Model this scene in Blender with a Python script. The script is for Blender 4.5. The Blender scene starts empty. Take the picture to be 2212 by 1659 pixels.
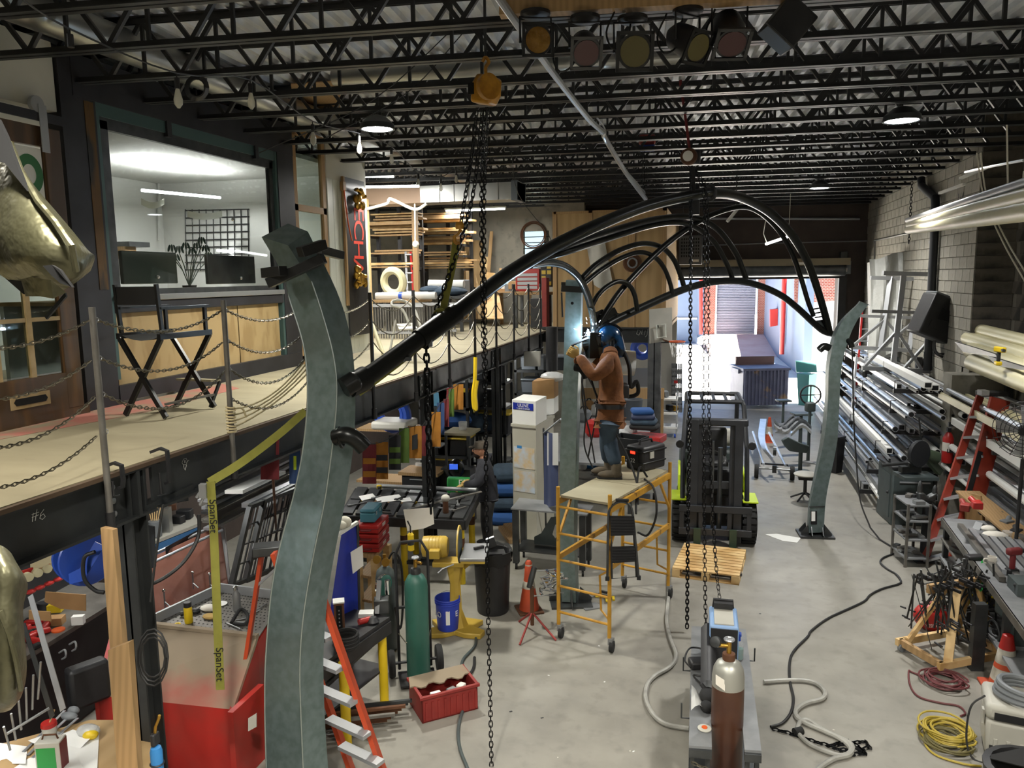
import bpy,bmesh,math,random
import numpy as np
from mathutils import Matrix,Vector
random.seed(7)
S=bpy.context.scene
COL=S.collection
pi=math.pi
FPX,CAMH=1661.0,3.97
def _cam(yaw,pitch,roll):
 yaw,pitch,roll=[math.radians(a) for a in (yaw,pitch,roll)]
 f=np.array([-math.sin(yaw)*math.cos(pitch),math.cos(yaw)*math.cos(pitch),-math.sin(pitch)])
 r0=np.array([math.cos(yaw),math.sin(yaw),0.0]);d0=np.cross(f,r0)
 r=math.cos(roll)*r0+math.sin(roll)*d0
 d=-math.sin(roll)*r0+math.cos(roll)*d0
 return np.array([r,d,f])
CM=_cam(14.93,7.93,0.78)
CC=np.array([0.0,0.0,CAMH])
cd=bpy.data.cameras.new('camera');cam=bpy.data.objects.new('camera',cd);COL.objects.link(cam)
cd.sensor_width=36.0;cd.lens=FPX*36.0/2212.0;cd.clip_start=0.05;cd.clip_end=300
m4=Matrix(((CM[0][0],-CM[1][0],-CM[2][0],0),(CM[0][1],-CM[1][1],-CM[2][1],0),(CM[0][2],-CM[1][2],-CM[2][2],CAMH),(0,0,0,1)))
cam.matrix_world=m4
S.camera=cam
W=bpy.data.worlds.new('world');S.world=W;W.use_nodes= True
nt=W.node_tree;bgn=nt.nodes['Background']
sky=nt.nodes.new('ShaderNodeTexSky');sky.sky_type='HOSEK_WILKIE';sky.turbidity=3.0
sky.sun_direction=Vector((0.35,0.03,0.93)).normalized()
nt.links.new(sky.outputs[0],bgn.inputs[0]);bgn.inputs[1].default_value=10.0
sl=bpy.data.lights.new('sun','SUN');sun=bpy.data.objects.new('sun',sl);COL.objects.link(sun)
sl.energy=85.0;sl.angle=0.01;sl.color=(1,.96,.9)
sun.rotation_euler=Vector((-0.35,-0.03,-0.93)).to_track_quat('-Z','Y').to_euler()
S.view_settings.view_transform='Standard';S.view_settings.look='None'
S.view_settings.gamma=1.0;S.view_settings.use_curve_mapping= False
S.view_settings.exposure=0.18
def ray(x,y): return CM.T@np.array([(x-1106)/FPX,(y-829.5)/FPX,1.0])
def PZ(x,y,z=0.0):v=ray(x,y); return CC+v*((z-CAMH)/v[2])
def PX(x,y,X):v=ray(x,y); return CC+v*(X/v[0])
def PY(x,y,Y):v=ray(x,y); return CC+v*(Y/v[1])
def PD(x,y,d): return CC+ray(x,y)*d
SK=math.radians(5.5)
EX=np.array([math.cos(SK),math.sin(SK),0.0]);EY=np.array([-math.sin(SK),math.cos(SK),0.0]);EZ=np.array([0,0,1.0])
def V(*a): return np.array(a,float)
def nrm(a):a=np.asarray(a,float); return a/(np.linalg.norm(a)+1e-12)
def XF(o=(0,0,0),rz=0.0,rx=0.0,ry=0.0,s=1.0):
 m=Matrix.Translation(Vector([float(t) for t in o]))@Matrix.Rotation(rz,4,'Z')@Matrix.Rotation(ry,4,'Y')@Matrix.Rotation(rx,4,'X')@Matrix.Scale(s,4)
 return np.array(m)
class MB:
 def __init__(s,xf= None ):s.v=[];s.f=[];s.xf=xf;s.n=0
 def add(s,vs,fs):
  vs=np.asarray(vs,float).reshape(-1,3)
  if s.xf is not None :vs=vs@s.xf[:3,:3].T+s.xf[:3,3]
  s.f+=[tuple(int(i)+s.n for i in f) for f in fs];s.v.append(vs);s.n+=len(vs); return s
 def box(s,c,d,R= None ):
  c=np.asarray(c,float);d=np.asarray(d,float)/2
  p=np.array([(x,y,z) for x in (-1,1) for y in (-1,1) for z in (-1,1)])*d
  if R is not None :
   if np.isscalar(R):a=R;R=np.array([[math.cos(a),-math.sin(a),0],[math.sin(a),math.cos(a),0],[0,0,1]])
   p=p@np.asarray(R).T
  return s.add(p+c,[(0,1,3,2),(4,6,7,5),(0,4,5,1),(2,3,7,6),(0,2,6,4),(1,5,7,3)])
 def bb(s,a,b):
  a=np.asarray(a,float);b=np.asarray(b,float); return s.box((a+b)/2,abs(b-a))
 def beam(s,a,b,w,h,up=(0,0,1),ext=0):
  a=np.asarray(a,float);b=np.asarray(b,float);t=nrm(b-a);up=np.asarray(up,float)
  if abs(t@up)>.98:up=np.array([0,1.0,0]) if abs(t[1])<.9 else np.array([1.0,0,0])
  x=nrm(np.cross(t,up));z=np.cross(x,t)
  return s.box((a+b)/2,(w,np.linalg.norm(b-a)+ext*2,h),np.array([x,t,z]).T)
 def sweep(s,pts,sec,closed= False,caps= True,up= None,scale= None,flatup= False ):
  P=[np.asarray(p,float) for p in pts];n=len(P);k=len(sec);sec=np.asarray(sec,float)
  T=[]
  for i in range(n):
   a=P[(i-1)%n] if (closed or i>0) else P[i];b=P[(i+1)%n] if (closed or i<n-1) else P[i]
   T.append(nrm(b-a))
  u=np.asarray(up,float) if up is not None else (np.array([0,0,1.0]) if abs(T[0][2])<.9 else np.array([1.0,0,0]))
  vs=[]
  for i in range(n):
   t=T[i]
   if flatup:u=np.asarray(up if up is not None else (0,0,1),float)
   x=nrm(np.cross(t,u));z=np.cross(x,t);u=z
   sc=1 if scale is None else scale[i]
   for q in sec:vs.append(P[i]+(x*q[0]+z*q[1])*sc)
  fs=[]
  for i in range(n if closed else n-1):
   j=(i+1)%n
   for q in range(k):r=(q+1)%k;fs.append((i*k+q,i*k+r,j*k+r,j*k+q))
  if caps and not closed:fs.append(tuple(range(k))[::-1]);fs.append(tuple((n-1)*k+q for q in range(k)))
  return s.add(vs,fs)
 def tube(s,pts,r,n=8,closed= False,caps= True ):
  sc= None
  if not np.isscalar(r):sc=list(r);r=1.0
  return s.sweep(pts,[(math.cos(2*pi*i/n)*r,math.sin(2*pi*i/n)*r) for i in range(n)],closed,caps,scale=sc)
 def cyl(s,a,b,r,r2= None,n=16): return s.tube([a,b],[r,r if r2 is None else r2],n)
 def lathe(s,prof,o=(0,0,0),ax=(0,0,1),n=18,arc=2*pi):
  o=np.asarray(o,float);ax=nrm(ax);x=nrm(np.cross(ax,(0,1,0) if abs(ax[1])<.9 else (1,0,0)));y=np.cross(ax,x)
  full=arc>2*pi-.01;m=n if full else n+1
  vs=[];fs=[]
  for (r,z) in prof:
   for i in range(m):a=arc*i/n;vs.append(o+ax*z+(x*math.cos(a)+y*math.sin(a))*max(r,1e-4))
  for j in range(len(prof)-1):
   for i in range(n):k=(i+1)%m;fs.append((j*m+i,j*m+k,(j+1)*m+k,(j+1)*m+i))
  if full:fs.append(tuple(range(m))[::-1]);fs.append(tuple((len(prof)-1)*m+i for i in range(m)))
  return s.add(vs,fs)
 def prism(s,poly,o,ux,uy,t):
  o=np.asarray(o,float);ux=np.asarray(ux,float);uy=np.asarray(uy,float);w=nrm(np.cross(ux,uy))*t
  a=[o+ux*p[0]+uy*p[1] for p in poly];k=len(a)
  vs=a+[p+w for p in a]
  fs=[tuple(range(k))[::-1],tuple(range(k,2*k))]+[(i,(i+1)%k,(i+1)%k+k,i+k) for i in range(k)]
  return s.add(vs,fs)
 def slab(s,pts,t,dirn= None ):
  a=[np.asarray(p,float) for p in pts];k=len(a)
  w=(nrm(np.cross(a[1]-a[0],a[2]-a[0])) if dirn is None else np.asarray(dirn,float))*t
  vs=a+[p+w for p in a]
  return s.add(vs,[tuple(range(k))[::-1],tuple(range(k,2*k))]+[(i,(i+1)%k,(i+1)%k+k,i+k) for i in range(k)])
 def ball(s,c,r,n=12,m=8,R= None ):
  r=np.array([r,r,r]) if np.isscalar(r) else np.asarray(r,float);c=np.asarray(c,float)
  vs=[];fs=[]
  for j in range(m+1):
   t=pi*j/m
   for i in range(n):a=2*pi*i/n;vs.append((math.sin(t)*math.cos(a),math.sin(t)*math.sin(a),math.cos(t)))
  vs=np.array(vs)*r
  if R is not None :vs=vs@np.asarray(R).T
  for j in range(m):
   for i in range(n):k=(i+1)%n;fs.append((j*n+i,(j+1)*n+i,(j+1)*n+k,j*n+k))
  return s.add(vs+c,fs)
 def torus(s,c,R,r,ax=(0,0,1),n=20,m=8):
  ax=nrm(ax);x=nrm(np.cross(ax,(0,1,0) if abs(ax[1])<.9 else (1,0,0)));y=np.cross(ax,x);c=np.asarray(c,float)
  return s.tube([c+(x*math.cos(2*pi*i/n)+y*math.sin(2*pi*i/n))*R for i in range(n)],r,m,closed= True )
 def grid(s,P):
  P=np.asarray(P,float);a,b=P.shape[:2]
  return s.add(P.reshape(-1,3),[(i*b+j,i*b+j+1,(i+1)*b+j+1,(i+1)*b+j) for i in range(a-1) for j in range(b-1)])
 def verts(s): return np.concatenate(s.v) if s.v else np.zeros((0,3))
def mesh_of(name,mb,m,smooth=.6,org= None ):
 v=mb.verts()
 if org is not None :v=v-np.asarray(org)
 me=bpy.data.meshes.new(name);me.from_pydata(v.tolist(),[],mb.f);me.validate()
 bm=bmesh.new();bm.from_mesh(me);bmesh.ops.recalc_face_normals(bm,faces=bm.faces);bm.to_mesh(me);bm.free()
 me.materials.append(MAT(m) if isinstance(m,str) else m)
 if smooth:
  me.polygons.foreach_set('use_smooth',[ True ]*len(me.polygons));me.set_sharp_from_angle(angle=smooth)
 return me
WL={}
def raw(name,data,parent= None,loc=(0,0,0)):
 o=bpy.data.objects.new(name,data);COL.objects.link(o)
 if parent is not None :o.parent=parent
 o.location=[float(t) for t in loc];WL[o.name]=np.asarray(loc,float)+(WL[parent.name] if parent is not None else 0); return o
def tag(o,label= None,cat= None,group= None,kind= None ):
 if label:o['label']=label
 if cat:o['category']=cat
 if group:o['group']=group
 if kind:o['kind']=kind
 return o
def part(name,mb,m,parent,smooth=.6,bevel=0,label= None,kind= None ):
 o=raw(name,mesh_of(name,mb,m,smooth,WL[parent.name]),parent)
 if bevel:bev(o,bevel)
 if label:o['label']=label
 if kind:o['kind']=kind
 return o
def bev(o,w,seg=2):
 b=o.modifiers.new('bevel','BEVEL');b.width=w;b.segments=seg;b.limit_method='ANGLE';b.angle_limit=.6
def empty(name,loc,label= None,cat= None,group= None,kind= None ):
 o=raw(name,None,None,loc);o.empty_display_size=.1; return tag(o,label,cat,group,kind)
def one(name,mb,m,label,cat,group= None,smooth=.6,bevel=0,kind= None ):
 v=mb.verts();lo,hi=v.min(0),v.max(0);org=V((lo[0]+hi[0])/2,(lo[1]+hi[1])/2,lo[2])
 o=raw(name,mesh_of(name,mb,m,smooth,org),None,org)
 if bevel:bev(o,bevel)
 return tag(o,label,cat,group,kind)
def T(name,label,cat,parts,group= None,kind= None ):
 """a thing of several parts; parts are (name, builder, material[, options]); options may hold 'sub': more parts"""
 vs=np.concatenate([p[1].verts() for p in parts]);lo,hi=vs.min(0),vs.max(0)
 e=empty(name,((lo[0]+hi[0])/2,(lo[1]+hi[1])/2,lo[2]),label,cat,group,kind)
 for p in parts:
  op=dict(p[3]) if len(p)>3 else {}
  sub=op.pop('sub',[])
  q=part(p[0],p[1],p[2],e,**op)
  for u in sub:part(u[0],u[1],u[2],q,**(u[3] if len(u)>3 else {}))
 return e
def dup(root,loc,rz=0.0,label= None,group= None ):
 r=root.copy();COL.objects.link(r);r.location=[float(t) for t in loc];r.rotation_euler=(0,0,rz)
 if label:r['label']=label
 if group:r['group']=group
 for ch in list(root.children):
  c=ch.copy();COL.objects.link(c);c.parent=r
  for g in ch.children:d=g.copy();COL.objects.link(d);d.parent=c
 WL[r.name]=np.asarray(loc,float); return r
def text(body,o,ux,uy,size,m,parent= None,name='lettering',ext=.001,align='CENTER'):
 cu=bpy.data.curves.new(name,'FONT');cu.body=body;cu.size=size;cu.extrude=ext;cu.align_x=align;cu.align_y='CENTER'
 cu.materials.append(MAT(m));x=nrm(ux);y=nrm(uy);z=np.cross(x,y);o=np.asarray(o,float)
 tmp=bpy.data.objects.new('tmp',cu);COL.objects.link(tmp);bpy.context.view_layer.update()
 me=bpy.data.meshes.new_from_object(tmp.evaluated_get(bpy.context.evaluated_depsgraph_get()));bpy.data.objects.remove(tmp);bpy.data.curves.remove(cu)
 ob=raw(name,me,parent);p=o-(WL[parent.name] if parent is not None else 0)
 ob.matrix_local=Matrix(((x[0],y[0],z[0],p[0]),(x[1],y[1],z[1],p[1]),(x[2],y[2],z[2],p[2]),(0,0,0,1))); return ob
def spl(pts,n=6):
 """Catmull-Rom through pts"""
 P=[np.asarray(p,float) for p in pts];P=[2*P[0]-P[1]]+P+[2*P[-1]-P[-2]];out=[]
 for i in range(1,len(P)-2):
  a,b,c,d=P[i-1:i+3]
  for k in range(n):
   t=k/n;out.append(.5*((2*b)+(c-a)*t+(2*a-5*b+4*c-d)*t*t+(3*b-a-3*c+d)*t**3))
 out.append(P[-2]); return out
def px(pts,n=6):
 """(x, y, depth) sightings -> smooth path of points in the room"""
 return spl([PD(x,y,d) for x,y,d in pts],n)
def catenary(a,b,sag,n=10):
 a=np.asarray(a,float);b=np.asarray(b,float)
 return [a+(b-a)*t-V(0,0,4*sag*t*(1-t)) for t in np.linspace(0,1,n)]
def lin(h):
 h=h.lstrip('#');c=[int(h[i:i+2],16)/255 for i in (0,2,4)]
 return [x/12.92 if x<=.04045 else ((x+.055)/1.055)**2.4 for x in c]
_M={}
SPEC={}
def MAT(name):
 if name in _M: return _M[name]
 k=SPEC[name];m=bpy.data.materials.new(name);m.use_nodes= True ;nt=m.node_tree;N=nt.nodes;L=nt.links
 b=N['Principled BSDF'];c=lin(k['c']);b.inputs['Base Color'].default_value=(*c,1)
 b.inputs['Roughness'].default_value=k.get('r',.5);b.inputs['Metallic'].default_value=k.get('m',0)
 if 'spec' in k:b.inputs['Specular IOR Level'].default_value=k['spec']
 tc=N.new('ShaderNodeTexCoord');geo= None
 def noise(scale,det=4,st= None ):
  n=N.new('ShaderNodeTexNoise');n.inputs['Scale'].default_value=scale;n.inputs['Detail'].default_value=det
  if st:
   mp=N.new('ShaderNodeMapping');mp.inputs['Scale'].default_value=st;L.new(tc.outputs['Object'],mp.inputs[0]);L.new(mp.outputs[0],n.inputs['Vector'])
  else :L.new(tc.outputs['Object'],n.inputs['Vector'])
  return n
 def ramp(src,a,bb,lo=.35,hi=.65):
  r=N.new('ShaderNodeValToRGB');r.color_ramp.elements[0].position=lo;r.color_ramp.elements[1].position=hi
  r.color_ramp.elements[0].color=(*a,1);r.color_ramp.elements[1].color=(*bb,1);L.new(src,r.inputs[0]); return r
 def mixc(a,bb,fac):
  x=N.new('ShaderNodeMix');x.data_type='RGBA';L.new(a,x.inputs[6]);L.new(bb,x.inputs[7])
  if isinstance(fac,float):x.inputs[0].default_value=fac
  else :L.new(fac,x.inputs[0])
  return x.outputs[2]
 src= None
 if 'c2' in k:
  n=noise(k.get('s',6),k.get('det',5),k.get('st'))
  src=ramp(n.outputs[0],c,lin(k['c2']),k.get('lo',.35),k.get('hi',.65)).outputs[0]
 if 'stain' in k:
  n2=noise(k.get('ss',1.3),6,k.get('sst'))
  r2=ramp(n2.outputs[0],(0,0,0),(1,1,1),k.get('slo',.52),k.get('shi',.7))
  rgb=N.new('ShaderNodeRGB');rgb.outputs[0].default_value=(*lin(k['stain']),1)
  if src is None :
   r0=N.new('ShaderNodeRGB');r0.outputs[0].default_value=(*c,1);src=r0.outputs[0]
  src=mixc(src,rgb.outputs[0],r2.outputs[0])
 if 'wood' in k:
  w=N.new('ShaderNodeTexWave');w.inputs['Scale'].default_value=k.get('ws',3);w.inputs['Distortion'].default_value=k.get('wd',6);w.inputs['Detail'].default_value=3;w.inputs['Detail Scale'].default_value=.7
  mp=N.new('ShaderNodeMapping');mp.inputs['Scale'].default_value=k['wood'];L.new(tc.outputs['Object'],mp.inputs[0]);L.new(mp.outputs[0],w.inputs['Vector'])
  src=ramp(w.outputs[0],c,lin(k['c2']),.2,.9).outputs[0]
  if 'stain' in k:src=mixc(src,rgb.outputs[0],r2.outputs[0])
 if 'brick' in k:
  bt=N.new('ShaderNodeTexBrick');bt.inputs['Scale'].default_value=k['brick'];bt.inputs['Color1'].default_value=(*c,1);bt.inputs['Color2'].default_value=(*lin(k['c2']),1);bt.inputs['Mortar'].default_value=(*lin(k['mortar']),1)
  bt.inputs['Mortar Size'].default_value=.03;mp=N.new('ShaderNodeMapping');mp.inputs['Rotation'].default_value=(pi/2,0,0);L.new(tc.outputs['Object'],mp.inputs[0]);L.new(mp.outputs[0],bt.inputs['Vector']);src=bt.outputs[0]
 if src is not None :L.new(src,b.inputs['Base Color'])
 if 'rv' in k:
  n3=noise(k.get('rs',8),5);r3=N.new('ShaderNodeMapRange');r3.inputs['To Min'].default_value=max(.03,k.get('r',.5)-k['rv']);r3.inputs['To Max'].default_value=min(1,k.get('r',.5)+k['rv']);L.new(n3.outputs[0],r3.inputs[0]);L.new(r3.outputs[0],b.inputs['Roughness'])
 if 'b' in k:
  n4=noise(k.get('bs',30),4,k.get('bst'));bp=N.new('ShaderNodeBump');bp.inputs['Strength'].default_value=k['b'];bp.inputs['Distance'].default_value=k.get('bd',.01);L.new(n4.outputs[0],bp.inputs['Height']);L.new(bp.outputs[0],b.inputs['Normal'])
 if 'e' in k:
  b.inputs['Emission Color'].default_value=(*lin(k.get('ec',k['c'])),1);b.inputs['Emission Strength'].default_value=k['e']
 if 'a' in k:b.inputs['Alpha'].default_value=k['a']
 if 't' in k:
  b.inputs['Transmission Weight'].default_value=k['t'];b.inputs['IOR'].default_value=k.get('ior',1.45)
 if k.get('pane'):
  for l in list(L): pass
  tr=N.new('ShaderNodeBsdfTransparent');tr.inputs[0].default_value=(*c,1);gl=N.new('ShaderNodeBsdfGlossy');gl.inputs['Roughness'].default_value=.02
  fr=N.new('ShaderNodeLayerWeight');fr.inputs[0].default_value=.5;pw=N.new('ShaderNodeMath');pw.operation='POWER';pw.inputs[1].default_value=4.0;L.new(fr.outputs['Facing'],pw.inputs[0]);ml=N.new('ShaderNodeMath');ml.operation='MULTIPLY_ADD';ml.inputs[1].default_value=.8;ml.inputs[2].default_value=.03;L.new(pw.outputs[0],ml.inputs[0]);mx=N.new('ShaderNodeMixShader');L.new(ml.outputs[0],mx.inputs[0]);L.new(tr.outputs[0],mx.inputs[1]);L.new(gl.outputs[0],mx.inputs[2]);L.new(mx.outputs[0],N['Material Output'].inputs[0])
 _M[name]=m; return m
def P(name,c,r=.5,m=0,**kw):SPEC[name]=dict(c=c,r=r,m=m,**kw)
P('concrete','#7d7a72',.48,c2='#89867d',s=2.6,det=9,stain='#74716a',ss=6.5,slo=.52,shi=.8,rv=.16,rs=1.6,b=.08,bs=45,bd=.004,spec=.4)
P('alley','#b9b5ad',.9,c2='#c9c5bc',s=1)
P('cmu','#7d7a70',.9,c2='#8c887c',s=2.2,stain='#65625a',ss=5,slo=.55,shi=.8,b=.5,bs=60,bd=.004)
P('cmu_stained_shaded','#5a554d',.9,c2='#6b655b',s=3,stain='#34322e',ss=2.2,slo=.45,shi=.6,b=.5,bs=60,bd=.004)  # stained near wall; its dark tone also paints shade on the return face
P('mortar','#7d786f',.95)
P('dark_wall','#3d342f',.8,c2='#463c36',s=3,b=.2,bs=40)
P('deck_metal','#e2e5ea',.42,.15,c2='#d2d5da',s=4)
P('joist_black','#232426',.45,.2,c2='#2e2f31',s=5)
P('beam_steel','#2d2f30',.5,.45,c2='#3b3d3d',s=2.5,stain='#5b421f',ss=2.6,slo=.66,shi=.78)
P('beam_grey','#56585a',.5,.5,c2='#6d6f70',s=3,stain='#3a3b3c',ss=2,slo=.5,shi=.7)
P('mezz_ply','#867e66',.78,c2='#918970',s=1.2,st=(1,3,1),stain='#7d7560',ss=5.5,sst=(.5,3,1),slo=.62,shi=.75,b=.05,bs=30)
P('red_dust','#a3675a',.85,c2='#867e66',s=3,lo=.45,hi=.62)
P('plywood','#a28b62',.65,c2='#8f774f',wood=(.5,3,1.2),ws=1.6,wd=9)
P('plywood_dark','#a5895f',.7,c2='#9b7f55',wood=(1.6,.5,.5),ws=1.0,wd=5)
P('lumber','#a3835a',.65,c2='#957850',wood=(4,4,.3),ws=2,wd=4)
P('lumber_pale','#c8aa78',.65,c2='#b18d58',wood=(.3,4,4),ws=2,wd=4)
P('wood_brown','#5d4327',.45,c2='#42301d',wood=(3,3,.35),ws=3,wd=5)
P('wood_muntin','#a5906a',.5,c2='#8b764f',s=6)
P('white_paint','#b9b7ab',.6,c2='#c3c1b6',s=2)
P('white_panel','#c9ccc2',.5)
P('office_wall','#c4c4c0',.8)
P('grey_wall','#8e8c86',.9,c2='#9a988f',s=1.5)
P('galv','#6f807f',.42,.8,c2='#7f8f90',s=14,det=2,stain='#6c7674',ss=1.6,slo=.48,shi=.8,rv=.1,rs=20)
P('galv_edge','#9aa39f',.35,.85)
P('tube_black','#1b1c1b',.3,.6)
P('tube_shiny','#5c5d5b',.2,.95)
P('black_paint','#121314',.4)
P('black_satin','#1a1a1c',.5,c2='#222224',s=8)
P('black_rubber','#161616',.8)
P('chain_black','#17181a',.35,.7)
P('chain_grey','#6b6659',.4,.8)
P('steel','#8f9192',.35,.6)
P('steel_dark','#454748',.42,.8,c2='#57595a',s=5)
P('steel_raw','#7b7872',.45,.5,c2='#5b5853',s=4)
P('alu','#c8cbcf',.3,.65,c2='#aeb1b6',s=3)
P('alu_dull','#a0a2a4',.45,.5)
P('chrome','#d8dadc',.1,1)
P('glass','#dfe6e4',.02,pane= True )
P('glass_tint','#e6e9ea',.02,pane= True )
P('clear_plastic','#cfd2d2',.25,a=.35)
P('poly_sheet','#c9c9c4',.35,a=.75)
P('poly_cover','#b7b8b2',.4,b=.7,bs=9,bd=.03)
P('green_glass_paint','#2f6b3f',.6)
P('paper','#d9d5cb',.8,c2='#cfcabf',s=4)
P('paper_white','#dcdcd8',.8)
P('cardboard','#a47f53',.8,c2='#96734a',s=5)
P('red_machine','#a12620',.4,c2='#ad2f28',s=2,stain='#8f3a31',ss=1.4,slo=.55,shi=.75)
P('red_dusty','#847662',.8,c2='#94584b',s=1.3,lo=.5,hi=.66)
P('red','#a3201c',.4)
P('red_dull','#7d231f',.55,c2='#8c2d27',s=5)
P('dark_red','#6d1f22',.6)
P('orange_ladder','#b5431f',.45,c2='#a23a1b',s=6)
P('red_ladder','#8f3322',.45,c2='#7d2c1e',s=5,stain='#5a2a20',ss=4,slo=.6,shi=.7)
P('orange','#c8541e',.5)
P('cone_orange','#b84a28',.6,c2='#a03e22',s=5)
P('cone_white','#c9c5b9',.6,c2='#8c8678',s=7)
P('yellow_scaff','#b98a2b',.45,c2='#a5781f',s=8,stain='#6b4a1e',ss=9,slo=.62,shi=.7)
P('yellow','#d3b41c',.45)
P('yellow_machine','#b89b3f',.45,c2='#a88c36',s=4)
P('yellow_strap','#75732a',.8,c2='#66641f',s=8)
P('hoist_yellow','#b98526',.4,c2='#8f6018',s=9)
P('blue','#2349a8',.4)
P('blue_tarp','#1b2b8c',.35,c2='#20329c',s=3,b=.4,bs=6,bd=.03)
P('blue_bucket','#2a3fa8',.4)
P('teal_box','#3f7482',.45)
P('blue_bench','#3f6fa0',.5)
P('blue_case','#2f78b5',.5)
P('green_tank','#2c5b4f',.42,c2='#336357',s=4)
P('brown_tank','#3f2418',.4,c2='#4e3020',s=4,stain='#6c584b',ss=2,slo=.6,shi=.75)
P('tank_silver','#a3a39b',.4,.5)
P('brass','#b08a3c',.3,.9)
P('green','#1f8a3c',.5)
P('green_dark','#2b3a2a',.5)
P('lime','#b5cc1f',.45)
P('forklift_dark','#1c1e22',.45,c2='#26282c',s=4)
P('machine_grey','#3c4444',.5,c2='#465050',s=5)
P('bandsaw_green','#3a4636',.5,c2='#46523f',s=4)
P('skin','#c08a6c',.5)
P('jacket_brown','#784a24',.85,c2='#5a3518',s=7,b=.6,bs=12,bd=.02)
P('jeans','#2c3a4a',.85,c2='#364858',s=9,b=.4,bs=20,bd=.01)
P('boot','#5b5142',.8,c2='#4b4336',s=10)
P('helmet','#11365a',.18,c2='#0b1016',s=6,lo=.45,hi=.55)
P('helmet_black','#0e1013',.25)
P('shirt_dark','#24252b',.85,c2='#2c2d34',s=8,b=.5,bs=12,bd=.02)
P('beard','#2a1d16',.9)
P('cap_brown','#4c443a',.9)
P('glove','#a98c52',.85)
P('denim_blue','#27508a',.85)
P('flag_red','#6d2429',.9,c2='#5a1d22',s=6);P('flag_gold','#9a661c',.9,c2='#865717',s=6);P('flag_green','#4a6322',.9,c2='#3d531c',s=6);P('flag_black','#222326',.9);P('flag_blue','#263f68',.9);P('navy','#2a3350',.6,c2='#343d5c',s=5);P('photo_print','#b7c3cf',.6,c2='#c7ab78',s=7);P('letter_red','#c8371f',.6);P('edge_brown','#4a3a2a',.8)
P('pvc','#c9c3a0',.4,c2='#bdb690',s=2)
P('olive_metal','#57553f',.36,.7,c2='#6b6953',s=5,rv=.12,rs=6,b=.9,bs=5,bd=.04)
P('black_void','#060606',.9)
P('rust','#5c3a22',.85,c2='#4b2f1d',s=5)
P('terracotta','#a5705f',.6,c2='#8f5d4d',s=3,stain='#b08a7c',ss=2.4,slo=.5,shi=.7)
P('rope','#b8ab86',.9)
P('rope_white','#d3d0c2',.9)
P('hose_red','#5c2a2c',.55);P('hose_grey','#83827c',.5,c2='#9a9992',s=9);P('cable_black','#1a1a1a',.55);P('cable_yellow','#a38f32',.55);P('cable_yellow_dark','#5d5630',.6)
P('lamp_white','#ffffff',.5,e=38.0,ec='#f7fbff')
P('tube_light','#ffffff',.5,e=16.0,ec='#fbfdf8')
P('bulb','#d9d7c8',.15,a=.5)
P('spark','#ffffff',.5,e=70,ec='#dfeaff')
P('led_red','#ff2a2a',.5,e=6,ec='#ff2010')
P('lens_blue_glow','#3b62d6',.3,e=.8,ec='#3b62d6')  # painted glow for the welding hood lens, which gives no light itself
P('brick_wall','#7a3c30',.9,c2='#6b3026',brick=4.0,mortar='#8f8078')
P('brick_white','#e3ded6',.9)
P('shutter','#6a7180',.7)
P('outside_blue','#55647c',.8)
P('outside_white','#b5b5b2',.9)
P('dumpster','#5c6078',.6,c2='#6a6e86',s=3,stain='#a58a6a',ss=2,slo=.62,shi=.7)
P('rusty_lid','#6b5450',.8)
P('bin_green','#3f7f78',.6)
P('bag_clear','#c9cbcb',.3,a=.7,b=.8,bs=10,bd=.03)
P('grey_plastic','#6b6f72',.55);P('grey_light','#a7a59b',.55,c2='#b1afa5',s=3);P('tote_grey','#565c63',.55);P('tote_black','#1d1f22',.5);P('tote_yellow','#c2a83a',.5)
P('tote_red','#8d2f33',.5)
P('fridge','#a8a597',.5,c2='#b3b0a2',s=1.5)
P('duct','#9a9b98',.35,.85,c2='#adaeab',s=2)
P('duct_tan','#b59a84',.6)
P('gel_amber','#5e4018',.12,c2='#8a6a30',s=9,b=.8,bs=8,bd=.03);P('gel_red','#3a1416',.5);P('gel_yellow','#57502c',.5)
P('chalk','#b4b5b0',.9)
P('teal_frame','#445c5b',.45,.3);P('rust_frame','#5c421f',.6,.3,c2='#2a2a2a',s=3,st=(3,3,.6),lo=.45,hi=.6)
P('frame_dark','#27272b',.5,.3,c2='#313136',s=3)
P('leaf','#2e4430',.5)
P('grill_grey','#4a4c4e',.5)
P('blueprint','#d4c9a4',.7)
P('tote_teal','#3c6d86',.5)
P('pipe_dark','#1e2024',.5)
P('wire_white','#c8c5b5',.6)
P('pale_blue','#7d9cc4',.5);P('steel_top','#868889',.5,.3,c2='#76787a',s=4,stain='#636567',ss=3,slo=.5,shi=.75);P('hood_tan','#80765e',.6);P('driveway','#b9978c',.9,c2='#c4a79d',s=1)
# ================================================================== THE SHELL
XW=3.95
FO=V(XW,23.3,0)
def PF(x,y,off=0.0):
 v=ray(x,y);t=((FO-EY*off-CC)@EY)/(v@EY); return CC+v*t
def struct(name,mb,m,parent= None,**kw):
 v=mb.verts();o=raw(name,mesh_of(name,mb,m,kw.get('smooth',.6)),None );WL[o.name]=V(0,0,0)
 o['kind']='structure'; return o
floor=struct('floor',MB().bb((-12,-4,-.2),(4.9,23.3,0)),'concrete')
JX0,JX1=-12.5,4.75
def jp(t,y0,z): return V(3.9,y0,z)+EX*t
dk=MB();prof=[];L0=JX0-4.2
nr=115;pitch=.152
zt=6.36
for i in range(nr):
 a=.9-i*pitch
 prof+=[(a,zt),(a-.045,zt),(a-.064,zt+.045),(a-.133,zt+.045)]
ps=[]
for (a,z) in prof:ps.append([V(3.9,0,z)+EX*a+EY*(-5),V(3.9,0,z)+EX*a+EY*23.7])
dk.grid(ps)
ceiling=struct('ceiling',dk,'deck_metal',smooth=0)
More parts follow.
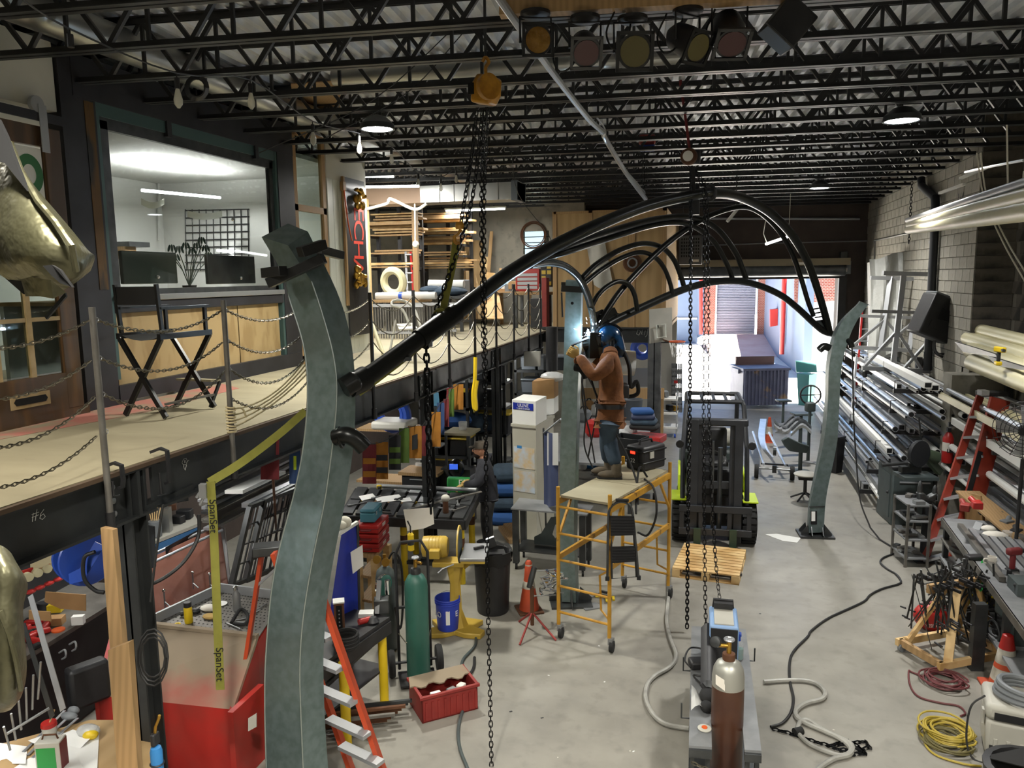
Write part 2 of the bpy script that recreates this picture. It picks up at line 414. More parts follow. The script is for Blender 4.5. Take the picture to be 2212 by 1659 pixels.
roof=part('roof_slab',MB().box((-4,9.5,zt+.2),(19,31,.2)),'black_void',ceiling)
LJ=16.6;JD=.54
jm=MB()
for z,s in ((0,1),(JD,-1)):
 for y in (-.035,.035):
  jm.bb((-LJ,y-.027 if y<0 else y-.027,z),(.75,y+.027,z+s*.008));jm.bb((-LJ,y*.45-.004,z),(.75,y*.45+.004,z+s*.055))
jme=mesh_of('joist',jm,'joist_black',0)
wb=MB();bar=MB().beam((0,0,.03),(.36,0,JD-.03),.035,.035);bar2=MB().beam((.36,0,JD-.03),(.72,0,.03),.035,.035);bar3=MB().beam((.36,0,.03),(.36,0,JD-.03),.028,.028)
bme=[mesh_of('web_bar',b,'joist_black',0) for b in (bar,bar2,bar3)]
npan=int(LJ/.72)
for i in range(npan):
 for b in ((0,.03,.36,JD-.03),(.36,JD-.03,.72,.03)):wb.beam((-LJ+i*.72+b[0],0,b[1]),(-LJ+i*.72+b[2],0,b[3]),.035,.035)
 wb.beam((-LJ+i*.72+.36,0,.03),(-LJ+i*.72+.36,0,JD-.03),.028,.028)
wme=mesh_of('web',wb,'joist_black',0)
for k in range(-15,12):
 y0=13.25+.875*k
 j=raw('joist',jme,ceiling,(3.9,y0,5.8));j.rotation_euler=(0,0,SK)
 if -9<=k<=-5:
  for i in range(npan):
   for b in bme:raw('web_bar',b,j,(-LJ+i*.72,0,0))
 else :raw('web',wme,j)
wr=MB();wr.bb((XW+.012,13.82,0),(XW+.7,23.5,6.4));wr.bb((4.5+.012,-4,0),(4.9,13.9,6.4))
wall_right=struct('wall_right',wr,'mortar')
blk=[]
bl=mesh_of('block',MB().box((.012,0,0),(.024,.388,.188)),'cmu',0);bh=mesh_of('block',MB().box((.012,0,0),(.024,.19,.188)),'cmu',0)
bld=mesh_of('block',MB().box((.012,0,0),(.024,.388,.188)),'cmu_stained_shaded',0);bre=mesh_of('block',MB().box((0,.012,0),(.55,.024,.194)),'cmu_stained_shaded',0)
for r in range(32):
 z=.1+.2*r
 for i in range(24):
  y=14.02+.4*i+(.2 if r%2 else 0)
  if y<23.2:blk.append(((XW-.012,y,z),bl))
 if r%2:blk.append(((XW-.012,13.92,z),bh))
 for i in range(20):
  y=13.6-.4*i-(.2 if r%2 else 0)
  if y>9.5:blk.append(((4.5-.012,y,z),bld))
 blk.append(((XW+.276,13.80,z),bre))
def seen(b): return (b[0][2]>2.5 and (b[0][1]>12.2))
blk.sort(key= lambda b:(0 if seen(b) else 1,b[0][1]))
rest=MB()
for n,(p,me) in enumerate(blk):
 if n<300:raw('block',me,wall_right,p)
 elif me is bre:rest.box(V(*p)+V(0,.012,0),(.55,.024,.194))
 else :rest.box(V(*p)+V(.012,0,0),(.024,.388,.188))
part('block_rows',rest,'cmu',wall_right,0,kind='stuff')
dl,dr=PF(1447,604),PF(1810,604);DT=dl[2]
fw=MB()
def fbox(mb,a,b,z0,z1,t0=0.0,t1=.3):
 c=(a+b)/2;mb.box(V(c[0],c[1],(z0+z1)/2)+EY*(t0+t1)/2,(np.linalg.norm((b-a)[:2]),abs(t1-t0),z1-z0),np.array([EX,EY,EZ]).T)
g= lambda t:FO+EX*t
tl=(dl-FO)@EX;tr=(dr-FO)@EX
fbox(fw,g(-8.25),g(tl),0,6.4);fbox(fw,g(tr),g(1),0,6.4);fbox(fw,g(tl),g(tr),DT+.0,6.4)
wall_back=struct('wall_back',fw,'dark_wall')
d1=MB();fbox(d1,g(tl-.35),g(tr+.2),4.17,4.36,-.45,-.02)
d2=MB();cylc=g((tl+tr)/2)-EY*.3
d2.cyl(g(tl-.1)-EY*.27+V(0,0,4.07),g(tr+.1)-EY*.27+V(0,0,4.07),.2,n=20)
d3=MB();fbox(d3,g(tl-.05),g(tr+.05),DT-.02,DT+.1,-.16,-.05)
d4=MB();fbox(d4,g(tl-.2),g(tl),0,4.2,-.14,0);d5=MB();fbox(d5,g(tr),g(tr+.2),0,4.2,-.14,0)
door=empty('door_2',g((tl+tr)/2),kind='structure')
for n,b,m in (('hood',d1,'hood_tan'),('curtain_roll',d2,'steel_dark'),('bottom_bar',d3,'black_satin'),('guide_rail',d4,'black_satin'),('guide_rail',d5,'black_satin')):part(n,b,m,door)
sp=PF(1730,569,.48);part('maker_plate',MB().box(sp,(.18,.01,.07),SK),'paper',door)
wl=MB();wl.bb((-12.2,-4,0),(-12,22.5,6.4));wall_left=struct('wall_left',wl,'grey_wall')
wall_front=struct('wall_front',MB().bb((-12,-4.2,0),(4.9,-4,6.4)),'grey_wall')
wy=20.3
w1=PY(1130,500,wy);w2=PY(1186,548,wy)
wb_=MB()
for a,b in (((-12,0),(w1[0],6.4)),((w2[0],0),(-3.4,6.4)),((w1[0],0),(w2[0],w2[2])),((w1[0],w1[2]),(w2[0],6.4))):wb_.bb((a[0],wy,a[1]),(b[0],wy+.2,b[1]))
wb_.bb((-4.5,20.4,0),(-4.3,23.2,6.4));wall_store=struct('wall_storage',wb_,'cmu')
wn=empty('window_2',((w1[0]+w2[0])/2,wy,w2[2]),kind='structure')
part('pane',MB().bb((w1[0],wy+.1,w2[2]),(w2[0],wy+.11,w1[2])),'glass',wn)
for i in range(3):part('window_bar',MB().cyl((w1[0],wy+.05,w2[2]+(i+1)*(w1[2]-w2[2])/4),(w2[0],wy+.05,w2[2]+(i+1)*(w1[2]-w2[2])/4),.012),'black_paint',wn)
MZ=2.75;MX=-3.77;MW=-5.8
mez=empty('mezzanine',(MX,8,0),kind='structure')
dkm=MB();dkm.bb((MX-.02,-4,MZ-.03),(MW,17.2,MZ));dkm.bb((MW,12.3,MZ-.03),(-12,20.3,MZ));dkm.bb((MW,17.2,MZ-.03),(-3.6,20.3,MZ))
dkm.bb((MW,-4,MZ-.03),(-12,12.3,MZ))
part('plywood_deck',dkm,'mezz_ply',mez,0)
part('spilled_red_dust',MB().slab([(MW+.02,4.6,MZ+.001),(MW+.34,4.7,MZ+.001),(MW+.62,6.0,MZ+.001),(MW+.55,7.6,MZ+.001),(MW+.12,7.9,MZ+.001),(MW+.02,6.3,MZ+.001)],.002),'red_dust',mez,0)
part('edge_strip',MB().bb((MX-.02,-4,MZ-.034),(MX+.015,17.2,MZ-.006)),'edge_brown',mez,0)
def ibeam(y0,y1,x,z1,h,w,m,nm):
 b=MB();b.bb((x-w/2,y0,z1-.018),(x+w/2,y1,z1));b.bb((x-w/2,y0,z1-h),(x+w/2,y1,z1-h+.018));b.bb((x-.012,y0,z1-h),(x+.012,y1,z1)); return part(nm,b,m,mez,0)
ibeam(-4,4.42,MX-.09,MZ-.034,.34,.18,'beam_steel','edge_beam');ibeam(4.48,10.0,MX-.09,MZ-.034,.34,.18,'beam_steel','edge_beam');ibeam(10.05,17.0,MX-.09,MZ-.034,.34,.18,'beam_grey','edge_beam')
def mcol(x,y,nm='column',m='beam_steel',s=.15,top=2.7):
 b=MB();b.bb((x-s/2,y-s/2,0),(x+s/2,y-s/2+.015,top));b.bb((x-s/2,y+s/2-.015,0),(x+s/2,y+s/2,top));b.bb((x-.008,y-s/2,0),(x+.008,y+s/2,top));b.bb((x-s*.8,y-s*.8,0),(x+s*.8,y+s*.8,.02)); return part(nm,b,m,mez,0)
c1=PX(285,1040,MX-.02)
for yy in (c1[1]+.05,9.9,13.4,16.9):mcol(MX-.1,yy)
for yy in (c1[1],9.75,13.2):
 pl=part('splice_plate',MB().bb((MX-.07,yy-.19,MZ-.36),(MX-.06,yy-.03,MZ-.06)),'beam_steel',mez,0)
 for k in range(3):part('bolt',MB().lathe([(.022,0),(.022,.012),(.012,.016)],(MX-.062,yy-.14,MZ-.12-.09*k),(1,0,0),10),'steel',pl)
 st=part('stiffener',MB().bb((MX-.19,yy+.02,MZ-.37),(MX+.004,yy+.05,MZ-.05)),'beam_steel',mez,0)
for yy in np.arange(-1,17,1.6):part('floor_joist',MB().bb((MX-.2,yy-.04,MZ-.3),(-9,yy+.04,MZ-.04)),'beam_steel',mez,0)
part('bracket_plate',MB().slab([PX(x,y,MX-.05) for x,y in ((300,1100),(420,1045),(420,1062),(312,1108))],.1),'beam_steel',mez,0)
bx=MX+.002
def chalk(strokes,name='chalk_mark'):
 b=MB()
 for s in strokes:
  pts=[PX(x,y,MX-.074) for x,y in s];b.tube(pts,.0022,4)
 return part(name,b,'chalk',mez)
chalk([[(70,1127),(72,1108)],[(76,1125),(80,1100)],[(69,1118),(84,1112)],[(68,1112),(84,1106)],[(95,1100),(88,1110),(86,1120),(92,1122),(98,1116),(94,1110),(88,1114)]],'chalk_number')
chalk([[(393,1000),(396,992),(402,990),(405,996),(402,1004),(396,1004),(393,1000)],[(396,1004),(398,1012),(400,1016),(403,1004)],[(398,994),(399,1000)],[(401,994),(402,1000)],[(404,998),(408,994)]],'chalk_doodle')
wm=MB();wm.bb((MW-.1,12.15,MZ),(MW,12.3,6.05));wm.bb((MW-.1,-4,5.5),(MW,5.93,6.1))
wall_mezz=struct('wall_mezzanine',wm,'white_paint')
ofw=MB();ofw.bb((-9.9,3.0,MZ),(-9.8,12.3,6.1));ofw.bb((-9.9,12.2,MZ),(MW-.1,12.3,6.1));ofw.bb((-9.9,3.0,MZ),(MW-.1,3.1,6.1));ofw.bb((-9.9,3,5.72),(MW-.1,12.3,5.78))
wall_office=struct('wall_office',ofw,'office_wall')
def W5(x,y,off=0.0): return PX(x,y,MW+off)
def wpoly(pts,t,off=0.0): return MB().slab([W5(x,y,off) for x,y in pts],t,(1,0,0))
win=empty('window_1',(MW,7.9,MZ),kind='structure')
fr=MB();fr.bb((MW-.16,5.95,MZ),(MW+.03,6.36,6.03));part('portal_post',fr,'frame_dark',win,0)
part('portal_post',MB().bb((MW-.16,9.52,MZ),(MW+.03,9.92,6.1)),'frame_dark',win,0)
part('portal_lintel',MB().bb((MW-.16,6.1,5.68),(MW+.035,9.92,6.06)),'frame_dark',win,0)
part('rusted_edge',MB().bb((MW+.03,6.22,3.9),(MW+.036,6.33,5.66)),'rust_frame',win,0)
for (a,b,c_,d) in ((6.36,3.0,6.41,5.68),(9.47,2.85,9.52,5.68)):part('teal_jamb',MB().bb((MW-.05,a,b),(MW+.02,c_,d)),'teal_frame',win,0)
part('teal_head',MB().bb((MW-.05,6.41,5.56),(MW+.015,9.47,5.68)),'teal_frame',win,0)
for yy in (7.35,9.0):part('head_clip',MB().bb((MW-.02,yy,5.52),(MW+.04,yy+.07,5.69)),'frame_dark',win,0)
fi=MB();fi.bb((MW-.06,6.41,3.84),(MW-.01,6.54,5.53));fi.bb((MW-.06,9.38,3.84),(MW-.01,9.45,5.53));fi.bb((MW-.06,6.41,5.45),(MW-.01,9.47,5.56));fi.bb((MW-.06,6.45,3.84),(MW-.01,9.45,3.9));part('window_frame',fi,'steel_dark',win,0)
part('pane',MB().bb((MW-.035,6.54,3.9),(MW-.027,9.38,5.45)),'glass_tint',win,0)
for (x,y) in ((356,917-500+0),): pass
for (yy,zz) in ((7.1,4.02),(8.6,4.0),(8.5,4.72)):part('glass_button',MB().lathe([(.02,0),(.02,.012),(.012,.02)],(MW-.02,yy,zz),(1,0,0),10),'chrome',win)
part('sill',MB().bb((MW-.1,6.4,3.78),(MW+.05,9.5,3.84)),'steel',win,0,bevel=.006)
part('sill_moulding',MB().bb((MW-.06,6.4,3.66),(MW+.03,9.5,3.775)),'frame_dark',win,0,bevel=.01)
for a,b in ((6.42,8.48),(8.5,9.43)):part('plywood_panel',MB().bb((MW-.06,a,2.93),(MW-.02,b,3.66)),'plywood',win,0)
part('kick_plate',MB().bb((MW-.05,6.36,MZ),(MW+.04,9.9,2.94)),'frame_dark',win,0)
w3=empty('window_3',(MW,10.4,MZ),kind='structure')
for (a,b,c_,d) in ((9.96,MZ,10.06,6.08),(10.8,MZ,10.9,6.08)):part('stud',MB().bb((MW-.06,a,b),(MW,c_,d)),'lumber',w3,0)
for z in (6.0,4.95,2.78):part('rail',MB().bb((MW-.06,9.96,z),(MW,10.9,z+.09)),'lumber',w3,0)
part('pane',MB().bb((MW-.04,10.06,5.04),(MW-.03,10.8,6.0)),'glass',w3,0);part('pane',MB().bb((MW-.04,10.06,3.6),(MW-.03,10.8,4.95)),'glass',w3,0);part('lower_board',MB().bb((MW-.04,10.06,2.8),(MW-.02,10.8,3.6)),'white_panel',w3,0)
tr_=empty('trim_1',(MW,11.5,MZ),kind='structure')
part('plaster_panel',MB().bb((MW-.06,10.92,5.5),(MW+.01,12.15,6.05)),'white_paint',tr_,0)
for i in range(14):part('beadboard',MB().bb((MW-.06,10.92+i*.088,MZ),(MW+.012-.002*(i%2),10.92+i*.088+.084,5.5)),'white_panel',tr_,0)
dy0,dy1=3.9,5.9;dx=MW+.06
dr1=empty('door_1',(dx,5,MZ),kind='structure')
for (a,b,c_,d) in ((dy0,2.83,4.02,5.32),(5.68,2.83,5.86,5.32)):part('stile',MB().bb((dx-.03,a,b),(dx+.02,c_,d)),'wood_brown',dr1,0,bevel=.005)
part('top_rail',MB().bb((dx-.03,4.02,5.15),(dx+.02,5.68,5.32)),'wood_brown',dr1,0);part('bottom_rail',MB().bb((dx-.03,4.02,2.83),(dx+.02,5.68,3.16)),'wood_brown',dr1,0)
ys=np.linspace(4.02,5.68,6);zs=np.linspace(3.16,5.15,5)
for y in ys[1:-1]:part('muntin',MB().bb((dx-.02,y-.025,3.16),(dx+.02,y+.025,5.15)),'wood_muntin',dr1,0)
for z in zs[1:-1]:part('muntin',MB().bb((dx-.018,4.02,z-.018),(dx+.012,5.68,z+.018)),'wood_muntin',dr1,0)
for i in range(5):
 for j in range(4):
  pm='paper_white' if (j==3 and i>=3) else 'glass'
  part('pane',MB().bb((dx-.006,ys[i]+.025,zs[j]+.018),(dx,ys[i+1]-.025,zs[j+1]-.018)),pm,dr1,0)
def ring_num(c,R0,R1):
 b=MB();n=28
 o=[c+V(0,math.cos(2*pi*i/n)*R0*.82,math.sin(2*pi*i/n)*R0) for i in range(n)];q=[c+V(0,math.cos(2*pi*i/n)*R1*.78,math.sin(2*pi*i/n)*R1) for i in range(n)]
 b.add([*o,*q],[(i,(i+1)%n,n+(i+1)%n,n+i) for i in range(n)]); return b
cz=(zs[3]+zs[4])/2
part('numeral_zero',ring_num(V(dx+.003,(ys[4]+ys[5])/2,cz),.17,.085),'green_glass_paint',dr1,0)
b6=ring_num(V(dx+.003,(ys[3]+ys[4])/2,cz-.06),.11,.055)
b6.sweep(spl([V(dx+.003,(ys[3]+ys[4])/2+dy,cz+dz) for dy,dz in ((-.075,-.06),(-.06,.06),(.0,.13),(.08,.12))],4),[(.003,-.022),(.003,.022),(-.001,.022),(-.001,-.022)],up=(1,0,0))
part('numeral_six',b6,'green_glass_paint',dr1,0)
ft=MB();ft.bb((dx+.02,4.35,2.98),(dx+.028,5.1,3.1));lk=part('flush_pull',MB().prism([(-.2,-.06),(.2,-.06),(.2,.06),(-.2,.06)],(dx+.02,5.28,2.97),(0,1,0),(0,0,1),.008),'wood_muntin',dr1,0)
part('pull_slot',MB().prism([(-.15,-.03),(.15,-.03),(.17,0),(.15,.03),(-.15,.03),(-.17,0)],(dx+.0285,5.28,2.97),(0,1,0),(0,0,1),.003),'black_void',dr1,0)
part('barn_rail',MB().bb((dx+.03,3.5,5.36),(dx+.045,5.9,5.44)),'frame_dark',dr1,0)
hg=part('hanger_strap',MB().bb((dx+.05,5.62,5.1),(dx+.058,5.7,5.5)),'alu_dull',dr1,0)
part('roller',MB().lathe([(.02,-.02),(.07,-.02),(.07,.02),(.02,.02)],(dx+.03,5.62,5.5),(1,0,0),20),'alu_dull',dr1)
part('threshold',MB().bb((MW-.05,3.8,MZ),(dx+.02,5.92,2.83)),'wood_brown',dr1,0)
gy=17.3
gx0,gx1=PY(1197,560,gy)[0],PY(1440,560,gy)[0]
gal=empty('wall_gallery',((gx0+gx1)/2,gy,0),kind='structure')
zb,zt2=2.82,5.4
xs=np.linspace(gx0,gx1,4)
for i in range(3):part('plywood_sheet',MB().bb((xs[i]+.003,gy,zb),(xs[i+1]-.003,gy+.02,zt2)),'plywood_dark',gal,0)
for x in (gx0+.02,xs[1],xs[2]+.1,gx1-.05):part('stud',MB().bb((x-.045,gy-.04,zb),(x+.045,gy,zt2)),'lumber',gal,0)
part('top_plate',MB().bb((gx0,gy-.04,zt2-.05),(gx1,gy+.04,zt2)),'lumber',gal,0)
bm_=MB();bm_.bb((MX-.1,gy-.02,2.48),(gx1+.1,gy+.01,2.8));bm_.bb((MX-.1,gy-.08,2.78),(gx1+.1,gy+.08,2.82));bm_.bb((MX-.1,gy-.08,2.48),(gx1+.1,gy+.08,2.5));part('gallery_beam',bm_,'beam_steel',gal,0)
part('gallery_floor',MB().bb((MX,gy,2.7),(gx1,22.6,2.78)),'plywood_dark',gal,0)
part('gallery_side',MB().bb((gx1-.02,gy,zb),(gx1,22.6,zt2)),'plywood_dark',gal,0)
q=PY(1415,700,gy);pc=MB();pc.bb((q[0]-.14,gy-.13,0),(q[0]+.14,gy-.11,2.8));pc.bb((q[0]-.14,gy+.11,0),(q[0]+.14,gy+.13,2.8));pc.bb((q[0]-.01,gy-.13,0),(q[0]+.01,gy+.13,2.8));part('gallery_post',pc,'beam_grey',gal,0)
sc_=MB()
for s in ([(1375,722),(1378,712),(1384,716),(1380,724),(1376,722)],[(1388,712),(1386,722),(1392,724),(1394,714)],[(1399,710),(1398,724),(1394,728)],[(1406,708),(1403,716),(1406,725)]):sc_.tube([PY(x,y,gy-.025) for x,y in s],.006,4)
part('chalk_writing',sc_,'chalk',gal)
wu=MB();wu.bb((-12,22.3,0),(gx1,22.4,2.7));struct('wall_under_gallery',wu,'grey_wall')
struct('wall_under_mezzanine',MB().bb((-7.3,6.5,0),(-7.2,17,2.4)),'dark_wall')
# ================================================================== LAMPS OF THE PLACE AND ADDED UNSEEN ONES
def highbay(loc,label,power=260,n=[0],col=(1,.98,.94)):
 x=XF(loc);h=MB(x).lathe([(.03,.16),(.1,.14),(.19,.06),(.2,0),(.18,0),(.17,.02)],n=24);d=MB(x).lathe([(.0,.004),(.165,.004),(.165,.012),(0,.012)],n=24)
 r=MB(x).cyl((0,0,.14),(0,0,.42),.008,n=6)
 e=T('high_bay_lamp',label,'lamp',[('housing',h,'steel_dark'),('diffuser',d,'lamp_white'),('rod',r,'black_paint')],'high bay lamps')
 ld=bpy.data.lights.new('lamp_light','AREA');ld.shape='DISK';ld.size=.36;ld.energy=power;ld.color=col;ld.spread=2.4
 o=raw('lamp_light',ld,e,V(0,0,-.02)+V(*loc)-WL[e.name]); return e
highbay(PZ(1948,262,5.62),'round high bay lamp glowing near the right wall',170)
highbay(PZ(1770,407,5.62),'small glowing high bay lamp near the far end of the hall',170)
highbay(PZ(815,280,5.65),'bright high bay lamp over the gallery, behind the string bulbs',150,col=(1,.97,.86))
for i,p in enumerate(((2.4,2.2),(-1.6,1.6),(2.2,-1.2),(-1.2,-1.6))):highbay((p[0],p[1],5.55),['added unseen high bay lamp over the right near floor','added unseen high bay lamp over the left near floor','added unseen high bay lamp behind the viewer at the right','added unseen high bay lamp behind the viewer at the left'][i],200,col=(1,.95,.85))  # unseen lamps added to light the near floor evenly
highbay((-4.8,3.0,5.55),'added unseen high bay lamp over the near walkway',70,col=(1,.92,.78))  # unseen lamp added to brighten the walkway and the wall above its door
def strip(a,b,label,power,m='tube_light',name='tube_lamp',col=(1,.98,.93),fix= True,up=0):
 a=V(*a);b=V(*b);t=nrm(b-a)
 ps=[('glow_tube',MB().cyl(a,b,.022,n=10),m)]
 if fix:ps.append(('batten',MB().beam(a+V(0,0,.045),b+V(0,0,.045),.07,.04,ext=.03),'white_panel'))
 if a[2]>5 and fix:ps+=[('hanger',MB().cyl(p+V(0,0,.06),p*V(1,1,0)+V(0,0,5.85),.006,n=5),'steel_dark') for p in (a,b)]
 e=T(name,label,'lamp',ps)
 ld=bpy.data.lights.new('lamp_light','AREA');ld.shape='RECTANGLE';ld.size=float(np.linalg.norm(b-a));ld.size_y=.05;ld.energy=power;ld.color=col
 if up:l2=ld.copy();l2.energy=power*up;o2=raw('lamp_light',l2,e,(a+b)/2+V(0,0,.03)-WL[e.name]);o2.rotation_euler=(pi,0,-math.atan2(t[1],t[0]))
 o=raw('lamp_light',ld,e,(a+b)/2-V(0,0,.03)-WL[e.name]);o.rotation_euler=(0,0,math.atan2(t[1],t[0])); return e
strip(PX(307,411,-8.0),PX(475,427,-8.0),'bright tube lamp hanging inside the office',130,fix= False,up=1)
strip(PX(470,541,-8.4),PX(582,550,-8.4),'thin tube lamp low on the office wall',12,fix= False )
strip(PY(782,381,13.2),PY(850,381,13.2),'upper tube lamp above the tan duct',90,fix= False )
strip(PY(782,404,12.6),PY(905,402,12.6),'lower tube lamp in front of the tan duct',150,fix= False )
for (p,q_,lab,pw) in (((-5.0,2.4,2.4),(-5.0,3.9,2.4),'added unseen tube lamp under the near walkway',33),((-5.6,5.6,2.4),(-5.6,7.2,2.4),'second added unseen tube lamp under the walkway',33),((-5.6,9.0,2.4),(-5.6,10.6,2.4),'third added unseen tube lamp under the walkway',38),((-5.4,12.2,2.4),(-5.4,13.8,2.4),'fourth added unseen tube lamp under the walkway',33),((-5.2,15.2,2.4),(-4,15.2,2.4),'last added unseen tube lamp under the walkway',22),((-3,19.4,2.6),(-1.6,19.4,2.6),'added unseen tube lamp under the far gallery',33)):
 strip(p,q_,lab,pw)  # unseen tubes added behind the beams to light the space below
strip((-8.5,15.5,5.7),(-7.0,15.5,5.7),'tube lamp over the storage tables',130);strip((-6.5,18.3,5.6),(-5,18.3,5.6),'tube lamp over the far store bench',110)
a,b=PD(1655,527,19.0),PD(1700,512,18.0)
T('tube_lamp','bare glowing tube lamp hanging askew before the far wall','lamp',[('glow_tube',MB().cyl(a,b,.03,n=10),'tube_light'),('hanging_cord',MB().tube([PD(1656,523,19),PD(1649,505,19),PD(1653,480,19),PD(1659,470,19),PD(1662,450,19)],.012,6).tube([b,PD(1705,480,18),PD(1706,462,18),PD(1706,462,18)*V(1,1,0)+V(0,0,5.8)],.008,6),'wire_white')])
# ================================================================== OUTSIDE THE DOOR
struct('ground_outside',MB().bb((-25,23.3,-.2),(30,80,-.01)),'alley')
FY=45.0
def PO(x,y,dy=0.0): return PY(x,y,FY+dy)
bz=PO(1590,722)[2]
b1=PZ(1535,772,0);b2=PZ(1695,770,0);b3=PO(1660,722);b4=PO(1520,722)
one('driveway_apron',MB().slab([b1,b2,b3,b4],.15,(0,0,-1)),'driveway','reddish driveway apron rising to the shuttered door across the alley','driveway')
def facade(x0,y0,x1,y1,m,t=.3,dy=0.0):
 a=PO(x0,y1,dy);b=PO(x1,y0,dy); return MB().bb((a[0],FY+dy,a[2]),(b[0],FY+dy+t,b[2]))
sh=MB()
a=PO(1547,722);b=PO(1635,560);n=46
for i in range(n):z0=a[2]+(b[2]-a[2])*i/n;sh.bb((a[0],FY+.12,z0),(b[0],FY+.2,z0+(b[2]-a[2])/n*.72))
T('brick_building','red brick building with a grey roll-up shutter across the alley','building',[('brick_pier',facade(1520,580,1547,722,None ),'brick_wall'),('brick_pier',facade(1635,580,1662,722,None ),'brick_wall'),('shutter_slats',sh,'shutter',dict(smooth=0,kind='stuff')),('shutter_back',MB().bb((a[0],FY+.2,a[2]),(b[0],FY+.26,b[2])),'shutter'),('shutter_jamb',facade(1545,560,1548,722,None,.1,-.05),'outside_blue'),('shutter_jamb',facade(1634,560,1638,722,None,.1,-.05),'outside_blue'),('brick_header',facade(1520,560,1662,590,None ),'brick_wall'),('drain_pipe',MB().cyl(PO(1514,560,-.3),PO(1514,722,-.3),.1),'red')])
b=PO(1662,722);c=PZ(1712,790,0)
sd=MB().slab([V(b[0],FY,-.2),V(c[0]+.3,31,-.2),V(c[0]+.3,31,4.5),V(b[0],FY,4.5)],.3)
p1=PY(1700,600,34)
T('blue_building','pale blue building side with a red pipe and red box','building',[('wall',sd,'outside_blue'),('red_pipe',MB().cyl(V(p1[0]-.1,34,.6),V(p1[0]-.1,34,4.5),.1),'red'),('red_box',MB().slab([PY(x,y,39) for x,y in ((1664,706),(1680,703),(1680,667),(1664,669))],.5,(0,1,0)),'red'),('door_frame',MB().slab([PY(x,y,36) for x,y in ((1686,735),(1694,745),(1694,660),(1686,665))],.2,(0,1,0)),'shutter')])
T('white_building','sunlit white building with a painted brick upper wall','building',[('wall',MB().bb((c[0]+.3,33,-.2),(16,34,5)),'outside_white'),('brick_patch',MB().slab([PY(x,y,32.9) for x,y in ((1716,655),(1806,650),(1806,560),(1716,560))],.1,(0,1,0)),'brick_wall')])
T('grey_blue_building','blue-grey building at the left of the alley','building',[('wall',MB().bb((PO(1380,700)[0],FY+1,-.2),(PO(1506,700)[0],FY+2,6)),'outside_blue'),('side_wall',MB().slab([PO(1506,730,1),PO(1506,560,1),PO(1520,560,0),PO(1520,722,0)],.1),'outside_blue'),('wall_band',MB().slab([PO(x,y,.95) for x,y in ((1447,690),(1506,690),(1506,686),(1447,686))],.05,(0,-1,0)),'outside_white')])
o=PZ(1606,886,0);e2=PZ(1704,884,0);ux=nrm((e2-o)*V(1,1,0));uy=V(-ux[1],ux[0],0);wd=np.linalg.norm((e2-o)[:2]);hh=1.15
def DB(x0,x1,y0,y1,z0,z1):
 m=MB();c_=o+ux*(x0+x1)/2+uy*(y0+y1)/2+V(0,0,(z0+z1)/2); return m.box(c_,(abs(x1-x0),abs(y1-y0),z1-z0),np.array([ux,uy,EZ]).T)
ps=[('body',DB(0,wd,.08,1.3,.12,hh),'dumpster',dict(bevel=.02)),('rim',DB(-.03,wd+.03,.02,1.34,hh,hh+.07),'dumpster'),('back_lid',DB(.08,wd-.1,1.0,1.1,hh+.07,hh+.32),'rusty_lid')]
for i in range(12):ps.append(('rib',DB(.03+i*(wd-.06)/12,.03+i*(wd-.06)/12+.05,.04,.1,.14,hh),'dumpster'))
for s in (-.09,wd+.02):ps.append(('lift_arm',DB(s,s+.07,.3,.9,hh-.1,hh+.02),'dumpster'))
T('dumpster','faded blue steel dumpster standing outside the roll-up door','dumpster',ps)
g0=PZ(1752,905,0);
T('wheelie_bin','green wheeled bin just outside the right door jamb','bin',[('body',MB(XF((g0[0]+.12,24.6,0),.1)).lathe([(.22,-.01),(.3,.95),(.28,.95)],n=4),'bin_green',dict(smooth=0)),('lid',MB(XF((g0[0]+.12,24.6,0),.1)).slab([(-.3,.1,.97),(.3,.1,.97),(.3,.28,1.3),(-.3,.28,1.3)],.03),'bin_green')])
q0=PD(1461,905,21.6);sg=[]
for i in range(6):
 for j in range(7):
  x0=1450+i*4;
gt=MB();
for i in range(7):x=1452+i*3.4;gt.cyl(PD(x,890,21.8),PD(x,785,21.8),.02,n=5)
gd=MB()
for j in range(5):
 y=795+j*20
 for i in range(6):x=1452+i*3.4;gd.cyl(PD(x,y,21.75),PD(x+3.4,y+16,21.75),.014,n=4);gd.cyl(PD(x+3.4,y,21.75),PD(x,y+16,21.75),.014,n=4)
T('folding_gate','folded steel scissor gate beside the left door jamb','gate',[('gate_bars',gt,'steel_dark',dict(kind='stuff')),('lattice',gd,'steel',dict(kind='stuff')),('red_tag',MB().box(PD(1460,825,21.7),(.1,.02,.08)),'red')])
# ================================================================== SCULPTURE COLUMNS AND CANOPY
def trace(Ls,ys):
 Ls=sorted(Ls,key= lambda p:p[1]); return [float(np.interp(y,[p[1] for p in Ls],[p[0] for p in Ls])) for y in ys]
Lf=[(617,625),(640,690),(655,740),(663,790),(665,860),(660,930),(650,1000),(632,1080),(612,1150),(595,1220),(584,1290),(577,1370),(572,1450),(572,1550),(575,1659),(580,1790)]
Rg=[(662,572),(683,627),(703,692),(718,746),(727,800),(728,844),(723,916),(714,988),(701,1079),(683,1160),(669,1232),(656,1312),(649,1384),(647,1457),(651,1565),(655,1659),(660,1790)]
Rt=[(698,569),(723,616),(745,674),(759,735),(767,807),(768,862),(767,927),(761,988),(747,1080),(736,1131),(721,1204),(709,1276),(702,1348),(698,1420),(700,1511),(703,1583),(709,1659),(716,1790)]
D0=5.5
def sm(a):a=np.array(a);b=a.copy();b[1:-1]=(a[:-2]+2*a[1:-1]+a[2:])/4; return b
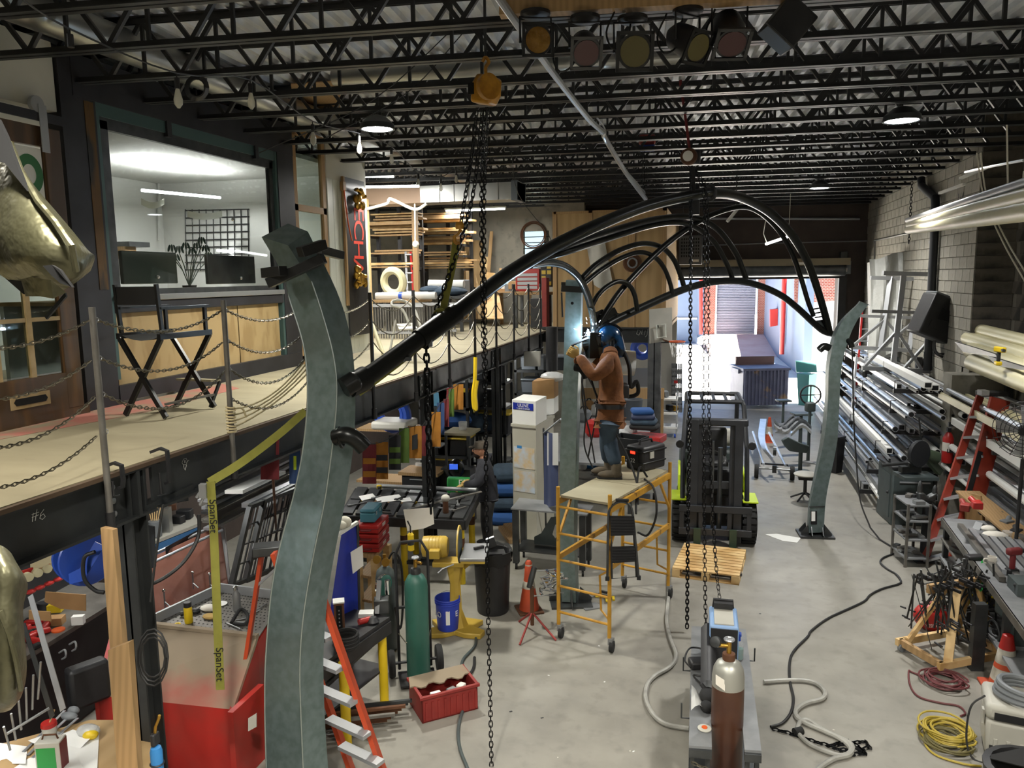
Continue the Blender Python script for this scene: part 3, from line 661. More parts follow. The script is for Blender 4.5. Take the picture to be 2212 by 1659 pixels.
ys=list(np.arange(600,1800,20));l,r_,g_=[sm(sm(trace(q,ys))) for q in (Lf,Rt,Rg)]
rings=[]
for i,y in enumerate(ys):
 a=PD(l[i],y-0,D0+.14);b=PD(g_[i],y+8,D0);c_=PD(r_[i],y,D0+.17);rings.append([a,b,c_,a+c_-b])
hd=[[PD(565,513,D0+.1),PD(590,560,D0+.02),PD(668,520,D0+.1),PD(640,483,D0+.2)]]
top=[PD(565,512,D0+.12),PD(622,530,D0),PD(665,500,D0+.15)];top.append(PD(622,483,D0+.27))
rings=[[top[0],top[1],top[2],top[3]]]+rings
fl=MB();nR=len(rings)
for k,nm in ((0,'left'),(1,'right')): pass
vs=[p for rr in rings for p in rr]
fs=[(i*4+k,i*4+(k+1)%4,(i+1)*4+(k+1)%4,(i+1)*4+k) for i in range(nR-1) for k in range(4)]+[(3,2,1,0),tuple((nR-1)*4+k for k in range(4))]
fl.add(vs,fs)
ed=MB();ed.tube([rr[1] for rr in rings[1:]],.006,5);ed.tube([rr[0] for rr in rings[1:]],.006,5)
ft=(rings[-1][0]+rings[-1][2])/2;zb=rings[-1][0][2]
bs=MB().box((ft[0],ft[1],.015),(.5,.5,.03),.5)
bq=MB()
cb=[PD(x,y,d) for x,y,d in ((592,595,D0-.06),(728,545,D0+.0))]
br=MB()
br.beam(PD(580,612,D0-.05),PD(700,558,D0-.12),.07,.07);br.beam(PD(690,540,D0+.0),PD(738,552,D0+.2),.06,.06)
br2=MB().beam(PD(572,590,D0-.02),PD(612,585,D0-.15),.07,.07).beam(PD(648,545,D0-.2),PD(700,528,D0-.05),.07,.07)
el=MB().tube(px([(725,945,D0+.0),(748,940,D0-.03),(770,950,D0-.02),(788,968,D0)],5),.062,14)
ell=MB().torus(PD(736,945,D0-.0),.07,.012,nrm(PD(760,940,D0)-PD(730,945,D0)))
st=MB().lathe([(.075,0),(.075,.1),(.06,.12)],PD(742,838,D0),nrm(PD(770,820,D0+.05)-PD(742,838,D0)),16)
T('sculpture_column','large curved galvanized box column in the left foreground with black pipe stubs','column',[('box_shaft',fl,'galv',dict(smooth=.3)),('weld_seam',ed,'galv_edge'),('clamp_bracket',br,'black_paint',dict(bevel=.004)),('square_stub',br2,'black_paint',dict(bevel=.004)),('elbow_stub',el,'tube_black'),('weld_ring',ell,'tube_black'),('pipe_collar',st,'tube_black'),('base_plate',bs,'steel_dark')],'galvanized sculpture columns')
mc=PZ(1228,1310,0);dm=float((CM@(mc-CC))[2])
Dm=9.0
ys=[606,660,720,780,860,940,1020,1100,1180,1260,1300]
lx=[1222,1221,1219,1218,1214,1211,1209,1208,1209,1212,1213];gx=[1256,1255,1253,1251,1247,1245,1243,1240,1240,1243,1244];rx=[1259,1258,1257,1255,1253,1251,1249,1247,1246,1249,1250]
rings=[]
for i,y in enumerate(ys):
 dd=Dm+(y-606)/700*.35;a=PD(lx[i],y,dd+.02);b=PD(gx[i],y+2,dd);c_=PD(rx[i]+1,y,dd+.2);rings.append([a,b,c_,a+c_-b])
sh=MB();nR=len(rings);sh.add([p for rr in rings for p in rr],[(i*4+k,i*4+(k+1)%4,(i+1)*4+(k+1)%4,(i+1)*4+k) for i in range(nR-1) for k in range(4)]+[(3,2,1,0),tuple((nR-1)*4+k for k in range(4))])
b0=(rings[-1][0]+rings[-1][2])/2
bp=MB().box((b0[0],b0[1],.012),(.5,.42,.024),.3);gs=MB()
for a in (0,pi/2,pi,3*pi/2):
 d=V(math.cos(a+.3),math.sin(a+.3),0);gs.slab([V(b0[0],b0[1],.02)+d*.1,V(b0[0],b0[1],.02)+d*.26,V(b0[0],b0[1],.06)+d*.26,V(b0[0],b0[1],.2)+d*.12],.012)
cl=MB().beam(PD(1212,623,Dm-.06),PD(1262,626,Dm-.06),.06,.07).beam(PD(1217,614,Dm-.05),PD(1217,626,Dm+.2),.05,.05)
rd=MB().cyl(PD(1213,632,Dm-.05),PD(1215,685,Dm-.05),.01)
e2=MB().tube(px([(1243,792,Dm),(1255,795,Dm-.03),(1264,805,Dm-.03),(1268,815,Dm-.02)],5),.055,12)
hl=MB().lathe([(.018,0),(.018,.006)],PD(1236,655,Dm-.012),-CM[2],12)
T('sculpture_column','tall galvanized box column behind the welder, bolted to the floor','column',[('box_shaft',sh,'galv',dict(smooth=.3)),('base_plate',bp,'steel_dark'),('base_gussets',gs,'steel_dark',dict(smooth=0)),('clamp',cl,'black_paint'),('hanging_rod',rd,'black_paint'),('elbow_stub',e2,'tube_black'),('bolt_hole',hl,'black_void')],'galvanized sculpture columns')
cb0=PZ(1763,1156,0);D2=float((CM@(cb0-CC))[2])
ysr=[660,690,720,760,800,850,900,950,1000,1050,1090,1150]
lx=[1848,1817,1799,1788,1783,1782,1778,1772,1763,1753,1746,1743]
gx=[1850,1822,1806,1796,1790,1789,1786,1780,1769,1758,1750,1747]
rx=[1874,1853,1838,1825,1817,1814,1812,1809,1800,1789,1783,1779]
rings=[]
for i,y in enumerate(ysr):
 dd=D2-.1;a=PD(lx[i],y,dd+.2);b=PD(gx[i],y+1,dd);c_=PD(rx[i],y,dd);rings.append([a,b,c_,a+c_-b])
rings.insert(0,[PD(1856,650,D2+.1),PD(1858,652,D2-.1),PD(1879,660,D2-.1),PD(1877,658,D2+.1)])
P4=[spl([rr[k] for rr in rings],3) for k in range(4)];nR=len(P4[0]);sh=MB()
sh.add([P4[k][i] for i in range(nR) for k in range(4)],[(i*4+k,i*4+(k+1)%4,(i+1)*4+(k+1)%4,(i+1)*4+k) for i in range(nR-1) for k in range(4)]+[(3,2,1,0),tuple((nR-1)*4+k for k in range(4))])
fr_=rings[-1];b0=(fr_[0]+fr_[2])/2
bp=MB().box((b0[0],b0[1]+.0,.015),(.5,.38,.03),.1);gs=MB()
for a in (0,pi/2,pi,3*pi/2):
 d=V(math.cos(a+.1),math.sin(a+.1),0)
 for o_ in (-.08,.08):
  e_=V(-d[1],d[0],0)*o_;gs.slab([V(b0[0],b0[1],.03)+d*.1+e_,V(b0[0],b0[1],.03)+d*.22+e_,V(b0[0],b0[1],.06)+d*.22+e_,V(b0[0],b0[1],.17)+d*.13+e_],.012)
hole=MB().slab([PD(x,y,D2-.112) for x,y in ((1752,1104),(1765,1104),(1765,1133),(1752,1133))],.01,CM[2]);
hpl=MB().slab([PD(x,y,D2-.116) for x,y in ((1753,1105),(1761,1105),(1761,1126),(1753,1126))],.006,CM[2])
st=MB().tube(px([(1792,752,D2),(1780,748,D2),(1770,756,D2)],4),.055,12).tube(px([(1820,735,D2),(1835,738,D2-.1),(1840,750,D2-.1)],4),.045,10)
sm_=MB().beam(PD(1748,1095,D2-.11),PD(1781,1094,D2-.11),.01,.014)
T('sculpture_column','curved galvanized box column by the far right rack, bolted to the floor','column',[('box_shaft',sh,'galv',dict(smooth=.3)),('base_plate',bp,'steel_dark'),('base_gussets',gs,'steel_dark',dict(smooth=0)),('access_slot',hole,'black_void'),('slot_shine',hpl,'paper_white'),('pipe_stub',st,'tube_black'),('joint_line',sm_,'steel_dark')],'galvanized sculpture columns')
can=empty('canopy_frame',PD(1400,700,9.5),'arched black steel tube canopy frame spanning between the galvanized columns','canopy')
def dof(x): return float(np.interp(x,[745,1000,1215,1300,1545,1700,1800],[5.6,6.5,7.6,8.0,9.3,11.0,12.35]))
def dlo(x): return float(np.interp(x,[1280,1800],[9.1,12.35]))
def ctube(pts,r,dep,m='tube_black',n=7,seg=12,name='bent_tube'):
 P3=px([(x,y,dep(x)) for x,y in pts],n)
 if isinstance(r,tuple):r=list(np.linspace(r[0],r[1],len(P3)))
 return part(name,MB().tube(P3,r,seg),m,can)
ctube([(748,836),(770,828),(820,795),(920,722),(1000,665),(1100,590),(1200,530),(1300,482),(1400,444),(1500,421),(1545,417),(1600,426),(1660,457),(1710,507),(1745,567),(1768,632),(1785,690),(1792,720)],(.072,.055),dof,n=6,seg=16,name='spine_tube')
part('tube_sleeve',MB().tube([PD(x,y,dof(x)) for x,y in ((905,733),(985,676))],.082,16),'tube_black',can)
part('tube_collar',MB().tube([PD(x,y,dof(x)) for x,y in ((752,834),(775,824),(790,815))],.09,16),'tube_black',can)
ctube([(1178,543),(1215,533),(1300,505),(1400,477),(1470,468),(1515,475),(1555,500),(1590,548),(1605,585),(1614,608)],.04,lambda x:float(np.interp(x,[1215,1614],[7.65,11.25])))
ctube([(1165,558),(1215,546),(1300,520),(1400,489),(1460,481),(1500,490),(1540,520),(1565,560),(1578,590),(1584,608)],.035,lambda x:float(np.interp(x,[1215,1590],[7.7,11.1])))
ctube([(1258,600),(1290,570),(1340,540),(1390,526),(1430,535),(1455,560),(1470,595),(1480,628)],.034,lambda x:float(np.interp(x,[1258,1480],[8.7,10.4])))
ctube([(1262,612),(1300,582),(1345,556),(1385,545),(1415,556),(1435,580),(1447,610),(1453,637)],.03,lambda x:float(np.interp(x,[1258,1480],[8.8,10.3])))
ctube([(1275,668),(1290,640),(1310,620),(1335,608),(1357,615),(1370,635),(1377,672)],.03,lambda x:float(np.interp(x,[1258,1480],[8.9,10.0])))
ctube([(1145,572),(1185,567),(1220,575),(1250,600),(1268,635),(1278,670),(1284,705)],.042,lambda x:float(np.interp(x,[1145,1284],[7.4,9.1])),'tube_shiny')
ctube([(1284,715),(1310,672),(1350,617),(1420,545),(1480,497),(1540,463),(1600,447),(1640,458),(1680,495),(1710,545),(1730,600),(1745,650),(1757,682)],.038,lambda x:float(np.interp(x,[1284,1560,1757],[9.1,10.6,12.1])))
ctube([(1284,720),(1320,696),(1370,672),(1447,637),(1500,618),(1560,607),(1620,611),(1680,634),(1720,663),(1760,700),(1780,716),(1800,722)],.05,dlo,name='lower_chord')
def plate(pts,dep,t=.02,name='gusset_plate'): return part(name,MB().slab([PD(x,y,dep(x)) for x,y in pts],t,CM[2]),'tube_black',can,0)
plate([(1284,682),(1300,680),(1318,665),(1328,664),(1334,676),(1350,680),(1332,695),(1318,706),(1300,708)],dlo)
plate([(1284,676),(1300,668),(1312,672),(1296,696),(1285,694)],dlo)
def holes(pts,dep,name='plate_opening'):part(name,MB().slab([PD(x,y,dep(x)-.006) for x,y in pts],.003,CM[2]),'tube_shiny',can,0)
for cx,cy in ((1295,684),(1328,685),(1313,697)):part('plate_boss',MB().torus(PD(cx,cy,dlo(cx)-.01),.03,.008,CM[2],14,6),'tube_black',can)
d_= lambda x:12.2
for y in (668,677,686,694):part('ladder_bar',MB().beam(PD(1756+(y-668)*.25,y,12.2),PD(1774+(y-668)*.3,y-3,12.2),.03,.02),'tube_black',can,0)
plate([(1758,695),(1780,690),(1788,716),(1778,712)],d_)
part('joint_block',MB().box(PD(1285,745,9.05),(.16,.16,.3),.4).tube([PD(1262,748,9.1),PD(1300,742,9.0)],.05,10).tube([PD(1284,700,9.1),PD(1288,770,9.05)],.05,10),'tube_black',can)
part('clamp_bolts',MB().box(PD(870,770,6.0),(.03,.05,.08),.3).box(PD(930,735,6.2),(.03,.06,.1),.3).box(PD(880,775,6.0),(.05,.05,.03)),'steel_dark',can)
part('top_clamp',MB().torus(PD(1534,417,9.25),.075,.03,nrm(PD(1545,416,9.3)-PD(1520,418,9.2)),16,8).box(PD(1500,432,9.2),(.12,.1,.35)),'black_satin',can)
# ================================================================== MIDDLE OF THE HALL
def link_mesh(pitch,r,m):
 n=8;L_=pitch*.68;wd=pitch*.36;pts=[]
 for i in range(n):a=2*pi*i/n;pts.append(V(math.cos(a)*wd,0,math.sin(a)*wd+(L_-wd)*(1 if math.sin(a)>.01 else (-1 if math.sin(a)<-.01 else 0))))
 return mesh_of('chain_link',MB().tube(pts,r,4,closed= True ),m,.9)
def chain(path,pitch,r,m,parent,lm= None ):
 """separate links along a path, as parts of parent"""
 lm=lm or link_mesh(pitch,r,m)
 P3=[np.asarray(p,float) for p in path];seg=[np.linalg.norm(P3[i+1]-P3[i]) for i in range(len(P3)-1)];tot=sum(seg);cum=np.cumsum([0]+seg)
 n=int(tot/pitch)
 for i in range(n):
  s=(i+.5)*pitch;k=min(int(np.searchsorted(cum,s)-1),len(seg)-1);t=(s-cum[k])/max(seg[k],1e-6);p=P3[k]+(P3[k+1]-P3[k])*t;d=nrm(P3[k+1]-P3[k])
  o=raw('chain_link',lm,parent,p-WL[parent.name])
  q=Vector(d).to_track_quat('Z','Y');o.rotation_mode='QUATERNION';o.rotation_quaternion=q@Matrix.Rotation((i%2)*pi/2,3,'Z').to_quaternion()
def chain_mb(path,pitch,r):
 b=MB();P3=[np.asarray(p,float) for p in path];seg=[np.linalg.norm(P3[i+1]-P3[i]) for i in range(len(P3)-1)];tot=sum(seg);cum=np.cumsum([0]+seg);n=max(int(tot/pitch),1)
 for i in range(n):
  s=(i+.5)*pitch;k=min(int(np.searchsorted(cum,s)-1),len(seg)-1);t=(s-cum[k])/max(seg[k],1e-6);p=P3[k]+(P3[k+1]-P3[k])*t;d=nrm(P3[k+1]-P3[k])
  x=nrm(np.cross(d,(0,0,1) if abs(d[2])<.9 else (1,0,0)));y=np.cross(d,x);w=x if i%2 else y
  L_=pitch*.7;h=pitch*.34
  b.tube([p+w*h*math.cos(a)+d*(h*math.sin(a)+(L_-h)*np.sign(round(math.sin(a),3))) for a in [2*pi*j/6 for j in range(6)]],r,3,closed= True )
 return b
SO=V(-1.06,8.6,0);SA=math.radians(-18.5);sx=XF(SO,SA)
hw,hl=.31,.82
sc=empty('rolling_scaffold',SO,'yellow rolling scaffold with a plywood platform that the welder stands on','scaffold')
for (x,y) in ((-hw,-hl),(hw,-hl),(-hw,hl),(hw,hl)):
 part('post',MB(sx).cyl((x,y,.15),(x,y,1.72),.021,n=10),'yellow_scaff',sc)
 ca=part('caster',MB(sx).box((x+.02,y,.12),(.05,.06,.07)),'steel',sc)
 part('wheel',MB(sx).lathe([(.02,-.02),(.062,-.02),(.065,0),(.062,.02),(.02,.02)],(x+.03,y,.065),(1,.2,0),14),'black_rubber',ca)
for y in (-hl,hl):
 for z in (.3,.6,.9,1.2,1.5):part('rung',MB(sx).cyl((-hw,y,z),(hw,y,z),.015,n=8),'yellow_scaff',sc)
 part('corner_brace',MB(sx).tube([(hw,y,.35),(hw*.6,y-.05*np.sign(y),.42),(hw*.55,y-.05*np.sign(y),.8),(hw,y,.9)],.013,6),'yellow_scaff',sc)
for x in (-hw,hw):
 for z,h in ((1.56,.07),(.93,.06)):part('side_rail',MB(sx).beam((x,-hl,z),(x,hl,z),.03,h),'yellow_scaff',sc)
 for s in (-1,1):part('knee_brace',MB(sx).beam((x,s*hl,1.15),(x,s*(hl-.3),1.53),.025,.025),'yellow_scaff',sc)
for a,b in ((-hl+.02,-.05),(-.04,hl-.02)):part('platform_board',MB(sx).bb((-hw+.02,a,1.6),(hw-.02,b,1.625)),'mezz_ply',sc,0)
d=7.97
def SP(x,y,o=0): return PD(x,y,d+o)
T('step_stool','folded two-step stool with black treads hung on the scaffold end','stool',[('frame',MB().tube(px([(1312,1245,d),(1314,1130,d),(1318,1098,d),(1335,1085,d),(1352,1086,d),(1364,1098,d),(1370,1140,d),(1379,1245,d)],3),.013,8),'steel_dark'),('rear_frame',MB().tube([SP(1319,1105,.05),SP(1322,1250,.06),SP(1375,1246,.06),SP(1366,1105,.05)],.011,8),'steel_dark'),('handle_grip',MB().tube([SP(1330,1080),SP(1358,1081)],.017,8),'black_rubber'),('tread',MB().slab([SP(1318,1115,-.03),SP(1370,1115,-.03),SP(1372,1156,-.03),SP(1320,1158,-.03)],.03,CM[2]),'black_rubber',dict(sub=[('tread_rib',MB().beam(SP(1320,1121+6*i,-.035),SP(1370,1121+6*i,-.035),.012,.012),'black_satin') for i in range(6)])),('tread',MB().slab([SP(1320,1182,-.03),SP(1372,1180,-.03),SP(1374,1213,-.03),SP(1322,1217,-.03)],.03,CM[2]),'black_rubber',dict(sub=[('tread_rib',MB().beam(SP(1322,1187+6*i,-.035),SP(1372,1186+6*i,-.035),.012,.012),'black_satin') for i in range(5)])),('foot',MB().box(SP(1312,1250),(.04,.03,.04)),'black_rubber'),('foot',MB().box(SP(1380,1248),(.04,.03,.04)),'black_rubber')])
pa=PZ(1452,1226,.13);pb=PZ(1597,1244,.13);pc=PZ(1609,1186,.13);pa[2]=pb[2]=pc[2]=0
pu=nrm(pb-pa);pv=nrm(pc-pb-pu*((pc-pb)@pu));pw=np.linalg.norm(pb-pa);pl=abs((pc-pb)@pv);px_=np.array([pu,pv,EZ]).T
def PB(x0,x1,y0,y1,z0,z1): return MB().box(pa+pu*(x0+x1)/2+pv*(y0+y1)/2+V(0,0,(z0+z1)/2),(x1-x0,y1-y0,z1-z0),px_)
pal=empty('pallet',pa+pu*pw/2+pv*pl/2,'pale wooden pallet on the floor in front of the forklift','pallet');nb=10
for i in range(nb):part('deck_board',PB(0,pw,i*pl/nb+.006,(i+1)*pl/nb-.012,.112,.13),'lumber_pale',pal,0)
for x in (0,pw/2-.05,pw-.1):
 part('stringer',PB(x,x+.1,0,pl,.095,.111),'lumber_pale',pal,0);part('bottom_board',PB(x,x+.1,0,pl,0,.018),'lumber_pale',pal,0)
 for y in (0,pl/2-.06,pl-.12):part('block',PB(x,x+.1,y,y+.12,.018,.095),'lumber_pale',pal,0)
part('bottom_board',PB(0,pw,0,.09,.001,.017),'lumber_pale',pal,0)
fo=V(.02,11.55,0);fx=XF(fo,pi+math.radians(3));B= lambda :MB(fx)
fk=empty('forklift',fo,'black and lime forklift facing the viewer behind the pallet','forklift')
def fp(n,b,m,**k): return part(n,b,m,fk,**k)
for x in (-.5,.5):
 w=fp('front_wheel',B().lathe([(.1,-.11),(.27,-.11),(.31,-.08),(.315,0),(.31,.08),(.27,.11),(.1,.11)],(x,0,.315),(1,0,0),26),'black_rubber')
 for i in range(22):a=2*pi*i/22;part('tread_lug',MB(fx).box((x,math.cos(a)*.312,.315+math.sin(a)*.312),(.2,.05,.03),np.array(Matrix.Rotation(a,3,'X')@Matrix.Rotation(pi/2,3,'X'))@np.eye(3)),'black_rubber',w,0)
 part('hub',B().lathe([(.1,-.1),(.1,.1)],(x,0,.315),(1,0,0),14),'lime',w)
 fp('rear_wheel',B().lathe([(.08,-.08),(.2,-.08),(.24,0),(.2,.08),(.08,.08)],(x*.9,-1.35,.24),(1,0,0),20),'black_rubber')
 fp('fender',B().box((x*1.02,-.02,.67),(.22,.5,.03)),'lime',bevel=.01)
 fp('mast_rail',B().box((x*.62,.38,1.02),(.12,.13,1.8)),'forklift_dark',bevel=.008);fp('inner_rail',B().box((x*.44,.36,1.0),(.06,.1,1.7)),'forklift_dark')
 fp('tilt_cylinder',B().cyl((x*.4,.3,.45),(x*.4,-.3,.6),.04),'steel_dark')
 fp('guard_post',B().tube([(x*.92,.2,.62),(x*.92,-.05,1.4),(x*.84,-.28,2.02),(x*.8,-.35,2.06)],.035,8),'forklift_dark');fp('rear_guard_post',B().tube([(x*.8,-1.35,.9),(x*.8,-1.25,2.0),(x*.8,-1.15,2.06)],.035,8),'forklift_dark')
 fp('fork',B().box((x*.5,1.0,.06),(.1,1.0,.035)),'steel_dark');fp('fork_shank',B().box((x*.5,.52,.2),(.1,.04,.28)),'green_dark')
 fp('side_panel',B().box((x*.98,-.9,.62),(.06,1.0,.55)),'lime',bevel=.02)
 fp('lamp',B().lathe([(.03,0),(.06,.03),(.055,.05)],(x*1.02,.15,1.5),(0,1,0),14),'black_satin')
for z in (2.06,):
 fp('guard_bar',B().tube([(-.4,-.33,z),(.4,-.33,z)],.035,8),'forklift_dark');fp('guard_bar',B().tube([(-.4,-1.15,z),(.4,-1.15,z)],.035,8),'forklift_dark')
 for i in range(5):fp('guard_slat',B().beam((-.36+i*.18,-.33,z),(-.36+i*.18,-1.15,z),.05,.02),'forklift_dark')
 for x in (-.4,.4):fp('guard_side',B().tube([(x,-.33,z),(x,-1.15,z)],.035,8),'forklift_dark')
fp('mast_top',B().box((0,.38,1.88),(.86,.12,.1)),'forklift_dark',bevel=.02);fp('mast_cross',B().box((0,.34,.95),(.6,.06,.1)),'forklift_dark')
fp('lift_cylinder',B().cyl((-.06,.34,.2),(-.06,.34,1.5),.035),'steel_dark');fp('lift_chain',B().beam((.04,.36,.3),(.04,.36,1.6),.03,.015),'steel_dark')
for z in (.62,.28):fp('carriage_bar',B().box((0,.47,z),(1.02,.05,.1)),'forklift_dark',bevel=.006)
for x in (-.47,-.2,.2,.47):fp('carriage_upright',B().box((x,.47,.45),(.06,.04,.34)),'forklift_dark')
fp('chassis',B().box((0,-.5,.5),(.84,1.2,.5)),'forklift_dark',bevel=.03);fp('dashboard',B().box((0,.0,.92),(.8,.25,.4)),'forklift_dark',bevel=.04)
fp('counterweight',B().box((0,-1.5,.7),(1.0,.45,.85)),'machine_grey',bevel=.08);fp('hood',B().box((0,-.85,.85),(.75,.7,.25)),'forklift_dark',bevel=.05)
fp('seat_cushion',B().box((0,-.65,1.05),(.46,.45,.14)),'black_satin',bevel=.05);fp('seat_back',B().box((0,-.9,1.32),(.46,.14,.5),np.array(Matrix.Rotation(.15,3,'X'))),'black_satin',bevel=.06)
sw=fp('steering_wheel',B().torus((.02,-.15,1.22),.16,.014,(0,.55,.85),20,6),'black_rubber');part('column',B().cyl((.02,.02,1.0),(.02,-.14,1.22),.025),'black_satin',sw)
fp('gas_bottle',B().lathe([(.02,-.4),(.13,-.36),(.15,-.3),(.15,.3),(.13,.36),(.02,.4)],(0,-1.4,1.3),(1,0,0),16),'grey_light')
tp=PZ(1065,1318,0);x=XF(tp)
bag=MB(x);n=20
rim=[]
for j,(r,z) in enumerate(((.2,.55),(.215,.74),(.245,.77),(.25,.7),(.238,.62))):rim.append([V(math.cos(2*pi*i/n)*(r+.012*math.sin(i*2.3+j)),math.sin(2*pi*i/n)*(r+.012*math.sin(i*1.7+j)),z+.02*math.sin(i*3.1+j*2)) for i in range(n+1)])
bag.grid(rim)
T('trash_can','black plastic trash can with a black liner beside the disc sander','trash can',[('body',MB(x).lathe([(.01,0),(.185,0),(.19,.02),(.222,.72),(.235,.73),(.232,.745),(.21,.74),(.18,.05),(.01,.04)],n=28),'black_satin'),('liner',bag,'black_rubber'),('rubbish',MB(x).box((.05,.02,.66),(.2,.16,.14),.4),'black_satin')])
one('metal_offcut',MB(x).box((-.03,.08,.82),(.1,.02,.2),np.array(Matrix.Rotation(.7,3,'X')@Matrix.Rotation(.5,3,'Z'))),'steel','perforated steel offcut poking out of the trash can','offcut')
so=PZ(985,1362,0);x=XF(so,math.radians(12))
foot=MB(x);foot.prism([(-.3,-.22),(-.12,-.2),(0,-.13),(.12,-.2),(.3,-.22),(.34,-.1),(.2,0),(.3,.16),(.1,.22),(-.1,.22),(-.3,.16),(-.2,0),(-.34,-.1)],(0,0,0),(1,0,0),(0,1,0),.06)
gd=MB(x);pts=[]
gpts=[(math.cos(a)*.2,math.sin(a)*.2) for a in np.linspace(-.2,pi+.2,18)]
gd.sweep([V(.06,0,1.0)+V(0,p[0],p[1]) for p in gpts],[(-.03,-.008),(.03,-.008),(.03,.008),(-.03,.008)],up=(1,0,0),flatup= True )
T('disc_sander','yellow disc sander with a tilting table on a cast pedestal','sander',[('foot',foot,'yellow_machine',dict(bevel=.01)),('pedestal',MB(x).lathe([(.14,.05),(.07,.25),(.06,.55),(.1,.78)],(0,.03,0),n=8),'yellow_machine'),('saddle',MB(x).box((-.06,.03,.8),(.36,.2,.06)),'yellow_machine',dict(bevel=.01)),('motor',MB(x).lathe([(.05,-.17),(.115,-.15),(.12,-.1),(.12,.1),(.1,.13)],(-.2,.03,.98),(1,0,0),22),'yellow_machine'),('motor_fins',MB(x).lathe([(.124 if i%2 else .112,-.09+i*.018) for i in range(11)],(-.2,.03,.98),(1,0,0),22),'yellow_machine',dict(smooth=.2)),('junction_box',MB(x).box((-.2,-.12,.95),(.12,.08,.1)),'yellow_machine',dict(bevel=.01)),('sanding_disc',MB(x).lathe([(.01,0),(.185,0),(.185,.015),(.01,.015)],(.06,0,1.0),(1,0,0),30),'machine_grey'),('disc_guard',gd,'yellow_machine'),('work_table',MB(x).box((.24,-.06,.95),(.28,.5,.03)),'steel',dict(bevel=.004)),('table_rim',MB(x).box((.24,-.06,.92),(.26,.48,.03)),'yellow_machine'),('table_bracket',MB(x).beam((.1,0,.78),(.24,-.05,.91),.06,.1),'yellow_machine'),('mitre_gauge',MB(x).box((.28,.0,.98),(.12,.03,.03),.6),'black_satin'),('lock_lever',MB(x).tube([(.02,-.2,.86),(-.1,-.28,.84),(-.14,-.3,.8)],.008,6),'steel')])
bo=PZ(968,1356,.062);x=XF(bo,.2)
bk=T('bucket','bright blue plastic bucket on the sander foot','bucket',[('body',MB(x).lathe([(.01,0),(.115,0),(.118,.01),(.138,.36),(.134,.36),(.112,.02),(.01,.015)],n=28),'blue_bucket'),('rib',MB(x).torus((0,0,.31),.139,.005,n=28),'blue_bucket'),('rib',MB(x).torus((0,0,.335),.141,.005,n=28),'blue_bucket'),('rim',MB(x).torus((0,0,.36),.138,.006,n=28),'blue_bucket'),('bail_wire',MB(x).tube([V(math.cos(a)*.142,-math.sin(a)*.142,.31-.07*math.sin(a)) for a in np.linspace(pi*1.05,2*pi-.2,12)],.003,5),'steel')])
vd=nrm(V(-bo[0],-bo[1],0));rt=V(-vd[1],vd[0],0)
def on_can(c,rad,ang,z):a=math.atan2(vd[1],vd[0])+ang; return c+V(math.cos(a)*rad,math.sin(a)*rad,z),V(-math.sin(a),math.cos(a),0)
p_,u_=on_can(bo,.129,.0,.17);part('print_label',MB().box(p_,(.004,.045,.16),math.atan2(vd[1],vd[0])),'paper_white',bk)
p_,u_=on_can(bo,.131,-.95,.2);text('LO',p_,u_,(0,0,1),.09,'paper_white',bk,'brand_lettering');p_,u_=on_can(bo,.131,.85,.2);text('E',p_,u_,(0,0,1),.09,'paper_white',bk,'brand_lettering')
gp=PZ(905,1462,.05);x=XF(gp)
T('gas_cylinder','tall green gas cylinder strapped on a black cart','gas cylinder',[('body',MB(x).lathe([(.02,0),(.105,0),(.115,.02),(.115,.92),(.108,.99),(.08,1.05),(.045,1.08),(.04,1.1),(.02,1.1)],n=28),'green_tank'),('neck_ring',MB(x).lathe([(.05,1.07),(.055,1.09),(.045,1.13),(.025,1.14)],n=18),'steel_dark'),('valve',MB(x).cyl((0,0,1.13),(0,0,1.22),.018).cyl((0,0,1.19),(.07,-.02,1.19),.014),'brass'),('hand_wheel',MB(x).torus((0,0,1.235),.03,.009,n=14,m=6).cyl((-.03,0,1.235),(.03,0,1.235),.005).cyl((0,-.03,1.235),(0,.03,1.235),.005),'alu')])
cp=gp+V(-.04,.05,0);x=XF((cp[0],cp[1],0),.5)
T('cylinder_cart','black two-wheeled cart carrying the green cylinder','cart',[('wheel',MB(x).lathe([(.03,-.03),(.13,-.03),(.14,0),(.13,.03),(.03,.03)],(-.24,.1,.14),(1,0,0),22),'black_rubber'),('wheel',MB(x).lathe([(.03,-.03),(.13,-.03),(.14,0),(.13,.03),(.03,.03)],(.24,.1,.14),(1,0,0),22),'black_rubber'),('base_tray',MB(x).box((0,-.05,.035),(.36,.3,.02)),'black_satin'),('axle',MB(x).cyl((-.24,.1,.14),(.24,.1,.14),.015),'black_satin'),('frame',MB(x).tube([(-.16,.14,.05),(-.16,.16,1.25),(-.1,.2,1.36),(.1,.2,1.36),(.16,.16,1.25),(.16,.14,.05)],.015,8).beam((-.16,.15,.7),(.16,.15,.7),.03,.02),'black_satin'),('retaining_chain',chain_mb([V(-.16,.1,.45),V(-.1,-.1,.43),V(0,-.135,.42),V(.1,-.1,.43),V(.16,.1,.45)],.03,.003) if 0 else MB(x).tube([(-.16,.1,.45),(-.11,-.09,.44),(0,-.13,.43),(.11,-.09,.44),(.16,.1,.45)],.006,5),'chain_grey')])
c2=PZ(838,1400,0);x=XF(c2)
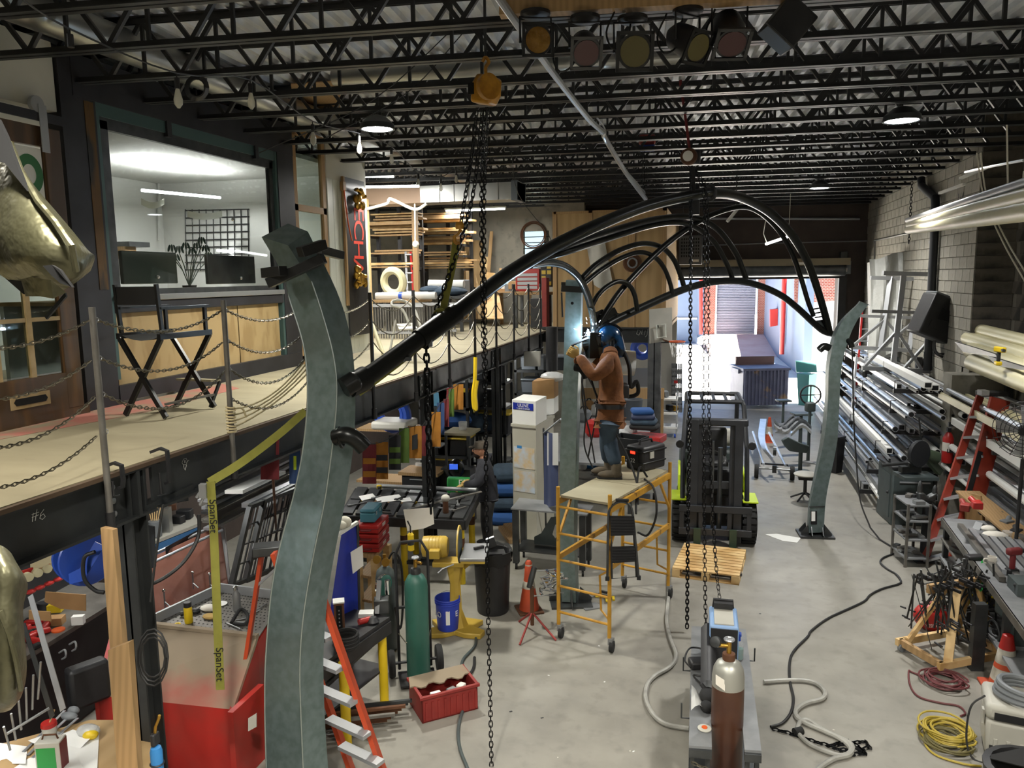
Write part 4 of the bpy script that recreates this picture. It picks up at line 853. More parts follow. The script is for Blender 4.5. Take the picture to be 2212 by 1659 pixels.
T('gas_cylinder','grey gas cylinder with regulators standing by the wooden cart','gas cylinder',[('body',MB(x).lathe([(.02,0),(.1,0),(.105,.02),(.105,.8),(.09,.88),(.04,.93)],n=22),'machine_grey'),('regulator',MB(x).lathe([(.03,0),(.045,.01),(.045,.04)],(.05,-.05,1.0),(0,-1,.2),14).cyl((0,0,.93),(0,0,1.06),.02).lathe([(.03,0),(.045,.01),(.045,.04)],(-.05,-.05,1.02),(0,-1,.2),14),'brass'),('hose_loop',MB(x).tube(spl([(.05,-.05,1.0),(.14,-.06,1.12),(.2,-.02,.95),(.19,0,.5),(.16,-.02,.25),(.12,-.05,.5)],6),.012,6),'cable_black')])
ro=PZ(958,1525,0);ca=math.radians(40);x=XF(ro,ca)
hx,hy,hh=.27,.19,.24
wl_=MB(x)
for a,b in (((-hx,-hy),(hx,-hy+.012)),((-hx,hy-.012),(hx,hy)),((-hx,-hy),(-hx+.012,hy)),((hx-.012,-hy),(hx,hy))):wl_.bb((a[0],a[1],0),(b[0],b[1],hh))
wl_.bb((-hx,-hy,0),(hx,hy,.012));rb=MB(x)
for i in range(9):rb.bb((-hx+.03+i*.06,-hy-.01,.02),(-hx+.05+i*.06,-hy,hh-.05))
for i in range(6):rb.bb((hx,-hy+.03+i*.06,.02),(hx+.01,-hy+.05+i*.06,hh-.05))
lid=[(-.5,0),(.5,0)];zz=[]
for i in range(7):zz+=[(.27-.09*i+.0,.1+(.05 if i%2 else 0)),(.27-.09*i-.045,.1+(.05 if i%2 else 0))]
lidp=[(-hx,hy),(hx,hy)]+[(a,hy-b-.08) for a,b in [(hx,.0)]+[(q_[0],q_[1]) for q_ in zz]]
T('storage_crate','dark red plastic crate with a toothed half lid on the floor','crate',[('walls',wl_,'red_dull'),('ribs',rb,'red_dull',dict(kind='stuff')),('rim',MB(x).box((0,-hy,hh),(2*hx+.04,.03,.03)).box((0,hy,hh),(2*hx+.04,.03,.03)).box((-hx,0,hh),(.03,2*hy,.03)).box((hx,0,hh),(.03,2*hy,.03)),'red_dull',dict(bevel=.005)),('half_lid',MB(x).prism(lidp,(0,0,hh+.01),(1,0,0),(0,1,0),.012),'red_dusty',dict(smooth=0))])
for i,(dx_,dy_,m,s) in enumerate(((-.1,-.09,'paper_white',.1),(.05,-.1,'steel',.09),(.15,-.08,'paper',.08))):one('packet',MB(x).box((dx_,dy_,.18+.01*i),(s,s*.8,.05),.3*i),m,['white packet in the red crate','steel fitting in the middle of the red crate','paper packet at the end of the red crate'][i],'packet',bevel=.01)
co=PZ(1143,1318,0);x=XF(co,.5)
T('traffic_cone','orange traffic cone with a white band near the scaffold','cone',[('base',MB(x).box((0,0,.012),(.3,.3,.024)),'rust',dict(bevel=.01)),('body',MB(x).lathe([(.12,.02),(.108,.1),(.055,.42),(.05,.46)],n=24),'cone_orange'),('white_band',MB(x).lathe([(.079,.29),(.065,.375)],n=24),'cone_white'),('tip',MB(x).lathe([(.056,.42),(.04,.6),(.025,.62),(.01,.62)],n=24),'cone_orange'),('upper_band',MB(x).lathe([(.048,.5),(.042,.58)],n=24),'cone_white')])
ts=PZ(1150,1368,0);x=XF(ts,.3);ps=[('post',MB(x).cyl((0,0,.1),(0,0,.55),.022),'rust')]
for a in (2.0,4.2,5.6):ps.append(('leg',MB(x).cyl((0,0,.25),(math.cos(a)*.32,math.sin(a)*.32,.008),.012),'red_dull'))
ps.append(('head',MB(x).lathe([(.01,-.12),(.03,-.12),(.035,0),(.03,.12),(.01,.12)],(.0,0,.66),(.3,.2,1),12),'steel_dark'))
T('roller_stand','rusty red tripod pipe stand in front of the traffic cone','stand',ps)
def clampL(o,rz,L_,m1,m2,label,sz=1.0):
 x=XF(o,rz);T('bar_clamp',label,'clamp',[('bar',MB(x).box((0,0,.015*sz),(L_,.02*sz,.008)),m1),('jaw',MB(x).box((L_/2,-.04*sz,.015*sz),(.03*sz,.1*sz,.02)),m2),('sliding_jaw',MB(x).box((L_*.1,-.04*sz,.015*sz),(.03*sz,.1*sz,.02)),m2),('handle',MB(x).lathe([(.006,0),(.016*sz,.02),(.014*sz,.11*sz),(.004,.12*sz)],(L_*.1,-.06*sz,.02),(0,-1,.1),10),m2)])
clampL(PZ(1285,1288,0),1.2,.3,'steel','black_satin','black and steel bar clamp on the floor by the scaffold');clampL(PZ(1296,1293,.0)+V(.05,.03,0),.2,.22,'yellow','yellow','yellow trigger clamp on the floor under the scaffold')
one('steel_plate',MB().box(PZ(1277,1310,.008),(.22,.16,.012),.6),'steel','bare steel plate lying by the column base','plate')
for i in range(7):
 o=PZ(1180+i*4,1240+i*9,0);z=.22-.03*i+.25
 clampL(PD(1176+(i%3)*9,1235+i*9,8.75),.5+.5*i,.26,'steel','chrome',['topmost','second','third','fourth','fifth','sixth','lowest'][i]+' shiny clamp hung on the middle column foot')
one('paper_sheet',MB().slab([PZ(x,y,.004) for x,y in ((1653,1154),(1677,1153),(1730,1162),(1722,1172),(1690,1168))],.003),'paper_white','crumpled white sheet on the floor by the far right column','paper')
tz=.86;tc_=[PZ(x,y,tz) for x,y in ((1103,1098),(1268,1112),(1282,1092),(1122,1075))]
ps=[('table_top',MB().slab(tc_,.02,(0,0,-1)),'steel_top',dict(smooth=0))];ctr=sum(tc_)/4
for c_ in tc_:
 k=c_+(ctr-c_)*.12;ps.append(('leg',MB().box((k[0],k[1],tz/2+.03),(.08,.08,tz-.12)),'steel_dark',dict(sub=[('caster',MB().lathe([(.01,-.015),(.045,-.015),(.045,.015),(.01,.015)],(k[0],k[1],.046),(1,.2,0),14),'black_rubber')])))
kk=[c_+(ctr-c_)*.12 for c_ in tc_];ps.append(('shelf',MB().slab([k*V(1,1,0)+V(0,0,.25) for k in kk],.02),'steel_dark',dict(smooth=0)))
T('work_table','bare steel table on casters behind the scaffold','table',ps)
sh_=[(0,0),(.42,0),(.42,.1),(.38,.1),(.34,.16),(.3,.1),(.26,.16),(.3,.3),(.36,.34),(.34,.42),(.24,.4),(.1,.16),(0,.1)]
one('shaped_plate',MB().prism(sh_,PZ(1152,1178,.25)+V(.02,0,.03),nrm(tc_[1]-tc_[0]),(0,0,1),.02),'machine_grey','dark profile-cut plate standing on the steel table shelf','plate',smooth=0)
# ================================================================== PEOPLE
def body(name,J,E_,parent,m,root,sub=2):
 """one continuous skin grown over a posed skeleton; J: joint -> (point, rx, ry)"""
 names=list(J);idx={n:i for i,n in enumerate(names)};org=WL[parent.name]
 me=bpy.data.meshes.new(name);me.from_pydata([tuple(np.asarray(J[n][0],float)-org) for n in names],[(idx[a],idx[b]) for a,b in E_],[])
 o=raw(name,me,parent);sk=o.modifiers.new('skin','SKIN');sk.use_smooth_shade= True
 for n in names:
  v=me.skin_vertices[0].data[idx[n]];v.radius=(J[n][1],J[n][2] if len(J[n])>2 else J[n][1]);v.use_root=(n==root)
 ss=o.modifiers.new('sub','SUBSURF');ss.levels=sub;ss.render_levels=sub
 me.materials.append(MAT(m)); return o
def hand(parent,wrist,dirn,palm_n,m,side=1,curl=.9,sc=1.0):
 """palm and five bent fingers closing round something"""
 d=nrm(dirn);n=nrm(np.asarray(palm_n)-d*(np.asarray(palm_n)@d));s=np.cross(d,n)*side;w=np.asarray(wrist,float)
 pm=MB();pm.ball(w+d*.045*sc,(1,1,1),10,8);pm=MB();R=np.array([s,d,n]).T
 pm.ball(w+d*.05*sc,(.043*sc,.055*sc,.018*sc),12,8,R)
 for i,(off,ln) in enumerate(((-.032,.072),(-.011,.082),(.011,.078),(.031,.062))):
  b=w+d*.088*sc+s*off*sc;a1=curl*.6;p1=b+(d*math.cos(a1)+n*math.sin(a1))*ln*.42*sc;a2=a1+curl;p2=p1+(d*math.cos(a2)+n*math.sin(a2))*ln*.33*sc;a3=a2+curl*.7;p3=p2+(d*math.cos(a3)+n*math.sin(a3))*ln*.25*sc
  pm.tube([b-d*.02*sc,b,p1,p2,p3],[.0095*sc,.0095*sc,.009*sc,.008*sc,.0055*sc],7)
 b=w+d*.025*sc-s*.038*sc;p1=b+(-s*.7+d*.7)*.035*sc;p2=p1+(d*.8+n*.6)*.03*sc;p3=p2+(d*.5+n*.8)*.022*sc
 pm.tube([b+s*.015*sc,b,p1,p2,p3],[.013*sc,.012*sc,.0105*sc,.009*sc,.006*sc],7)
 return part('hand',pm,m,parent)
zp=1.625
f1=PZ(1322,1034,zp);f2=PZ(1306,1024,zp)
ctr=(f1+f2)/2;ctr[2]=zp
WD=float((CM@(ctr-CC))[2])
fwd=nrm((PZ(1255,1030,zp)-ctr)*V(1,1,0))
lat=V(-fwd[1],fwd[0],0)
wel=empty('person',ctr,'person in a brown jacket and blue welding helmet, welding on the scaffold','person')
U= lambda f,l_,z:ctr+fwd*f+lat*l_+V(0,0,z)
def zat(y):
 v=ray(1318,y);t=np.hypot(ctr[0],ctr[1])/np.hypot(v[0],v[1]); return CAMH+v[2]*t-zp
HIP,WST,SHO,NCK,HED=zat(900),zat(848),zat(772),zat(752),zat(735)
hc=PD(1316,733,WD-.02)
J={'hem':(U(-.02,0,HIP-.03),.175,.15),'pel':(U(-.02,0,HIP+.05),.175,.15),'belly':(U(-.03,0,HIP+.18),.18,.15),'chest':(U(-.03,0,SHO-.12),.2,.165),'neck':(U(-.03,0,SHO+.02),.1,.1),'headb':(hc-V(0,0,.1),.08,.08),'shL':(U(.0,.17,SHO-.04),.11),'elL':(U(.2,.24,SHO-.2),.085),'wrL':(U(.36,.1,SHO+.04),.06),'shR':(U(.0,-.17,SHO-.04),.11),'elR':(U(.2,-.24,SHO-.22),.085),'wrR':(U(.37,-.08,SHO+.0),.06)}
jk=body('jacket',J,[('hem','pel'),('pel','belly'),('belly','chest'),('chest','neck'),('neck','headb'),('chest','shL'),('shL','elL'),('elL','wrL'),('chest','shR'),('shR','elR'),('elR','wrR')],wel,'jacket_brown','pel')
aL,aR=f2.copy(),f1.copy()
k1=(U(.03,.1,HIP)+aL*V(1,1,0)+V(0,0,zp+.1))/2;
def leg(a,s):
 hip=U(0,s*.085,HIP);ank=V(a[0],a[1],zp+.12)-fwd*.05;kn=hip*.48+ank*.52+fwd*.03; return hip,kn,ank
h1,q1,a1=leg(aL,1);h2,q2,a2=leg(aR,-1)
body('jeans',{'pel':(U(-.01,0,HIP-.06),.11,.1),'hL':(h1-V(0,0,.1),.12),'kL':(q1,.098),'aL':(a1+V(0,0,.02),.085),'hR':(h2-V(0,0,.1),.12),'kR':(q2,.098),'aR':(a2+V(0,0,.02),.085)},[('pel','hL'),('hL','kL'),('kL','aL'),('pel','hR'),('hR','kR'),('kR','aR')],wel,'jeans','pel')
for a,lt in ((a1,.15),(a2,-.15)):
 fd=nrm(fwd+lat*lt);b=MB();sd=np.array([np.cross(fd,EZ),fd,EZ]).T
 b.tube([a+V(0,0,.06),a-V(0,0,.02),a-V(0,0,.06)],[.06,.058,.062],12);b.ball(a+fd*.09-V(0,0,.075),(.052,.13,.05),14,8,sd);b.ball(a-V(0,0,.07),(.052,.07,.055),12,8,sd)
 bt=part('boot',b,'boot',wel);part('sole',MB().prism([(-.055,-.07),(.055,-.07),(.06,.1),(.045,.2),(0,.225),(-.045,.2),(-.06,.1)],a-V(0,0,.119),np.cross(fd,EZ),fd,.018),'black_rubber',bt)
hc=PD(1316,733,WD-.02);
hl_=MB();R=np.array([fwd,lat,EZ]).T
hl_.ball(hc,(.16,.135,.17),22,16,R)
hm=part('welding_helmet',hl_,'helmet',wel)
part('visor_frame',MB().prism([(-.09,-.07),(.09,-.07),(.1,.05),(.06,.09),(-.06,.09),(-.1,.05)],hc+fwd*.1+V(0,0,.01)-fwd*0,lat,nrm(V(0,0,1)+fwd*.25),.07),'helmet_black',hm,bevel=.015)
part('chin_guard',MB().sweep(spl([hc+fwd*.02+lat*.13-V(0,0,.12),hc+fwd*.15+lat*.06-V(0,0,.14),hc+fwd*.17-V(0,0,.14),hc+fwd*.15-lat*.06-V(0,0,.14),hc+fwd*.02-lat*.13-V(0,0,.12)],4),[(-.01,-.05),(.01,-.05),(.012,.05),(-.01,.05)]),'helmet_black',hm)
part('neck_cape',MB().lathe([(.13,.02),(.16,-.1),(.17,-.2)],hc-fwd*.03,(0,0,1),18),'helmet',hm)
part('crown_ridge',MB().tube([hc+fwd*math.cos(a)*.165+V(0,0,math.sin(a)*.175) for a in np.linspace(.5,2.6,9)],.022,8),'helmet_black',hm)
part('air_hose',MB().tube(spl([hc-fwd*.15-V(0,0,.1),U(-.24,-.02,SHO-.1),U(-.26,-.02,SHO-.35),U(-.33,-.04,WST+.12),U(-.35,-.05,WST-.02),U(-.24,-.06,WST-.06),U(-.19,-.05,WST+.0)],6),.024,10),'black_rubber',wel)
part('air_unit',MB().box(U(-.18,-.02,WST+.02),(.1,.2,.16),math.atan2(fwd[1],fwd[0])),'black_satin',wel,bevel=.02)
bl_=[U(math.cos(a)*.17-.02,math.sin(a)*.2,HIP+.14) for a in np.linspace(0,2*pi,20)[:-1]]
part('belt',MB().sweep(bl_,[(-.006,-.025),(.006,-.025),(.006,.025),(-.006,.025)],closed= True,up=(0,0,1)),'black_satin',wel)
hand(wel,U(.36,.1,SHO+.05),fwd+V(0,0,.6),-lat,'glove',1);hand(wel,U(.37,-.08,SHO+.01),fwd+V(0,0,.6),lat,'glove',-1)
tip=PD(1277,722,WD+.0)
tw=T('welding_torch','welding torch in the welder\'s hands with a bright white arc','torch',[('handle',MB().tube(spl([U(.4,-.06,SHO+.06),U(.42,-.02,SHO+.14),tip-V(0,0,.03)],4),.016,8),'black_rubber'),('nozzle',MB().cyl(tip-V(0,0,.06),tip-V(0,0,.01),.012,.008),'brass'),('arc',MB().ball(tip,.022,10,8),'spark')])
sk_=MB()
for i in range(40):
 a=random.uniform(0,2*pi);b=random.uniform(-.4,1.2);r0=random.uniform(.03,.22);d=V(math.cos(a)*math.cos(b),math.sin(a)*math.cos(b),math.sin(b));sk_.tube([tip+d*r0,tip+d*(r0+random.uniform(.01,.035))],.0011,3)
part('sparks',sk_,'spark',tw,kind='stuff')
la=bpy.data.lights.new('arc_light','POINT');la.energy=45;la.color=(.6,.8,1);la.shadow_soft_size=.03;raw('arc_light',la,tw,tip+V(-.02,-.08,.02)-WL[tw.name])
wp=PZ(1400,1010,zp);x=XF((wp[0]-.03,wp[1],zp),math.radians(-35))
wc=T('welding_machine','black portable welding machine case with a red display on the platform','welding machine',[('case',MB(x).box((0,0,.15),(.28,.42,.3)),'black_satin',dict(bevel=.03)),('lid_ridge',MB(x).box((0,0,.24),(.3,.44,.02)),'black_paint',dict(bevel=.008)),('lid_ridge',MB(x).box((0,0,.1),(.295,.435,.02)),'black_paint',dict(bevel=.008)),('handle',MB(x).tube([(0,-.12,.3),(0,-.1,.345),(0,.1,.345),(0,.12,.3)],.014,8),'black_rubber'),('front_panel',MB(x).box((-.02,-.212,.17),(.18,.012,.22)),'black_paint'),('display',MB(x).box((-.02,-.22,.22),(.07,.004,.03)),'led_red'),('latch',MB(x).box((.145,-.06,.19),(.012,.07,.08)),'grey_light')])
fy_=x[:3,:3]@V(0,-1,0);fx_=x[:3,:3]@V(1,0,0)
text('22',x[:3,:3]@V(-.02,-.2195,.12)+x[:3,3],fx_,(0,0,1),.07,'paper_white',wc,'case_number')
tb=PZ(1352,1000,zp);x=XF((tb[0]+.02,tb[1]+.22,zp),math.radians(-20));tw_=MB(x)
for a,b in (((-.2,-.16),(.2,-.15)),((-.2,.15),(.2,.16)),((-.2,-.16),(-.19,.16)),((.19,-.16),(.2,.16))):tw_.bb((*a,0),(*b,.3))
tw_.bb((-.2,-.16,0),(.2,.16,.01));one('open_tote',tw_,'tote_black','open black tote behind the welder\'s boots','tote',bevel=.004)
for i,pts in enumerate(([(1398,1030,WD-.1),(1382,1010,WD-.2),(1375,1060,WD-.35),(1374,1110,WD-.5)],[(1392,1035,WD-.2),(1412,1055,WD-.35),(1418,1110,WD-.4),(1400,1155,WD-.3),(1378,1150,WD-.2)],[(1262,740,WD+.1),(1280,830,WD),(1310,900,WD-.1),(1350,975,WD-.2),(1375,1040,WD-.3),(1378,1090,WD-.4)],[(1262,760,WD+.3),(1258,860,WD+.4),(1275,940,WD+.5),(1285,1000,WD+.5)],[(1250,790,WD+.3),(1265,880,WD+.4),(1262,960,WD+.5),(1280,1010,WD+.5)],[(1243,700,WD+.2),(1265,800,WD+.2),(1290,870,WD+.3),(1270,990,WD+.4)])):
 one('welding_cable',MB().tube(px(pts,6),.013 if i<3 else .01,7),'cable_black',['black welding cable drooping off the platform front','black cable looping off the platform by the case','long black welding lead crossing the welder\'s legs','thin dark cable left of the welder\'s knees','dark cable hanging nearest the galvanized column','dark cable running from the column past the belt'][i],'cable')
pz=PZ(1056,1183,0);
p2=empty('person',pz,'person in a dark jacket, flat cap and glasses working at the slotted table','person')
D3=float((CM@(pz-CC))[2]);fw2=nrm(V(-1,-.25,0));lt2=V(-fw2[1],fw2[0],0)
U2= lambda f,l_,z:V(pz[0],pz[1],0)+fw2*f+lt2*l_+V(0,0,z*.95)
J={'hem':(U2(-.01,0,.8),.17,.15),'pel':(U2(0,0,.94),.18,.16),'chest':(U2(.03,0,1.24),.21,.17),'neck':(U2(.06,0,1.43),.08),'shL':(U2(.04,.18,1.35),.115),'elL':(U2(.12,.26,1.1),.085),'wrL':(U2(.34,.18,1.06),.06),'shR':(U2(.04,-.18,1.35),.115),'elR':(U2(.06,-.28,1.1),.085),'wrR':(U2(.28,-.2,1.03),.06)}
body('jacket',J,[('hem','pel'),('pel','chest'),('chest','neck'),('chest','shL'),('shL','elL'),('elL','wrL'),('chest','shR'),('shR','elR'),('elR','wrR')],p2,'shirt_dark','pel')
body('trousers',{'pel':(U2(0,0,.82),.11,.1),'hL':(U2(0,.09,.74),.115),'kL':(U2(.03,.11,.45),.09),'aL':(U2(0,.12,.1),.075),'hR':(U2(0,-.09,.74),.115),'kR':(U2(.03,-.11,.45),.09),'aR':(U2(0,-.12,.1),.075)},[('pel','hL'),('hL','kL'),('kL','aL'),('pel','hR'),('hR','kR'),('kR','aR')],p2,'black_satin','pel')
for s in (-1,1):part('boot',MB().ball(U2(.06,s*.12,.05),(.13,.05,.05),12,8,np.array([fw2,lt2,EZ]).T),'black_rubber',p2)
hc2=U2(.1,0,1.56);R2=np.array([fw2,lt2,EZ]).T
hd_=MB();hd_.ball(hc2,(.098,.078,.115),20,16,R2);hd_.ball(hc2+fw2*.02-V(0,0,.06),(.07,.06,.06),14,10,R2);hd_.ball(hc2+fw2*.1-V(0,0,.01),(.02,.014,.025),8,6,R2)
for s in (-1,1):hd_.ball(hc2+lt2*s*.078-fw2*.005,(.016,.01,.028),8,6,R2)
hd_.tube([hc2-V(0,0,.14)-fw2*.03,hc2-V(0,0,.06)-fw2*.01],[.055,.055],12)
h_=part('head',hd_,'skin',p2)
part('beard',MB().ball(hc2+fw2*.035-V(0,0,.075),(.068,.064,.048),14,10,R2),'beard',h_);part('moustache',MB().ball(hc2+fw2*.095-V(0,0,.042),(.014,.032,.009),8,6,R2),'beard',h_);part('mouth',MB().ball(hc2+fw2*.098-V(0,0,.056),(.008,.02,.004),8,5,R2),'dark_red',h_)
for s in (-1,1):
 part('lens_rim',MB().torus(hc2+fw2*.095+lt2*s*.032+V(0,0,.015),.023,.003,fw2,14,5),'black_paint',h_);part('eye',MB().ball(hc2+fw2*.082+lt2*s*.032+V(0,0,.015),.012,8,6),'paper_white',h_);part('temple_arm',MB().tube([hc2+fw2*.095+lt2*s*.055+V(0,0,.018),hc2-fw2*.01+lt2*s*.08+V(0,0,.02)],.003,5),'black_paint',h_)
cpm=MB();cpm.lathe([(.104,.0),(.106,.04),(.08,.085),(.02,.1)],hc2+V(0,0,.035)-fw2*.008,(0,0,1),18);cp_=part('flat_cap',cpm,'cap_brown',p2);part('cap_peak',MB().ball(hc2+fw2*.11+V(0,0,.045),(.06,.07,.012),12,6,R2),'cap_brown',cp_)
hand(p2,U2(.34,.18,1.06),fw2-V(0,0,.35),-V(0,0,1),'glove',1,1.0,1.15);hand(p2,U2(.28,-.2,1.03),fw2+lt2*.3-V(0,0,.3),-V(0,0,1),'glove',-1,1.0,1.15)
# ================================================================== ON AND ABOVE THE MEZZANINE
RY=[2.7,3.95,5.27,6.55,7.92,9.19,10.5,11.74,12.98,14.21,15.41,16.5];RX=MX+.035
ordn=['first','second','third','fourth','fifth','sixth','seventh','eighth','ninth','tenth','eleventh','twelfth','thirteenth','fourteenth','fifteenth','sixteenth','seventeenth','eighteenth']
for i,y in enumerate(RY):
 ps=[('pipe',MB().cyl((RX,y,MZ-.28),(RX,y,MZ+1.07),.021,n=12),'steel_raw' if i<4 else 'black_satin'),('socket',MB().cyl((RX,y,MZ-.36),(RX,y,MZ-.24),.03,n=12),'black_satin')]
 for z in (.99,.75,.52,.28):ps.append(('eye_ring',MB().torus((RX,y+.03,MZ+z),.014,.004,(1,0,0),10,4),'steel'))
 T('railing_post','steel pipe railing post on the mezzanine edge, '+ordn[i]+' from the viewer','post',ps,'mezzanine railing posts')
for i in range(len(RY)-1):
 for k,(z,sag) in enumerate(((.99,.1),(.75,.13),(.52,.16),(.28,.14))):
  if i==1 and k==3: continue
  a=V(RX,RY[i]+.03,MZ+z);b=V(RX,RY[i+1]-.03,MZ+z)
  lab=ordn[k]+' railing chain from the top, in the '+ordn[i]+' bay of the mezzanine railing'
  if i<4:one('railing_chain',chain_mb(catenary(a,b,sag*1.15,14),.032,.0042),'chain_grey',lab,'chain','mezzanine railing chains')
  else :one('railing_chain',MB().tube(catenary(a,b,sag*1.5,10),.007,5),'chain_grey',lab,'chain','mezzanine railing chains')
y=RY[2];rp=MB()
for i in range(9):rp.torus((RX,y,MZ+.02+i*.025),.032+.004*(i%2),.008,(.1*(i%3-1),.1,1),14,5)
T('rope','tan rope lashed round the railing post nearest the curved column','rope',[('coil',rp,'rope',dict(kind='stuff')),('tail',MB().tube(spl([(RX,y,MZ+.2),(RX+.05,y+.08,MZ+.2),(RX+.06,y+.12,MZ+.12)],5),.008,6),'rope')]+[('strand',MB().tube(catenary((RX,y+.02,MZ+.05+.05*i),(RX+.0,RY[3]-.04,MZ+.35+.05*i),.05+.02*i,10),.007,6),'rope') for i in range(4)])
A_,B_,C_=PZ(275,902,MZ),PZ(360,908,MZ),PZ(460,882,MZ)
cc=(A_+C_)/2;e1=nrm((B_-A_)*V(1,1,0));e2=nrm(V(-e1[1],e1[0],0));w2=.24;l2=.3
def CH(a,b,z): return V(cc[0],cc[1],MZ)+e1*a*w2+e2*b*l2+V(0,0,z)
ps=[]
for a in (-1,1):
 pass
for b,sg in ((-1,1),(1,1)):
 ps+=[('cross_leg',MB().beam(CH(-1,b,.02),CH(1,b*.98,.72),.03,.045),'black_paint'),('cross_leg',MB().beam(CH(1,b,.02),CH(-1,b*.98,.72),.03,.045),'black_paint')]
for a in (-1,1):
 ps+=[('seat_rail',MB().beam(CH(a,-1.05,.74),CH(a,1.05,.74),.04,.05),'black_paint'),('base_rail',MB().beam(CH(a,-1,.14),CH(a,1,.14),.02,.02),'steel_raw'),('arm_post',MB().beam(CH(a,.85,.76),CH(a,.85,.98),.025,.035),'black_paint'),('back_post',MB().beam(CH(a,-.9,.76),CH(a,-1.0,1.2),.025,.035),'black_paint'),('arm_rest',MB().beam(CH(a,-.95,.99),CH(a,1.0,.99),.05,.02),'black_paint')]
g=[[CH(a,b,.75-.05*(1-a*a)) for a in np.linspace(-1,1,7)] for b in np.linspace(-.95,.95,5)]
ps.append(('canvas_seat',MB().grid(g),'black_rubber'))
g=[[CH(a,-1.0-.1*(1-a*a)-.0,z) for a in np.linspace(-1,1,7)] for z in (1.02,1.1,1.18)]
ps.append(('canvas_back',MB().grid(g),'black_rubber'))
ps.append(('foot_rest',MB().slab([CH(-.9,1.0,.26),CH(.9,1.0,.26),CH(.9,1.45,.25),CH(-.9,1.45,.25)],.02,(0,0,1)),'mezz_ply'))
for a in (-1,1):ps.append(('foot_rest_arm',MB().beam(CH(a*.9,.9,.02),CH(a*.9,1.4,.25),.02,.03),'black_paint'))
for o in T('directors_chair','tall black folding director chair with a foot rest by the window','chair',ps).children: pass
oh=[]
d=3.0
def og(pts,dd): return [PD(x,y,dd) for x,y in pts]
rows=[[(-60,300,3.1),(-20,290,3.0),(12,300,2.9),(30,330,3.0)],[(-60,400,3.0),(-10,380,2.85),(40,380,2.8),(70,395,2.95)],[(-60,500,2.9),(20,460,2.75),(80,440,2.75),(120,455,2.9)],[(-40,560,2.9),(50,525,2.7),(115,490,2.72),(158,500,2.85)],[(10,600,2.9),(80,570,2.72),(150,535,2.72),(190,540,2.85)],[(70,625,2.95),(120,605,2.8),(165,590,2.78),(205,555,2.9)],[(112,640,3.0),(135,628,2.9),(162,612,2.85),(196,585,2.95)]]
P_=[[PD(*q_) for q_ in r] for r in rows];G=[spl(r,4) for r in P_];G=np.array([spl([G[i][j] for i in range(len(G))],4) for j in range(len(G[0]))])
m1=MB();m1.grid(G);
dark=MB().slab([PD(-60,520,2.9),PD(0,520,2.85),PD(48,580,2.86),PD(50,635,2.9),PD(10,600,2.95)],.05,CM[2])
nose=MB().slab([PD(92,574,2.69),PD(112,572,2.68),PD(128,582,2.68),PD(155,620,2.72),PD(130,612,2.7),PD(112,596,2.69)],.02,CM[2])
j1=MB().grid([[PD(40,585,2.85),PD(75,600,2.8),PD(110,605,2.8),PD(135,625,2.85)],[PD(55,640,2.9),PD(85,640,2.84),PD(115,645,2.84),PD(143,632,2.88)]])
one_=T('metal_sculpture','shiny olive sheet metal animal head hanging at the left edge of the view','sculpture',[('head_sheet',m1,'olive_metal',dict(smooth=1.2)),('dark_opening',dark,'black_void'),('eye_opening',nose,'black_void'),('jaw_sheet',j1,'olive_metal'),('neck_opening',MB().slab([PD(-5,255,2.72),PD(12,290,2.72),PD(30,340,2.72),PD(58,412,2.72),PD(10,352,2.72),PD(-10,345,2.72)],.02,CM[2]),'black_void'),('seam_bead',MB().tube([PD(22,310,2.85),PD(45,370,2.78),PD(82,435,2.72),PD(120,480,2.68),PD(155,530,2.66),PD(165,585,2.72)],.012,7),'olive_metal'),('jaw_strut',MB().slab([PD(140,632,2.88),PD(143,640,2.88),PD(100,690,2.9),PD(96,684,2.9)],.01,CM[2]),'steel_dark')])
rows=[[(-60,1180,2.4),(-10,1175,2.35),(20,1190,2.4),(35,1215,2.5)],[(-60,1230,2.35),(0,1230,2.3),(40,1240,2.35),(60,1262,2.5)],[(-60,1300,2.35),(0,1290,2.3),(35,1300,2.35),(50,1320,2.5)],[(-60,1380,2.35),(0,1390,2.3),(38,1400,2.35),(58,1440,2.5)],[(-60,1480,2.4),(0,1500,2.35),(30,1510,2.4),(48,1500,2.5)],[(-60,1530,2.5),(-10,1540,2.45),(20,1535,2.5),(30,1525,2.55)]]
P_=[[PD(*q_) for q_ in r] for r in rows];G=[spl(r,4) for r in P_];G=np.array([spl([G[i][j] for i in range(len(G))],4) for j in range(len(G[0]))])
m1=MB();m1.grid(G)
T('metal_sculpture','crumpled olive sheet metal limb low at the left edge of the view','sculpture',[('limb_sheet',m1,'olive_metal',dict(smooth=1.2)),('seam_bead',MB().tube([PD(0,1320,2.29),PD(20,1370,2.3),PD(35,1430,2.33),PD(45,1490,2.4)],.008,6),'olive_metal')])
def OX(x,y,X=-9.7): return PX(x,y,X)
gr=MB()
for i in range(10):gr.tube([PY(400+i*15,452,12.17),PY(403+i*15,585,12.17)],.011,4)
for j in range(9):gr.tube([PY(400,455+j*16,12.17),PY(538,452+j*16,12.17)],.011,4)
one('wire_grid',gr,'black_satin','dark wire grid panel hung on the office wall','grid panel',kind= None )
for i,(x0,y0,x1,y1,X,m) in enumerate(((262,541,385,612,-6.4,'green_dark'),(447,550,553,612,-6.4,'steel_dark'))):
 a,b=PX(x0,y0,X),PX(x1,y1,X);one('monitor',MB().bb((X,a[1],b[2]),(X-.05,b[1],a[2])),m,['large dark monitor back behind the office window, left','smaller grey monitor back behind the office window, right'][i],'monitor',bevel=.01)
